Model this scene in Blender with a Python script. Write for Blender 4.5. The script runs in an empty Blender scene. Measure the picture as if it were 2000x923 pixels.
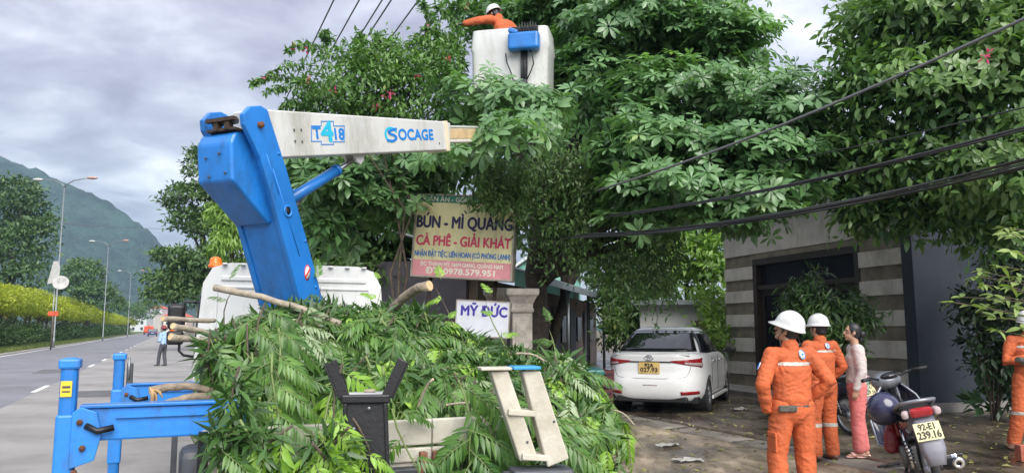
import bpy, bmesh, math, random
import numpy as np
from mathutils import Vector, Matrix, Euler, noise
from mathutils.bvhtree import BVHTree
R = math.radians
random.seed(7)
NR = np.random.default_rng(11)
S = bpy.context.scene
COL = S.collection
# ------------------------------------------------------------------ camera
CAMZ = 1.6
PITCH = math.atan(180.5 / 1500)
cd = bpy.data.cameras.new('camera')
cam = bpy.data.objects.new('camera', cd)
COL.objects.link(cam)
cam.location = (0, 0, CAMZ)
cam.rotation_euler = (math.pi / 2 + PITCH, 0, 0)
cd.sensor_width = 36
cd.lens = 27
cd.clip_start = .05
cd.clip_end = 6000
S.camera = cam
# ------------------------------------------------------------------ sky, sun, exposure
W = bpy.data.worlds.new('World')
S.world = W
W.use_nodes = True
SUN_EL, SUN_AZ = R(40), R(160)          # azimuth from +Y towards +X: behind the camera, to the right
def build_world():
    nt = W.node_tree
    for n in list(nt.nodes):
        nt.nodes.remove(n)
    N, L = nt.nodes.new, nt.links.new
    out = N('ShaderNodeOutputWorld'); bg = N('ShaderNodeBackground')
    sky = N('ShaderNodeTexSky'); sky.sky_type = 'NISHITA'; sky.sun_disc = False
    sky.sun_elevation = SUN_EL; sky.sun_rotation = SUN_AZ
    tc = N('ShaderNodeTexCoord')
    sep = N('ShaderNodeSeparateXYZ'); L(tc.outputs['Generated'], sep.inputs[0])
    mx = N('ShaderNodeMath'); mx.operation = 'MAXIMUM'; mx.inputs[1].default_value = 0.06
    L(sep.outputs['Z'], mx.inputs[0])
    ad = N('ShaderNodeMath'); ad.operation = 'ADD'; ad.inputs[1].default_value = .18
    L(mx.outputs[0], ad.inputs[0])
    dv = N('ShaderNodeVectorMath'); dv.operation = 'DIVIDE'
    cb = N('ShaderNodeCombineXYZ')
    for k in range(3):
        L(ad.outputs[0], cb.inputs[k])
    L(tc.outputs['Generated'], dv.inputs[0]); L(cb.outputs[0], dv.inputs[1])
    def nz(scale, det, dist, off):
        mp = N('ShaderNodeMapping'); mp.inputs['Location'].default_value = off
        mp.inputs['Scale'].default_value = (1, 1, .25)
        L(dv.outputs[0], mp.inputs[0])
        n = N('ShaderNodeTexNoise'); n.inputs['Scale'].default_value = scale
        n.inputs['Detail'].default_value = det; n.inputs['Distortion'].default_value = dist
        n.inputs['Roughness'].default_value = .55
        L(mp.outputs[0], n.inputs['Vector'])
        return n
    n1 = nz(1.15, 9, .35, (4.3, 1.7, .4)); n2 = nz(3.6, 9, .4, (.3, 7.7, 2.0))
    mixn = N('ShaderNodeMath'); mixn.operation = 'MULTIPLY_ADD'
    L(n2.outputs[0], mixn.inputs[0]); mixn.inputs[1].default_value = .4
    m2 = N('ShaderNodeMath'); m2.operation = 'MULTIPLY'; m2.inputs[1].default_value = .6
    L(n1.outputs[0], m2.inputs[0]); L(m2.outputs[0], mixn.inputs[2])
    rp = N('ShaderNodeValToRGB')
    e = rp.color_ramp.elements
    e[0].position = .40; e[0].color = (.34, .325, .41, 1)
    e[1].position = .68; e[1].color = (1.15, 1.17, 1.22, 1)
    a = e.new(.49); a.color = (.48, .48, .57, 1)
    a = e.new(.57); a.color = (.70, .71, .79, 1)
    L(mixn.outputs[0], rp.inputs[0])
    # an overcast sky grows brighter towards the zenith (CIE overcast law, softened)
    zc = N('ShaderNodeMath'); zc.operation = 'MAXIMUM'; zc.inputs[1].default_value = 0
    L(sep.outputs['Z'], zc.inputs[0])
    zr = N('ShaderNodeMath'); zr.operation = 'MULTIPLY_ADD'; zr.inputs[1].default_value = 1.5 * SKY_K; zr.inputs[2].default_value = .78 * SKY_K
    L(zc.outputs[0], zr.inputs[0])
    sc = N('ShaderNodeVectorMath'); sc.operation = 'SCALE'; L(zr.outputs[0], sc.inputs['Scale'])
    L(rp.outputs[0], sc.inputs[0])
    mix = N('ShaderNodeMix'); mix.data_type = 'RGBA'; mix.inputs[0].default_value = .96
    L(sky.outputs[0], mix.inputs[6]); L(sc.outputs[0], mix.inputs[7])
    L(mix.outputs[2], bg.inputs['Color'])
    bg.inputs['Strength'].default_value = .1
    L(bg.outputs[0], out.inputs[0])
SKY_K = 2.45
build_world()
sd = bpy.data.lights.new('sun', 'SUN'); sd.energy = 1.5; sd.angle = R(55); sd.color = (1, .96, .9)
sun = bpy.data.objects.new('sun', sd); COL.objects.link(sun)
_d = Vector((math.sin(SUN_AZ) * math.cos(SUN_EL), math.cos(SUN_AZ) * math.cos(SUN_EL), math.sin(SUN_EL)))
sun.rotation_euler = _d.to_track_quat('Z', 'Y').to_euler()
sun.location = (0, -5, 30)
S.view_settings.view_transform = 'Standard'
S.view_settings.look = 'None'
S.view_settings.exposure = 2.15
S.view_settings.gamma = 1
S.cycles.max_bounces = 8
S.cycles.transparent_max_bounces = 6
S.cycles.volume_bounces = 0

# ------------------------------------------------------------------ helpers
_cp, _sp = math.cos(PITCH), math.sin(PITCH)
def P(px, py, d):
    """the point of the place that lies d metres ahead along a sight line"""
    a, b = (px - 1000) / 1500, (461.5 - py) / 1500
    v = Vector((a, _cp - b * _sp, _sp + b * _cp))
    return Vector((0, 0, CAMZ)) + v * (d / v.y)
def sstep(a, b, x):
    t = max(0, min(1, (x - a) / (b - a)))
    return t * t * (3 - 2 * t)
ROAD_A = math.atan(660 / 1500)
U = Vector((-math.sin(ROAD_A), math.cos(ROAD_A), 0))       # along the road
V = Vector((math.cos(ROAD_A), math.sin(ROAD_A), 0))        # across it, towards the houses
def ground_z(x, y):
    s = x * V.x + y * V.y
    return .14 * sstep(4.0, 8.5, s) 
def lerp(a, b, t):
    return a + (b - a) * t

def mat(name, col, rough=.6, metal=0., var=.12, scale=6., bump=0., bscale=60., col2=None, lo=.35, hi=.65, coat=0., emit=None, spec=.5, rvar=0., dirt=None):
    m = bpy.data.materials.new(name); m.use_nodes = True
    nt = m.node_tree; N, L = nt.nodes.new, nt.links.new
    b = nt.nodes['Principled BSDF']
    b.inputs['Roughness'].default_value = rough; b.inputs['Metallic'].default_value = metal
    b.inputs['Specular IOR Level'].default_value = spec
    b.inputs['Coat Weight'].default_value = coat; b.inputs['Coat Roughness'].default_value = .05
    tc = N('ShaderNodeTexCoord')
    if var or col2:
        n = N('ShaderNodeTexNoise'); n.inputs['Scale'].default_value = scale; n.inputs['Detail'].default_value = 7
        n.inputs['Roughness'].default_value = .62
        L(tc.outputs['Object'], n.inputs['Vector'])
        r = N('ShaderNodeValToRGB'); e = r.color_ramp.elements
        e[0].position = lo; e[1].position = hi
        c2 = col2 or tuple(min(1, c * (1 + var)) for c in col)
        c1 = col if col2 else tuple(c * (1 - var) for c in col)
        e[0].color = (*c1, 1); e[1].color = (*c2, 1)
        L(n.outputs[0], r.inputs[0]); L(r.outputs[0], b.inputs['Base Color'])
        if rvar:
            mr = N('ShaderNodeMapRange'); mr.inputs[1].default_value = lo; mr.inputs[2].default_value = hi
            mr.inputs[3].default_value = rough - rvar; mr.inputs[4].default_value = rough + rvar
            L(n.outputs[0], mr.inputs[0]); L(mr.outputs[0], b.inputs['Roughness'])
    else:
        b.inputs['Base Color'].default_value = (*col, 1)
    if dirt:
        dc, amt, dsc = dirt
        src = b.inputs['Base Color'].links[0].from_socket if b.inputs['Base Color'].links else None
        mp = N('ShaderNodeMapping'); mp.inputs['Scale'].default_value = (1, 1, .35); L(tc.outputs['Object'], mp.inputs[0])
        nd = N('ShaderNodeTexNoise'); nd.inputs['Scale'].default_value = dsc; nd.inputs['Detail'].default_value = 10; nd.inputs['Roughness'].default_value = .72
        L(mp.outputs[0], nd.inputs['Vector'])
        md = N('ShaderNodeMapRange'); md.inputs[1].default_value = .50; md.inputs[2].default_value = .74; md.inputs[3].default_value = 0; md.inputs[4].default_value = amt
        L(nd.outputs[0], md.inputs[0])
        xd = N('ShaderNodeMix'); xd.data_type = 'RGBA'; L(md.outputs[0], xd.inputs[0]); xd.inputs[7].default_value = (*dc, 1)
        if src is not None: L(src, xd.inputs[6])
        else: xd.inputs[6].default_value = (*col, 1)
        L(xd.outputs[2], b.inputs['Base Color'])
    if bump:
        n2 = N('ShaderNodeTexNoise'); n2.inputs['Scale'].default_value = bscale; n2.inputs['Detail'].default_value = 5
        L(tc.outputs['Object'], n2.inputs['Vector'])
        bp = N('ShaderNodeBump'); bp.inputs['Strength'].default_value = bump; bp.inputs['Distance'].default_value = .02
        L(n2.outputs[0], bp.inputs['Height']); L(bp.outputs[0], b.inputs['Normal'])
    if emit:
        b.inputs['Emission Color'].default_value = (*emit[:3], 1); b.inputs['Emission Strength'].default_value = emit[3]
    return m

def leafmat(name, c1, c2, rough=.42, trans=.22, vscale=.5, c3=None, spec=.5):
    """leaves: each leaf (mesh island) its own tint, twigs of a bough drift together"""
    m = bpy.data.materials.new(name); m.use_nodes = True
    nt = m.node_tree; N, L = nt.nodes.new, nt.links.new
    b = nt.nodes['Principled BSDF']; out = nt.nodes['Material Output']
    g = N('ShaderNodeNewGeometry'); oi = N('ShaderNodeObjectInfo')
    n = N('ShaderNodeTexNoise'); n.inputs['Scale'].default_value = vscale; n.inputs['Detail'].default_value = 3
    L(g.outputs['Position'], n.inputs['Vector'])
    a1 = N('ShaderNodeMath'); a1.operation = 'MULTIPLY_ADD'; a1.inputs[1].default_value = .42
    L(g.outputs['Random Per Island'], a1.inputs[0])
    a2 = N('ShaderNodeMath'); a2.operation = 'MULTIPLY_ADD'; a2.inputs[1].default_value = .9; a2.inputs[2].default_value = -.28
    L(n.outputs[0], a2.inputs[0])
    a3 = N('ShaderNodeMath'); a3.operation = 'MULTIPLY_ADD'; a3.inputs[1].default_value = .25
    L(oi.outputs['Random'], a3.inputs[0]); L(a2.outputs[0], a3.inputs[2]); L(a3.outputs[0], a1.inputs[2])
    r = N('ShaderNodeValToRGB'); e = r.color_ramp.elements
    e[0].position = .1; e[1].position = .8; e[0].color = (*c1, 1); e[1].color = (*c2, 1)
    if c3:
        k = e.new(.97); k.color = (*c3, 1)
    L(a1.outputs[0], r.inputs[0]); L(r.outputs[0], b.inputs['Base Color'])
    b.inputs['Roughness'].default_value = rough; b.inputs['Specular IOR Level'].default_value = spec
    t = N('ShaderNodeBsdfTranslucent')
    tm = N('ShaderNodeMix'); tm.data_type = 'RGBA'; tm.blend_type = 'MULTIPLY'; tm.inputs[0].default_value = 1
    tm.inputs[7].default_value = (1.3, 1.5, .55, 1)
    L(r.outputs[0], tm.inputs[6]); L(tm.outputs[2], t.inputs['Color'])
    mx = N('ShaderNodeMixShader'); mx.inputs[0].default_value = trans
    L(b.outputs[0], mx.inputs[1]); L(t.outputs[0], mx.inputs[2]); L(mx.outputs[0], out.inputs[0])
    return m

def link(name, me, parent=None, loc=None, rot=None):
    o = bpy.data.objects.new(name, me); COL.objects.link(o)
    if parent is not None:
        o.parent = parent
    if loc is not None:
        o.location = loc
    if rot is not None:
        o.rotation_euler = rot
    return o
def tag(o, label, cat, group=None, kind=None):
    o['label'] = label; o['category'] = cat
    if group: o['group'] = group
    if kind: o['kind'] = kind
    return o
def thing(name, label, cat, loc=(0, 0, 0), rz=0, group=None, rot=None):
    o = link(name, None, None, loc, rot or (0, 0, rz))
    o.empty_display_size = .2
    return tag(o, label, cat, group)
def struct(o):
    o['kind'] = 'structure'
    return o
def bev(o, w, seg=2, ang=35):
    m = o.modifiers.new('bevel', 'BEVEL'); m.width = w; m.segments = seg; m.limit_method = 'ANGLE'; m.angle_limit = R(ang)
    m.harden_normals = False
    return o

class MB:
    """collects shapes and links them as one mesh object"""
    def __init__(s):
        s.v = []; s.f = []; s.mi = []; s.sm = []; s.cur = 0; s.smooth = False
    def add(s, vs, fs, smooth=None, M=None):
        k = len(s.v)
        s.v += [tuple(M @ Vector(v)) if M is not None else tuple(v) for v in vs]
        s.f += [tuple(i + k for i in f) for f in fs]
        s.mi += [s.cur] * len(fs)
        s.sm += [s.smooth if smooth is None else smooth] * len(fs)
        return s
    def box(s, c, d, rot=None, taper=1., M=None):
        hx, hy, hz = d[0] / 2, d[1] / 2, d[2] / 2
        vs = [Vector((x * hx * (taper if z > 0 else 1), y * hy * (taper if z > 0 else 1), z * hz)) for z in (-1, 1) for y in (-1, 1) for x in (-1, 1)]
        m = Matrix.Translation(c) @ (Euler(rot).to_matrix().to_4x4() if rot else Matrix())
        if M is not None:
            m = M @ m
        return s.add(vs, [(0, 2, 3, 1), (4, 5, 7, 6), (0, 1, 5, 4), (2, 6, 7, 3), (0, 4, 6, 2), (1, 3, 7, 5)], False, m)
    def tube(s, pts, rad, n=8, caps=True, ref=None, smooth=True):
        pts = [Vector(p) for p in pts]
        if not isinstance(rad, (list, tuple)):
            rad = [rad] * len(pts)
        T = []
        for i in range(len(pts)):
            t = pts[min(i + 1, len(pts) - 1)] - pts[max(i - 1, 0)]
            T.append(t.normalized() if t.length > 1e-9 else Vector((0, 0, 1)))
        a = Vector(ref) if ref is not None else (Vector((0, 0, 1)) if abs(T[0].z) < .8 else Vector((1, 0, 0)))
        vs = []; fs = []
        for i, p in enumerate(pts):
            a = (a - T[i] * a.dot(T[i]))
            a = a.normalized() if a.length > 1e-6 else T[i].orthogonal().normalized()
            b = T[i].cross(a)
            r = rad[i]; ra, rb = (r if isinstance(r, (list, tuple)) else (r, r))
            for j in range(n):
                th = 2 * math.pi * j / n
                vs.append(p + a * (ra * math.cos(th)) + b * (rb * math.sin(th)))
        for i in range(len(pts) - 1):
            for j in range(n):
                fs.append((i * n + j, i * n + (j + 1) % n, (i + 1) * n + (j + 1) % n, (i + 1) * n + j))
        s.add(vs, fs, smooth)
        if caps:
            k = len(s.v) - len(vs)
            for f in (tuple(k + j for j in reversed(range(n))), tuple(k + (len(pts) - 1) * n + j for j in range(n))):
                s.f.append(f); s.mi.append(s.cur); s.sm.append(False)
        return s
    def capsule(s, pts, rad, n=12, ref=(1, 0, 0)):
        pts = [Vector(p) for p in pts]
        rad = [r if isinstance(r, (list, tuple)) else (r, r) for r in rad]
        d0 = (pts[0] - pts[1]).normalized(); d1 = (pts[-1] - pts[-2]).normalized()
        m0, m1 = min(rad[0]), min(rad[-1])
        pp = [pts[0] + d0 * m0 * k for k in (.97, .75, .4)] + pts + [pts[-1] + d1 * m1 * k for k in (.4, .75, .97)]
        rr = [tuple(x * k for x in rad[0]) for k in (.22, .65, .92)] + rad + [tuple(x * k for x in rad[-1]) for k in (.92, .65, .22)]
        return s.tube(pp, rr, n, True, ref)
    def lathe(s, prof, n=24, M=None, smooth=True, close=False):
        """profile of (r, z) turned about z"""
        vs = []; fs = []
        for r, z in prof:
            for j in range(n):
                t = 2 * math.pi * j / n
                vs.append((r * math.cos(t), r * math.sin(t), z))
        m = len(prof)
        for i in range(m if close else m - 1):
            i2 = (i + 1) % m
            for j in range(n):
                fs.append((i * n + j, i * n + (j + 1) % n, i2 * n + (j + 1) % n, i2 * n + j))
        return s.add(vs, fs, smooth, M)
    def prism(s, poly, z0, z1, M=None):
        """polygon in xy raised from z0 to z1"""
        n = len(poly)
        vs = [(x, y, z0) for x, y in poly] + [(x, y, z1) for x, y in poly]
        fs = [tuple(reversed(range(n))), tuple(range(n, 2 * n))] + [(i, (i + 1) % n, n + (i + 1) % n, n + i) for i in range(n)]
        return s.add(vs, fs, False, M)
    def ell(s, c, r, n=14, m=9, M=None, rot=None):
        prof = [(math.sin(math.pi * i / m) if 0 < i < m else .02, -math.cos(math.pi * i / m)) for i in range(m + 1)]
        mm = Matrix.Translation(c) @ (Euler(rot).to_matrix().to_4x4() if rot else Matrix()) @ Matrix.Diagonal((*r, 1))
        s.lathe(prof, n, (M @ mm) if M is not None else mm)
        return s
    def mesh(s, name, mats=None):
        me = bpy.data.meshes.new(name); me.from_pydata(s.v, [], s.f)
        for m in (mats if isinstance(mats, (list, tuple)) else [mats]):
            if m is not None:
                me.materials.append(m)
        me.polygons.foreach_set('material_index', s.mi); me.polygons.foreach_set('use_smooth', s.sm)
        me.update()
        return me
    def build(s, name, mats, parent=None, loc=None, rot=None):
        return link(name, s.mesh(name, mats), parent, loc, rot)

def copy_tree(root):
    """a copy of a thing with copies of its parts and their sub-parts (mesh data shared)"""
    r = root.copy(); COL.objects.link(r)
    for ch in root.children:
        c = ch.copy(); COL.objects.link(c); c.parent = r
        for g in ch.children:
            d = g.copy(); COL.objects.link(d); d.parent = c
    return r

def text_mesh(s, size=1., extrude=.002, bold=0., ax='CENTER', squeeze=1.):
    c = bpy.data.curves.new('lettering', 'FONT'); c.body = s; c.size = size; c.extrude = extrude; c.offset = bold
    c.align_x = ax; c.align_y = 'CENTER'; c.resolution_u = 3
    o = bpy.data.objects.new('lettering', c); COL.objects.link(o)
    dg = bpy.context.evaluated_depsgraph_get()
    me = bpy.data.meshes.new_from_object(o.evaluated_get(dg))
    bpy.data.objects.remove(o)
    if squeeze != 1.:
        me.transform(Matrix.Diagonal((squeeze, 1, 1, 1)))
    return me
def text(name, s, m, parent, M, size, width=None, bold=0., extrude=.002):
    """lettering lying in the xy plane of M; width = the length it is set to"""
    me = text_mesh(s, size, extrude)
    if width:
        xs = [v.co.x for v in me.vertices]
        w = max(xs) - min(xs)
        me.transform(Matrix.Diagonal((width / w, 1, 1, 1)))
    if bold:
        # heavier strokes: the outline repeated a hair to each side and above, each a touch prouder
        bm = bmesh.new(); base = me.copy()
        for k, (dx, dy) in enumerate(((0, 0), (-.8, 0), (.8, 0), (0, .8), (0, -.8))):
            t = base.copy(); t.transform(Matrix.Translation((dx * bold, dy * bold, .00025 * k))); bm.from_mesh(t); bpy.data.meshes.remove(t)
        bm.to_mesh(me); bm.free(); bpy.data.meshes.remove(base)
    me.materials.clear(); me.materials.append(m)
    o = link(name, me, parent); o.matrix_local = M
    return o
def frame_from(o, x, z):
    """matrix with origin o, x axis x, z axis z"""
    x = Vector(x).normalized(); z = Vector(z); z = (z - x * z.dot(x)).normalized(); y = z.cross(x)
    m = Matrix((x, y, z)).transposed().to_4x4(); m.translation = o
    return m

def np_mesh(name, v, faces, mats, smooth=False, mi=None):
    """v (N,3); faces (M,k) all of one size"""
    me = bpy.data.meshes.new(name)
    k = faces.shape[1]
    me.vertices.add(len(v)); me.vertices.foreach_set('co', np.ascontiguousarray(v, dtype=np.float32).ravel())
    me.loops.add(faces.size); me.loops.foreach_set('vertex_index', np.ascontiguousarray(faces, dtype=np.int32).ravel())
    me.polygons.add(len(faces))
    me.polygons.foreach_set('loop_start', np.arange(0, faces.size, k, dtype=np.int32))
    me.polygons.foreach_set('loop_total', np.full(len(faces), k, dtype=np.int32))
    for m in (mats if isinstance(mats, (list, tuple)) else [mats]):
        me.materials.append(m)
    if mi is not None:
        me.polygons.foreach_set('material_index', np.asarray(mi, dtype=np.int32))
    if smooth:
        me.polygons.foreach_set('use_smooth', np.ones(len(faces), dtype=bool))
    me.update(calc_edges=True)
    return me
def leaf_tpl(L=1., Wd=.4, fold=.12, droop=.15, segs=3, tip=.0, petiole=.0, prof=None):
    """one leaf along +y, face up (+z): two rows of quads folded at the midrib"""
    vs = []; fs = []
    for i in range(segs + 1):
        t = i / segs
        w = Wd / 2 * (math.sin(math.pi * min(1, .06 + t * .94) ** .85)) if 0 < i < segs else Wd * (.05 if i == 0 else .03)
        if prof: w = Wd / 2 * prof[i]
        y = petiole + L * t; z = -droop * L * t * t
        vs += [(-w, y, z + fold * w), (0, y, z), (w, y, z + fold * w)]
    for i in range(segs):
        a = i * 3
        fs += [(a, a + 1, a + 4, a + 3), (a + 1, a + 2, a + 5, a + 4)]
    return np.array(vs), np.array(fs)
def rot_to(n_dir, up):
    """(N,3,3) matrices whose columns are x, y=n_dir, z~up"""
    y = n_dir / np.maximum(np.linalg.norm(n_dir, axis=1, keepdims=True), 1e-9)
    z = up - y * np.sum(up * y, 1, keepdims=True)
    z = z / np.maximum(np.linalg.norm(z, axis=1, keepdims=True), 1e-9)
    x = np.cross(y, z)
    return np.stack([x, y, z], 2)
def scatter(tv, tf, M, loc, scale):
    """copies of a template, vectorised -> verts, faces"""
    v = np.einsum('nij,kj->nki', M, tv) * scale[:, None, None] + loc[:, None, :]
    f = tf[None] + (np.arange(len(loc)) * len(tv))[:, None, None]
    return v.reshape(-1, 3), f.reshape(-1, tf.shape[1])
def unit(n):
    a = NR.normal(size=(n, 3))
    return a / np.linalg.norm(a, axis=1, keepdims=True)
# ------------------------------------------------------------------ the setting: ground, road, yard, hills, air
def st(s, t, z=0.):
    return V * s + U * t + Vector((0, 0, z))
def sheet(name, s_list, t_list, zf, m, smooth=True):
    vs = []; fs = []
    for t in t_list:
        for s in s_list:
            p = st(s, t); vs.append((p.x, p.y, zf(p.x, p.y)))
    n = len(s_list)
    for j in range(len(t_list) - 1):
        for i in range(n - 1):
            fs.append((j * n + i, j * n + i + 1, (j + 1) * n + i + 1, (j + 1) * n + i))
    b = MB(); b.smooth = smooth; b.add(vs, fs)
    return struct(b.build(name, m))
M_earth = mat('earth', (.10, .085, .055), .95, var=.4, scale=.4, bump=.5, bscale=3)
M_asph = mat('asphalt', (.17, .172, .19), .85, var=.16, scale=.35, bump=.35, bscale=130, lo=.3, hi=.7, dirt=((.085, .085, .09), .75, .45))
M_conc = mat('old pale asphalt', (.25, .243, .232), .88, var=.2, scale=.6, bump=.5, bscale=110, lo=.3, hi=.7, dirt=((.12, .115, .105), .7, .55))
M_grassbase = mat('verge soil', (.09, .11, .035), .95, var=.5, scale=2.5, bump=.6, bscale=12)
M_white_line = mat('road paint', (.68, .68, .66), .7, var=.12, scale=4)
def yard_material(name, c1, c2, ro):
    m = mat(name, c1, ro, scale=.75, col2=c2, lo=.36, hi=.66, bump=.55, bscale=14, rvar=.22)
    nt = m.node_tree; N, L = nt.nodes.new, nt.links.new
    b = nt.nodes['Principled BSDF']; src = b.inputs['Base Color'].links[0].from_socket
    tc = N('ShaderNodeTexCoord')
    mp = N('ShaderNodeMapping'); mp.inputs['Rotation'].default_value = (0, 0, -ROAD_A); mp.inputs['Scale'].default_value = (1.6, .55, 1)
    L(tc.outputs['Object'], mp.inputs[0])
    n = N('ShaderNodeTexNoise'); n.inputs['Scale'].default_value = 2.4; n.inputs['Detail'].default_value = 9; n.inputs['Roughness'].default_value = .7
    L(mp.outputs[0], n.inputs['Vector'])
    r = N('ShaderNodeValToRGB'); e = r.color_ramp.elements
    e[0].position = .40; e[0].color = (.5, .47, .42, 1); e[1].position = .60; e[1].color = (1.25, 1.18, 1.08, 1)
    L(n.outputs[0], r.inputs[0])
    mx = N('ShaderNodeMix'); mx.data_type = 'RGBA'; mx.blend_type = 'MULTIPLY'; mx.inputs[0].default_value = 1
    L(src, mx.inputs[6]); L(r.outputs[0], mx.inputs[7]); L(mx.outputs[2], b.inputs['Base Color'])
    return m
M_yard = yard_material('muddy concrete', (.095, .08, .06), (.40, .345, .27), .5)
M_yardw = yard_material('wet dark concrete', (.026, .022, .018), (.15, .128, .10), .38)
M_kerb = mat('kerb concrete', (.36, .34, .31), .9, var=.25, scale=3, bump=.3)
far = [-1100, -600, -200, -60, -20, -9.6, -4, 2.5, 4] + [4.5 + .5 * i for i in range(9)] + [12, 30, 80, 300, 900, 1100]
tl = [-300, -60, -20, -5, 0, 5, 10, 15, 20, 30, 60, 150, 400, 800, 1100]
sheet('ground', far, tl, lambda x, y: ground_z(x, y) - .03, M_earth)
flat = lambda z: (lambda x, y: z)
TL = [-30, -10, 0, 10, 20, 40, 80, 160, 320, 600]
sheet('road', [-9.3, -6, -3.1], TL, flat(-.004), M_asph)
sheet('road_shoulder', [-3.1, 0, 2.6], TL, flat(0), M_conc)
M_patch = mat('asphalt patch', (.105, .105, .11), .9, var=.2, scale=1.5, bump=.5, bscale=120)
for (s0, s1, ta, tb) in ((-6.9, -5.2, 15, 18.4), (-8.7, -7.9, 24, 41), (-2.2, -.9, 21, 23.1), (-4.6, -3.6, 33, 36)):
    n_ = 14; out_ = []
    for k in range(n_): out_.append(st(lerp(s0, s1, k / n_), ta + .06 * noise.noise(Vector((k * .7, s0, 0))), .004 if s0 > -3.1 else 0))
    for k in range(n_): out_.append(st(s1 + .06 * noise.noise(Vector((k * .7, s1, 2))), lerp(ta, tb, k / n_), .004 if s0 > -3.1 else 0))
    for k in range(n_): out_.append(st(lerp(s1, s0, k / n_), tb + .06 * noise.noise(Vector((k * .7, tb, 4))), .004 if s0 > -3.1 else 0))
    for k in range(n_): out_.append(st(s0 + .06 * noise.noise(Vector((k * .7, s0, 6))), lerp(tb, ta, k / n_), .004 if s0 > -3.1 else 0))
    b = MB(); b.add(out_, [tuple(range(len(out_)))]); struct(b.build('road_patch', M_patch))
b = MB()
for k in range(26):
    t0 = 1.5 + k * 7.2
    for s0, s1, ta, tb in ((-3.22, -3.09, t0, t0 + 2.6),):
        vs = [st(s0, ta, .005), st(s1, ta, .005), st(s1, tb, .005), st(s0, tb, .005)]
        b.add(vs, [(0, 1, 2, 3)])
b.add([st(-9.15, -20, .001), st(-8.98, -20, .001), st(-8.98, 420, .001), st(-9.15, 420, .001)], [(0, 1, 2, 3)])
struct(b.build('lane_marking', M_white_line))
b = MB()
for k in range(150):
    vs = [(-9.5, .0), (-9.3, .0), (-9.3, .14), (-9.5, .15)]
    t0, t1 = -10 + k * 2.2, -10 + k * 2.2 + 2.19
    q = [st(s, t, z) for t in (t0, t1) for s, z in ((-9.52, -.03), (-9.3, -.03), (-9.32, .10), (-9.52, .11))]
    b.add(q, [(0, 1, 2, 3), (7, 6, 5, 4), (0, 4, 5, 1), (1, 5, 6, 2), (2, 6, 7, 3), (3, 7, 4, 0)])
struct(b.build('kerb', M_kerb))
sheet('verge', [-40, -24, -18, -14, -11, -9.52], TL, lambda x, y: .10 + .25 * sstep(-10, -14, x * V.x + y * V.y) + .05 * noise.noise(Vector((x, y, 0)) * .3), M_grassbase)
# the yard: paving slabs with a drain strip between them, parallel to the road
def slab(name, s0, s1, t0, t1, ns, nt_, rough=.012, m=M_yard):
    sl = [lerp(s0, s1, i / ns) for i in range(ns + 1)]; tl_ = [lerp(t0, t1, i / nt_) for i in range(nt_ + 1)]
    def zf(x, y):
        return ground_z(x, y) + rough * noise.noise(Vector((x, y, 0)) * 1.3) + rough * .7 * noise.noise(Vector((x, y, 3)) * 5)
    vs = []; fs = []
    for t in tl_:
        for s in sl:
            p = st(s, t); vs.append((p.x, p.y, zf(p.x, p.y)))
    n = ns + 1
    for j in range(nt_):
        for i in range(ns):
            fs.append((j * n + i, j * n + i + 1, (j + 1) * n + i + 1, (j + 1) * n + i))
    rim = [i for i in range(n)] + [j * n + ns for j in range(1, nt_ + 1)] + [nt_ * n + i for i in range(ns - 1, -1, -1)] + [j * n for j in range(nt_ - 1, 0, -1)]
    k = len(vs); vs += [(vs[i][0], vs[i][1], vs[i][2] - .06) for i in rim]
    for a in range(len(rim)):
        c = (a + 1) % len(rim); fs.append((rim[c], rim[a], k + a, k + c))
    b = MB(); b.smooth = True; b.add(vs, fs)
    return struct(b.build(name, m))
slab('yard_paving', 2.62, 6.9, -6, 40, 40, 220)
M_drain = mat('drain cover concrete', (.17, .155, .13), .75, var=.4, scale=2, bump=.6, bscale=18)
for k in range(14):
    t0 = -2 + k * 1.5
    slab('drain_cover', 6.95, 7.36, t0, t0 + 1.475, 3, 8, .01, M_drain)
slab('yard_paving', 7.41, 26, -8, 44, 80, 160, .012, M_yardw)
# the mountain
M_mount = mat('forested slope', (.005, .018, .016), .9, scale=.035, col2=(.026, .062, .046), lo=.38, hi=.64, bump=1.0, bscale=.25)
M_mount.node_tree.nodes['Bump'].inputs['Distance'].default_value = 6
def mountain():
    ridge = [(-900, 150), (-500, 180), (-250, 235), (-60, 275), (0, 293), (60, 315), (130, 345), (200, 378), (250, 412), (290, 445), (330, 500), (370, 548), (440, 590), (560, 612), (800, 626), (1300, 634)]
    D = 900
    xs = np.linspace(-1150, 260, 330); ny = 90
    def Hx(x):
        px = 1000 + 1500 * x / D
        for (a, ya), (c, yc) in zip(ridge, ridge[1:]):
            if a <= px <= c:
                return 1.6 + (642 - lerp(ya, yc, (px - a) / (c - a))) * D / 1500 * .97
        return 1.6 + (642 - (ridge[0][1] if px < ridge[0][0] else ridge[-1][1])) * D / 1500
    vs = []; fs = []
    for j in range(ny):
        v = j / (ny - 1) * 1.25
        y = 470 + 430 * v
        for x in xs:
            h = Hx(x)
            p = v if v <= 1 else max(0, 1 - (v - 1) * 1.2)
            prof = p ** 1.15
            n = noise.noise(Vector((x * .006, y * .004, 1.))) * .16 * math.sin(math.pi * min(1, p)) + noise.noise(Vector((x * .02, y * .006, 5.))) * .07 * math.sin(math.pi * min(1, p))
            z = h * max(0, prof + n) - 3
            z += 4.5 * noise.noise(Vector((x * .09, y * .09, z * .06))) + 3.5 * max(0, noise.noise(Vector((x * .25, y * .25, 2)))) 
            vs.append((x, y, z))
    n = len(xs)
    for j in range(ny - 1):
        for i in range(n - 1):
            fs.append((j * n + i, j * n + i + 1, (j + 1) * n + i + 1, (j + 1) * n + i))
    me = np_mesh('mountain', np.array(vs), np.array(fs), M_mount, True)
    return struct(link('mountain', me))
mountain()
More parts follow.
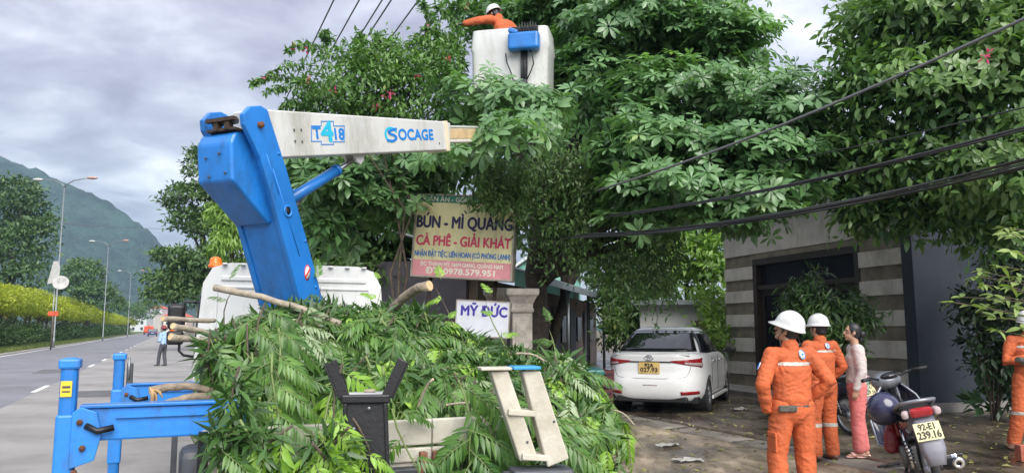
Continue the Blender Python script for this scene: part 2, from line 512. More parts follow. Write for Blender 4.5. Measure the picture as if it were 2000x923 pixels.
def haze():
    m = bpy.data.materials.new('air'); m.use_nodes = True
    nt = m.node_tree; nt.nodes.remove(nt.nodes['Principled BSDF'])
    v = nt.nodes.new('ShaderNodeVolumePrincipled'); v.inputs['Density'].default_value = .00028
    v.inputs['Color'].default_value = (.50, .78, 1.0, 1); v.inputs['Anisotropy'].default_value = .1
    nt.links.new(v.outputs[0], nt.nodes['Material Output'].inputs['Volume'])
    b = MB(); b.box((0, 0, 117), (3300, 3300, 238))
    o = b.build('haze', m); o['kind'] = 'stuff'
haze()
# ------------------------------------------------------------------ trees and plants
M_bark = mat('bark', (.09, .07, .05), .9, var=.4, scale=9, bump=.8, bscale=30)
M_barkd = mat('dark bark', (.045, .036, .028), .9, var=.4, scale=9, bump=.8, bscale=30)
M_barkp = mat('pale bark', (.30, .26, .20), .85, var=.25, scale=12, bump=.5, bscale=40)
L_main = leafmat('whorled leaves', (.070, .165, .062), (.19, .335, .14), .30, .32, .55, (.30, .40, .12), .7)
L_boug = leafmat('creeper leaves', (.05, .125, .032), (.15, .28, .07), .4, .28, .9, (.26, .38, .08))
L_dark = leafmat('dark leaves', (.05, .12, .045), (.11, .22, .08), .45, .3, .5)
L_oval = leafmat('oval leaves', (.062, .145, .042), (.185, .31, .09), .34, .30, .8, (.34, .36, .08), .7)
L_yel = leafmat('yellow-green leaves', (.14, .19, .015), (.40, .44, .035), .5, .35, .25)
L_far = leafmat('far leaves', (.03, .068, .022), (.10, .18, .05), .55, .15, .2)
L_brt = leafmat('sunny leaves', (.05, .13, .02), (.22, .36, .06), .42, .3, .6)
M_pink = leafmat('bougainvillea bracts', (.55, .04, .16), (.8, .10, .28), .6, .3, 1)

LF = leaf_tpl(1, .42, .25, .22, 2)
LFS = (np.array([(-.21, .45, .05), (0, 0, 0), (.21, .45, .05), (0, 1, -.1)]), np.array([(1, 2, 3, 0)]))
def whorl_tpl(n=8, el=.25, seed=1, L=1., Wd=.40, droop=.26):
    rr = random.Random(seed); vs = []; fs = []
    tv, tf = leaf_tpl(L, Wd, .22, droop, 4, petiole=.12, prof=(.08, .42, .86, .92, .22))
    for k in range(n):
        a = 2 * math.pi * (k + rr.uniform(-.2, .2)) / n; e = el + rr.uniform(-.22, .2); s = rr.uniform(.75, 1.05)
        Mx = np.array((Matrix.Rotation(a, 3, 'Z') @ Matrix.Rotation(e, 3, 'X') @ Matrix.Rotation(rr.uniform(-.3, .3), 3, 'Y')))
        fs.append(tf + len(vs) * len(tv)); vs.append((tv * s) @ Mx.T)
    return np.concatenate(vs), np.concatenate(fs)
def blob(px, py, d, rx, ry, rd, w=1.):
    """crown lobe: centre on a sight line at depth d; radii rx, ry in photo pixels, rd in metres"""
    k = d / 1500
    return (P(px, py, d), Vector((rx * k, rd, ry * k)), w)
def sample_blobs(blobs, n, lo=.6, tier=.0, flat=.0):
    """points in the outer shell of each lobe -> (positions, outward normals)"""
    area = np.array([(b[1].x * b[1].y + b[1].y * b[1].z + b[1].x * b[1].z) * b[2] for b in blobs]); area /= area.sum()
    idx = NR.choice(len(blobs), n, p=area)
    C = np.array([tuple(b[0]) for b in blobs])[idx]; Rr = np.array([tuple(b[1]) for b in blobs])[idx]
    u = unit(n); u[:, 2] = np.where(NR.random(n) < .5, np.abs(u[:, 2]), u[:, 2])
    r = lo + (1 - lo) * NR.random(n) ** .6
    return C + u * Rr * r[:, None], u
def clumped(blobs, nc, per, spread, lo=.55, flat=.35):
    c, u = sample_blobs(blobs, nc, lo)
    p = np.repeat(c, per, 0); nn = np.repeat(u, per, 0)
    off = NR.normal(size=p.shape) * spread; off[:, 2] *= flat
    return p + off, nn
def leaves_mesh(name, pos, nrm, tpl, size, m, up=.6, jit=.5, out=.6, whorl=False, down=.0, svar=.3):
    n = len(pos)
    if whorl:
        z = nrm * out + np.array([0, 0, up]) + NR.normal(size=(n, 3)) * jit
        y = unit(n)
        Mx = rot_to(y - z * (np.sum(y * z, 1) / np.maximum(np.sum(z * z, 1), 1e-9))[:, None], z)
    else:
        y = nrm * out + NR.normal(size=(n, 3)) * jit + np.array([0, 0, -down])
        z = np.array([0, 0, up]) + nrm * .4 + NR.normal(size=(n, 3)) * .35
        Mx = rot_to(y, z)
    s = size * (1 + NR.uniform(-svar, svar, n))
    v, f = scatter(tpl[0], tpl[1], Mx, pos, s)
    return np_mesh(name, v, f, m, False)
def limb_tubes(b, base, r0, targets, seed=0, wob=.12, fork=.45):
    """a trunk that forks into limbs running to the crown lobes"""
    rr = random.Random(seed)
    for q in targets:
        q = Vector(q); p0 = Vector(base)
        pts = []; rad = []
        n = 7
        for i in range(n + 1):
            t = i / n
            p = p0.lerp(q, t)
            lift = math.sin(math.pi * t) * (q - p0).length * .10
            p = Vector((lerp(p0.x, q.x, t ** 1.5), lerp(p0.y, q.y, t ** 1.5), lerp(p0.z, q.z, t)))
            if 0 < i < n:
                p += Vector((rr.uniform(-1, 1), rr.uniform(-1, 1), rr.uniform(-.4, .4))) * wob * (q - p0).length * .2
            pts.append(p); rad.append(lerp(r0, r0 * .14, t ** .7))
        b.tube(pts, rad, 7)
def simple_tree(name, label, base, trunk_r, blobs, n, size, m, tpl=LFS, group=None, bark=M_barkd, nlimb=6, cat='tree', clump=None, **kw):
    base = Vector(base)
    root = thing(name, label, cat, base, 0, group)
    off = lambda v: Vector(v) - base
    b = MB(); b.smooth = True
    tg = [off(bl[0]) for bl in blobs][:nlimb]
    top = sum(tg, Vector()) / len(tg)
    b.tube([(0, 0, -.1), top * .25 + Vector((.05, 0, 0)), top * .5], [trunk_r * 1.3, trunk_r, trunk_r * .75], 9)
    limb_tubes(b, top * .35, trunk_r * .7, tg, len(name))
    b.build('trunk', bark, root)
    bl2 = [(off(a), r, w) for a, r, w in blobs]
    if clump:
        pos, nn = clumped(bl2, max(1, n // clump[0]), clump[0], clump[1], kw.pop('lo', .5))
    else:
        pos, nn = sample_blobs(bl2, n, kw.pop('lo', .5))
    c = link('crown', leaves_mesh('crown', pos, nn, tpl, size, m, **kw), root); c['kind'] = 'stuff'
    return root

# --- the large tree with whorled leaves over the signboard
def main_tree():
    base = Vector((.42, 14.6, .05))
    root = thing('whorled_leaf_tree', 'large spreading tree with star-like whorls of leaves around the bucket and above the shop sign', 'tree', base)
    off = lambda v: Vector(v) - base
    upper = [blob(1240, 75, 14.2, 190, 85, 1.5), blob(1405, 110, 13.8, 85, 80, 1.2), blob(1130, 30, 15, 120, 60, 1.3), blob(1370, 40, 14, 75, 45, 1.1),
             blob(1160, 170, 14, 110, 80, 1.0), blob(1320, 200, 13.2, 170, 70, 1.3), blob(1480, 215, 13, 105, 60, 1.2), blob(1540, 255, 12.7, 70, 45, 1.0),
             blob(940, 35, 15.6, 110, 40, 1.0, .35), blob(1020, 60, 15.5, 100, 60, 1.0, .7)]
    low = [blob(1290, 300, 12.6, 140, 45, 1.1), blob(1440, 320, 12.2, 130, 50, 1.1), blob(1320, 370, 12, 130, 50, 1.0), blob(1480, 385, 11.8, 110, 40, .9), blob(1560, 330, 11.8, 70, 60, .8),
           blob(1240, 240, 12.9, 90, 40, .8), blob(1215, 345, 12.6, 60, 40, .7), blob(1455, 430, 11.9, 70, 30, .5), blob(1300, 425, 12.4, 90, 30, .7)]
    front = [blob(1000, 205, 11.6, 95, 38, .7), blob(930, 190, 11.8, 70, 50, .7), blob(985, 260, 9.75, 52, 28, .35), blob(1050, 215, 11.6, 55, 40, .5),
             blob(905, 300, 10.8, 48, 20, .3), blob(840, 315, 11.6, 50, 20, .4), blob(1035, 250, 11, 45, 45, .4), blob(880, 225, 12, 60, 40, .6)]
    under = [blob(660, 370, 13.2, 90, 60, .9), blob(600, 330, 13.4, 55, 45, .7), blob(770, 380, 13.8, 110, 80, .9), blob(640, 450, 13.4, 70, 50, .7), blob(850, 320, 13.6, 100, 50, .8)]
    b = MB(); b.smooth = True
    b.tube([(0, 0, -.15), (.0, .05, .8), (.1, .1, 1.7), (.02, .0, 2.6), (.15, .1, 3.5)], [.30, .22, .2, .2, .18], 10)
    limb_tubes(b, (.1, .1, 2.4), .15, [off(x[0]) for x in upper + low[:5]], 4)
    b.build('trunk', M_barkd, root)
    T = [whorl_tpl(n_, .22, s) for n_, s in ((8, 1), (9, 2), (7, 3), (9, 4))]
    def put(blobs, nc, per, spread, lo):
        bl = [(off(a), r, w) for a, r, w in blobs]
        return clumped(bl, nc, per, spread, lo, .32)
    sets = [put(upper, 560, 9, .25, .55), put(low, 210, 8, .22, .55), put(front, 75, 6, .17, .5), put(under, 105, 6, .22, .5)]
    pos = np.concatenate([s[0] for s in sets]); nn = np.concatenate([s[1] for s in sets])
    # keep the bucket and the boom clear: nothing between the lens and them
    wp = pos + np.array(base)
    px = 1000 + 1500 * wp[:, 0] / wp[:, 1]; d = wp[:, 1]
    pyy = 642 - 1500 * (wp[:, 2] - CAMZ) / wp[:, 1]
    bad = ((wp[:, 0] > -.85) & (wp[:, 0] < .85) & (d > 11.4) & (d < 13.75) & (wp[:, 2] > 5.35)) | ((d < 11.3) & (px < 930) & (pyy < 280))
    pos, nn, d = pos[~bad], nn[~bad], d[~bad]
    order = np.argsort(d - .25 * nn[:, 2])
    near, rest = order[:300], order[300:]
    for k in range(4):
        sel = rest[k::4]
        v = leaves_mesh('crown', pos[sel], nn[sel], T[k], np.where(pos[sel][:, 2] > 4.75, .165, .205), L_main, up=.62, out=.75, jit=.3, whorl=True, svar=.42)
        c = link('crown', v, root); c['kind'] = 'stuff'
    tm = [np_mesh('leaf_whorl', t[0], t[1], L_main) for t in T]
    for i in near:
        o = link('leaf_whorl', tm[i % 4], root, pos[i])
        z = Vector(nn[i]) * .6 + Vector((0, -.25, .65)) + Vector(NR.normal(size=3)) * .22
        o.rotation_euler = (z.to_track_quat('Z', 'Y') @ Euler((0, 0, random.uniform(0, 6.28))).to_quaternion()).to_euler()
        o.scale = (random.uniform(.14, .25),) * 3
    # loose single leaves filling the shade inside
    bl = [(off(a), r * .85, w) for a, r, w in upper + low + under]
    p2, n2 = sample_blobs(bl, 7500, .2)
    w2 = p2 + np.array(base)
    ok = ~((w2[:, 0] > -1) & (w2[:, 0] < 1) & (w2[:, 1] > 11.3) & (w2[:, 1] < 13.9) & (w2[:, 2] > 5.2))
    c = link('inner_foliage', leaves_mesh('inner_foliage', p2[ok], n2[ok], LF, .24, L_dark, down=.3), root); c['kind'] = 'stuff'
main_tree()

# --- bougainvillea climbing on the left of the crown, with long sprays and pink bracts
def creeper():
    base = Vector((-2.0, 13.2, 0.05))
    root = thing('bougainvillea', 'bougainvillea with long arching sprays and pink flowers left of the bucket', 'climbing plant', base)
    off = lambda v: Vector(v) - base
    bl = [blob(720, 175, 12.4, 110, 65, .8), blob(800, 170, 12.4, 120, 75, .8), blob(655, 205, 12.2, 62, 42, .6), blob(870, 130, 12.8, 80, 70, .7), blob(690, 118, 12.6, 48, 32, .5),
          blob(750, 120, 12.6, 90, 50, .6), blob(604, 214, 12.3, 36, 20, .4), blob(900, 150, 12.3, 60, 60, .5), blob(840, 240, 12.4, 80, 40, .5), blob(700, 240, 12.8, 90, 40, .6)]
    blo = [(off(a), r, w) for a, r, w in bl]
    b = MB(); b.smooth = True
    for k in range(3):
        b.tube([(k * .08, 0, -.1), (.05 * k, .05, 1.2), (.2 - .15 * k, .02, 2.5), (.15 * k, -.1, 3.6), off(bl[k * 2][0])], [.03, .027, .024, .018, .01], 6)
    limb_tubes(b, off(bl[1][0]) * .8, .03, [x[0] for x in blo], 9)
    pos, nn = clumped(blo, 900, 12, .10, .35, .8)
    P_, N_ = [pos], [nn]; fl = []
    sprays = [((620, 130), (495, 165), 12.0), ((640, 110), (560, 100), 12.2), ((620, 175), (488, 160), 12.0), ((620, 200), (520, 178), 11.9), ((600, 220), (548, 212), 12.0), ((640, 90), (632, 60), 12.5),
              ((700, 110), (705, 62), 12.6), ((730, 110), (742, 68), 12.4), ((860, 70), (820, 0), 12.6), ((900, 60), (850, 10), 12.8), ((880, 90), (828, 52), 12.5), ((860, 100), (800, 82), 12.4), ((620, 190), (580, 160), 12.1),
              ((940, 60), (905, 8), 12.8), ((905, 120), (870, 70), 12.4), ((780, 130), (752, 85), 12.4)]
    for (a, e, d) in sprays:
        A, E_ = off(P(*a, d + .3)), off(P(*e, d)); n = 34
        pts = []
        for i in range(n + 1):
            t = i / n
            pts.append(A.lerp(E_, t) + Vector((0, 0, .16 * math.sin(math.pi * t) * (1 if e[1] > 80 else .3))))
        b.tube(pts[::3] + [pts[-1]], .006, 5)
        reps = 5
        q = np.repeat(np.array([tuple(p) for p in pts]), reps, 0)
        tt = np.repeat(np.linspace(0, 1, n + 1), reps)
        q = q + NR.normal(size=q.shape) * (.055 * (1.15 - tt))[:, None]
        P_.append(q); N_.append(unit(len(q)) * .7 + np.array([0, 0, -.35]))
        if random.random() < .2:
            fl.append(pts[-6])
    pos = np.concatenate(P_); nn = np.concatenate(N_)
    w = pos + np.array(base)
    ok = ~((w[:, 0] > -.8) & (w[:, 1] > 11.2) & (w[:, 2] > 5.6))
    stem = b.build('stem', M_bark, root)
    c = link('foliage', leaves_mesh('foliage', pos[ok], nn[ok], LF, .105, L_boug, up=.8, jit=.6, down=.35), root); c['kind'] = 'stuff'
    for q in ((600, 155), (598, 98), (735, 210), (875, 115), (812, 148), (985, 162), (650, 182)):
        fl.append(off(P(q[0], q[1], 11.65)))
    fl.insert(0, off(P(755, 187, 11.6)))
    tm = None
    for k_fl, f in enumerate(fl):
        f = Vector(f)
        n = 14 if k_fl == 0 else 5
        pp = np.array([tuple(f)] * n) + NR.normal(size=(n, 3)) * (.045 if k_fl == 0 else .02)
        o = link('flower', leaves_mesh('flower', pp - np.array(tuple(f)), unit(n), LF, .065, M_pink), root, f); o['kind'] = 'stuff'
creeper()

# --- curtain of thin creepers hanging under the crown
def curtain(px0, px1, y0, y1, d, n, label, dense=1.):
    base = P((px0 + px1) / 2, y0, d)
    root = thing('hanging_creeper', label, 'climbing plant', base)
    b = MB(); b.smooth = True; pp = []
    for k in range(n):
        x = random.uniform(px0, px1); yy = random.uniform(y0 - 20, y0 + 60); ye = random.uniform(lerp(y0, y1, .35), y1); dd = d + random.uniform(-.5, .6)
        A, E_ = P(x, yy, dd) - base, P(x + random.uniform(-25, 25), ye, dd) - base
        m = 12; pts = [A.lerp(E_, i / m) + Vector((.05 * math.sin(i * 1.3 + k), .04 * math.cos(i + k), 0)) for i in range(m + 1)]
        b.tube(pts, .005, 4, False)
        for p in pts:
            for j in range(int(9 * dense)):
                pp.append(tuple(p + Vector((random.gauss(0, .09), random.gauss(0, .09), random.gauss(0, .09)))))
    b.build('stem', M_barkd, root)
    pos = np.array(pp)
    c = link('foliage', leaves_mesh('foliage', pos, unit(len(pos)) * .6 + np.array([0, -.3, -.5]), LF, .10, L_dark2, up=.3, jit=.5, down=.3), root); c['kind'] = 'stuff'
L_dark2 = leafmat('curtain leaves', (.04, .095, .03), (.125, .22, .065), .45, .28, .9)
curtain(1010, 1180, 300, 545, 13.2, 60, 'dark curtain of hanging creepers right of the yellow shop sign')
curtain(930, 1020, 320, 425, 12.9, 24, 'small-leaved creepers draped over the top right of the shop sign', 1.1)
curtain(1180, 1330, 420, 640, 13.4, 26, 'thin hanging creepers between the shop eave and the white car', .8)

# --- right-hand tree with oval leaves, its boughs hanging over the house front
def right_tree():
    base = Vector((8.6, 11.2, .14))
    root = thing('broadleaf_tree', 'tall tree with dense oval leaves filling the upper right over the dark wall', 'tree', base)
    off = lambda v: Vector(v) - base
    bl = [blob(1715, 60, 11.5, 85, 90, 1.0), blob(1800, 40, 11, 120, 100, 1.1), blob(1920, 60, 10.5, 120, 110, 1.1), blob(1672, 180, 11.5, 55, 100, .8), blob(1760, 180, 11, 110, 90, 1.0), blob(1880, 200, 10.5, 120, 110, 1.0),
          blob(1990, 150, 10, 100, 160, 1.0), blob(1680, 290, 11.8, 80, 60, .8), blob(1790, 310, 11.2, 110, 70, .9), blob(1900, 330, 10.6, 110, 70, .9), blob(2000, 330, 10, 80, 80, .8), blob(1700, 385, 12, 90, 45, .6),
          blob(1780, 400, 11.6, 80, 40, .6), blob(1690, 430, 12.2, 55, 40, .4), blob(1650, 330, 12, 50, 60, .6), blob(1860, 420, 11.6, 110, 50, .7), blob(1950, 450, 11.4, 90, 70, .7), blob(2080, 60, 10.5, 120, 140, 1.1), blob(1740, 440, 12, 50, 30, .4)]
    blo = [(off(a), r, w) for a, r, w in bl]
    b = MB(); b.smooth = True
    b.tube([(0, 0, -.2), (-.1, 0, 1.4), (-.3, -.1, 3), (-.6, -.1, 4.2)], [.3, .24, .2, .16], 9)
    limb_tubes(b, (-.45, -.1, 3.4), .12, [x[0] for x in blo], 21)
    b.build('trunk', M_barkd, root)
    pos, nn = clumped(blo, 1500, 9, .13, .5, .8)
    m = leaf_tpl(1, .46, .2, .25, 3)
    c = link('crown', leaves_mesh('crown', pos, nn, m, .155, L_oval, up=.7, jit=.55, down=.35), root); c['kind'] = 'stuff'
    p2, n2 = sample_blobs([(a, r * .85, w) for a, r, w in blo], 7000, .1)
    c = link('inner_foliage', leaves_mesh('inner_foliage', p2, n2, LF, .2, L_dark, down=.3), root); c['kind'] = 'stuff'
    # nearest twigs one by one
    tws = []
    for s in range(4):
        rr = random.Random(s); vs = []; fs = []
        for k in range(6):
            Mx = np.array(Matrix.Rotation(k * 2.4 + rr.uniform(-.3, .3), 3, 'Z') @ Matrix.Rotation(rr.uniform(-.3, .5), 3, 'X'))
            fs.append(m[1] + len(vs) * len(m[0])); vs.append(m[0] @ Mx.T * rr.uniform(.7, 1.1) + np.array([0, 0, .25 * k / 6]))
        tws.append(np_mesh('leafy_twig', np.concatenate(vs), np.concatenate(fs), L_oval))
    pos, nn = sample_blobs(blo, 1500, .92)
    w = pos + np.array(base); order = np.argsort(w[:, 1] + nn[:, 1] * .5)[:300]
    for i in order:
        o = link('leafy_twig', tws[i % 4], root, pos[i])
        z = Vector(nn[i]) * .8 + Vector((0, -.3, .1)) + Vector(NR.normal(size=3)) * .3
        o.rotation_euler = (z.to_track_quat('Z', 'Y') @ Euler((0, 0, random.uniform(0, 6.28))).to_quaternion()).to_euler()
        o.scale = (random.uniform(.12, .18),) * 3
    f = off(P(1928, 107, 9.2)); n = 16
    o = link('flower', leaves_mesh('flower', NR.normal(size=(n, 3)) * .035, unit(n), LF, .06, M_pink), root, f); o['kind'] = 'stuff'
right_tree()

# --- pale-leaved bough reaching in from the right edge, near the lens
def near_bough():
    base = Vector((5.6, 7.2, .1))
    root = thing('young_tree', 'slender young tree with pale yellow-green leaves at the right edge above the last worker', 'tree', base)
    b = MB(); b.smooth = True
    b.tube([(0, 0, -.1), (-.05, 0, 1), (.0, .02, 2.0), (-.1, 0, 2.9)], [.035, .03, .025, .015], 6)
    pp = []; nn = []
    tips = [(1862, 590), (1880, 580), (1905, 540), (1915, 530), (1955, 520), (1968, 455), (1962, 445), (1975, 490), (1975, 560), (1940, 575), (1945, 620), (1950, 645), (1985, 600), (1990, 540), (1930, 600), (1995, 640), (1920, 555), (1995, 460)]
    for q in tips:
        T_ = P(q[0], q[1], random.uniform(6.6, 7.3)) - base
        A = Vector((-.03, 0, max(.9, T_.z - .35 + random.uniform(-.1, .1))))
        n = 10; pts = [A.lerp(T_, i / n) + Vector((0, 0, .06 * math.sin(math.pi * i / n))) for i in range(n + 1)]
        b.tube(pts, [.009] * 4 + [.005] * (n - 3), 5)
        for i, p in enumerate(pts):
            if i > 5:
                for s in (-1, 1):
                    if random.random() < .62:
                        pp.append(tuple(p)); nn.append((random.gauss(-.3, .5), random.gauss(0, .6), random.gauss(-.05, .3)))
        for k in range(4):
            pp.append(tuple(T_)); nn.append((random.gauss(-.4, .5), random.gauss(0, .6), random.gauss(.1, .3)))
    b.build('trunk', M_bark, root)
    pp = np.array(pp); nn = np.array(nn)
    tm = [np_mesh('leaf', *leaf_tpl(1, w, .2, dr, 4), L_brt2) for w, dr in ((.42, .2), (.36, .35), (.48, .1))]
    for i in range(min(300, len(pp))):
        y = Vector(nn[i]).normalized()
        o = link('leaf', tm[i % 3], root, pp[i])
        zz = Vector((random.gauss(0, .3), random.gauss(-.2, .3), 1)); o.rotation_euler = frame_from((0, 0, 0), y.cross(zz), zz).to_euler()
        o.scale = (random.uniform(.085, .14),) * 3
L_brt2 = leafmat('pale young leaves', (.12, .20, .05), (.32, .42, .14), .4, .3, .6, (.45, .28, .12))
near_bough()

# --- shrubs
def shrub(name, label, base, blobs, n, size, m, tpl=LF, cat='shrub', stems=6, clump=None, group=None, **kw):
    base = Vector(base)
    root = thing(name, label, cat, base, 0, group)
    bl = [(Vector(a) - base, r, w) for a, r, w in blobs]
    b = MB(); b.smooth = True
    for k in range(stems):
        q = bl[k % len(bl)][0] + Vector((random.gauss(0, .1), random.gauss(0, .1), 0))
        b.tube([(random.gauss(0, .04), random.gauss(0, .04), -.05), q * .5 + Vector((random.gauss(0, .05), 0, 0)), q], [.018, .013, .007], 5)
    b.build('stem', M_bark, root)
    if clump:
        pos, nn = clumped(bl, n // clump[0], clump[0], clump[1], .3, .8)
    else:
        pos, nn = sample_blobs(bl, n, .3)
    c = link('foliage', leaves_mesh('foliage', pos, nn, tpl, size, m, **kw), root); c['kind'] = 'stuff'
    return root
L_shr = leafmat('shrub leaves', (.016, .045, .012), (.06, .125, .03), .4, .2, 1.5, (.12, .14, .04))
NARROW = leaf_tpl(1, .20, .2, .35, 3)
# ------------------------------------------------------------------ roadside: trees, hedge row, lamps, far traffic, wires
def row_trees():
    d = 46.; k = 0; hi = 0
    cl = [np.random.default_rng(s) for s in range(3)]
    variants = []
    for s in range(3):
        bl = [(Vector((0, 0, 3.7)), Vector((2.9, 2.3, .8)), 1), (Vector((1.6, .4, 3.3)), Vector((1.9, 1.8, .7)), 1), (Vector((-1.7, -.3, 3.4)), Vector((2.0, 1.8, .75)), 1), (Vector((.3, -1, 3.0)), Vector((2.4, 1.4, .5)), .8), (Vector((.2, .3, 4.3)), Vector((1.5, 1.4, .5)), .9)]
        pos, nn = clumped(bl, 330, 10, .22, .5, .5)
        cm = leaves_mesh('crown', pos, nn, LFS, .26, L_yel, up=.8, jit=.5, down=.25)
        b = MB(); b.smooth = True; b.tube([(0, 0, -.2), (.05, 0, 1.2), (.0, .05, 2.4)], [.14, .11, .1], 7)
        limb_tubes(b, (0, 0, 1.9), .08, [x[0] for x in bl], s)
        variants.append((b.mesh('trunk', M_bark), cm))
    while d < 262:
        s_ = -13.2 + random.uniform(-.3, .3)
        X = None
        # distance along the road that puts it d metres ahead
        t = (d - s_ * V.y) / U.y
        p = st(s_, t, .3)
        v = variants[k % 3]
        r = thing('roadside_tree', 'yellow-green flat-crowned tree in the long row along the far verge', 'tree', p, random.uniform(0, 6.28), 'yellow-green trees along the far verge')
        sc = random.uniform(.92, 1.1); r.scale = (sc, sc, sc * random.uniform(.94, 1.04))
        link('trunk', v[0], r); c = link('crown', v[1], r); c['kind'] = 'stuff'
        d += 3.6 if d < 120 else 5.5; k += 1
    bl = [(Vector((0, 0, .75)), Vector((1.1, .7, .7)), 1), (Vector((.7, .1, .5)), Vector((.7, .6, .5)), 1), (Vector((-.6, -.1, .6)), Vector((.7, .6, .6)), 1)]
    ms = []
    for s in range(3):
        pos, nn = clumped(bl, 120, 8, .14, .4, .7)
        ms.append(leaves_mesh('foliage', pos, nn, LFS, .2, L_far, up=.7, jit=.5))
    stm = MB().tube([(0, 0, -.2), (0, 0, .4), (.1, 0, .8)], [.05, .04, .02], 5).mesh('stem', M_bark)
    d = 44.; k = 0
    while d < 230:
        s_ = -11.9 + random.uniform(-.4, .4); t = (d - s_ * V.y) / U.y
        r = thing('verge_bush', 'low dark green bush under the yellow-green roadside trees', 'bush', st(s_, t, .28), random.uniform(0, 6.28), 'bushes under the roadside trees')
        sc = random.uniform(.8, 1.5); r.scale = (sc * 1.1, sc, sc)
        link('stem', stm, r); c = link('foliage', ms[k % 3], r); c['kind'] = 'stuff'
        d += 2.3 if d < 110 else 4.5; k += 1
row_trees()
# pale wall behind the row
M_wallp = mat('pale plaster', (.50, .54, .55), .85, var=.2, scale=.8, bump=.2)
b = MB()
b.box((0, 0, 1.1), (.25, 150, 2.2)); b.box((0, 0, 2.26), (.36, 150, .12))
o = b.build('boundary_wall', M_wallp, None, st(-17.5, 108, .3), (0, 0, ROAD_A)); tag(o, 'long pale plaster wall behind the row of yellow-green trees', 'wall')
# verge grass
def verge_grass():
    n = 26000
    t = NR.uniform(30, 150, n) ; t = 30 + (t - 30) ** 1.0
    s = NR.uniform(-12.6, -9.65, n)
    pos = np.array([tuple(V)]) * s[:, None] + np.array([tuple(U)]) * t[:, None]; pos[:, 2] = .13 + .05 * NR.random(n)
    tpl = (np.array([(-.12, 0, 0), (.12, 0, 0), (0, .3, 1.)]), np.array([(0, 1, 2)]))
    a = NR.uniform(0, 6.28, n); z = np.stack([NR.normal(size=n) * .25, NR.normal(size=n) * .25, np.ones(n)], 1); y = np.stack([np.cos(a), np.sin(a), a * 0], 1)
    v, f = scatter(tpl[0], tpl[1], rot_to(y, z), pos, NR.uniform(.10, .28, n))
    o = link('grass', np_mesh('grass', v, f, leafmat('verge grass', (.05, .09, .015), (.17, .21, .05), .6, .2, .5))); tag(o, 'short rough grass on the far verge', 'grass', kind='stuff')
verge_grass()
def gblob(px, py, d, rx, ry, rd, w=1.):
    return blob(px, py, d, rx, ry, rd, w)
def at_ground(px, d):
    p = P(px, 642, d); return Vector((p.x, p.y, ground_z(p.x, p.y)))
simple_tree('verge_tree', 'big dark green tree at the left edge in front of the mountain', at_ground(10, 88), .5,
            [gblob(-20, 420, 90, 80, 60, 4), gblob(40, 410, 88, 55, 50, 4), gblob(70, 470, 88, 40, 45, 3), gblob(20, 490, 87, 60, 50, 4), gblob(-40, 500, 88, 60, 60, 4), gblob(85, 435, 89, 28, 16, 2), gblob(30, 370, 90, 40, 25, 3), gblob(50, 540, 86, 60, 30, 3)],
            9000, .55, L_far, clump=(8, .4), down=.2)
simple_tree('verge_tree', 'rounded mid-green tree behind the second street lamp', at_ground(165, 125), .4,
            [gblob(165, 540, 125, 40, 30, 4), gblob(150, 570, 124, 45, 30, 4), gblob(185, 575, 124, 38, 30, 4), gblob(165, 520, 126, 22, 16, 3), gblob(215, 590, 130, 25, 18, 3)], 4500, .6, L_far, clump=(8, .45), down=.2)
simple_tree('verge_tree', 'small far tree beyond the end of the yellow-green row', at_ground(245, 210), .4,
            [gblob(235, 605, 210, 26, 16, 5), gblob(262, 612, 215, 22, 14, 5), gblob(285, 605, 260, 26, 18, 6)], 1800, .9, L_far, clump=(8, .6))
simple_tree('roadside_conifer', 'tall layered dark tree left of the blue arm, its tiers overhanging the road', at_ground(408, 58), .4,
            [gblob(395, 330, 58, 28, 35, 1.6), gblob(375, 385, 58, 50, 26, 2), gblob(440, 380, 58, 45, 40, 2), gblob(370, 430, 58, 42, 18, 2), gblob(430, 450, 58, 60, 40, 2), gblob(350, 500, 57, 52, 15, 2), gblob(410, 520, 57, 70, 30, 2.2), gblob(345, 545, 57, 62, 18, 2), gblob(400, 575, 57, 70, 25, 2), gblob(325, 575, 57, 42, 14, 2), gblob(470, 560, 58, 60, 40, 2), gblob(385, 300, 58, 12, 12, .8), gblob(345, 395, 58, 22, 10, 1)],
            15000, .40, L_far, clump=(9, .32), down=.25)
simple_tree('drooping_tree', 'yellow-green drooping tree seen just left of the blue arm', at_ground(470, 38), .22,
            [gblob(450, 430, 38, 38, 40, 1), gblob(450, 480, 37.5, 40, 40, 1), gblob(480, 450, 38, 40, 60, 1.2), gblob(430, 415, 38, 25, 20, .6)], 3600, .34, L_brt, tpl=leaf_tpl(1, .25, .2, .5, 2), clump=(8, .2), down=.9, bark=M_bark)
simple_tree('shop_tree', 'dark dense tree behind the white boom left of the shop sign', at_ground(690, 19), .25,
            [gblob(640, 420, 18.5, 110, 80, 1.4), gblob(740, 430, 18.5, 100, 90, 1.4), gblob(600, 350, 18.5, 60, 70, 1.2), gblob(700, 340, 19, 110, 70, 1.4), gblob(800, 380, 19, 70, 90, 1.4), gblob(590, 500, 18.5, 70, 70, 1.2), gblob(700, 530, 18.2, 120, 60, 1.3), gblob(800, 510, 18.5, 60, 60, 1.2)],
            13000, .24, L_dark2, tpl=LF, clump=(9, .2), down=.3)
simple_tree('shop_tree', 'tall dark tree standing behind the centre of the crown', at_ground(1050, 22), .14,
            [gblob(1100, 330, 21, 130, 90, 2), gblob(1200, 280, 22, 130, 110, 2), gblob(1000, 300, 21, 110, 80, 2), gblob(1300, 330, 22, 100, 80, 2), gblob(1100, 200, 22, 110, 80, 2), gblob(1420, 300, 22, 100, 90, 2), gblob(1000, 430, 20, 60, 70, 1.3), gblob(1090, 430, 20.5, 70, 60, 1.3), gblob(1520, 300, 21, 80, 80, 1.5)],
            15000, .28, L_dark, tpl=LF, clump=(9, .24), down=.3)
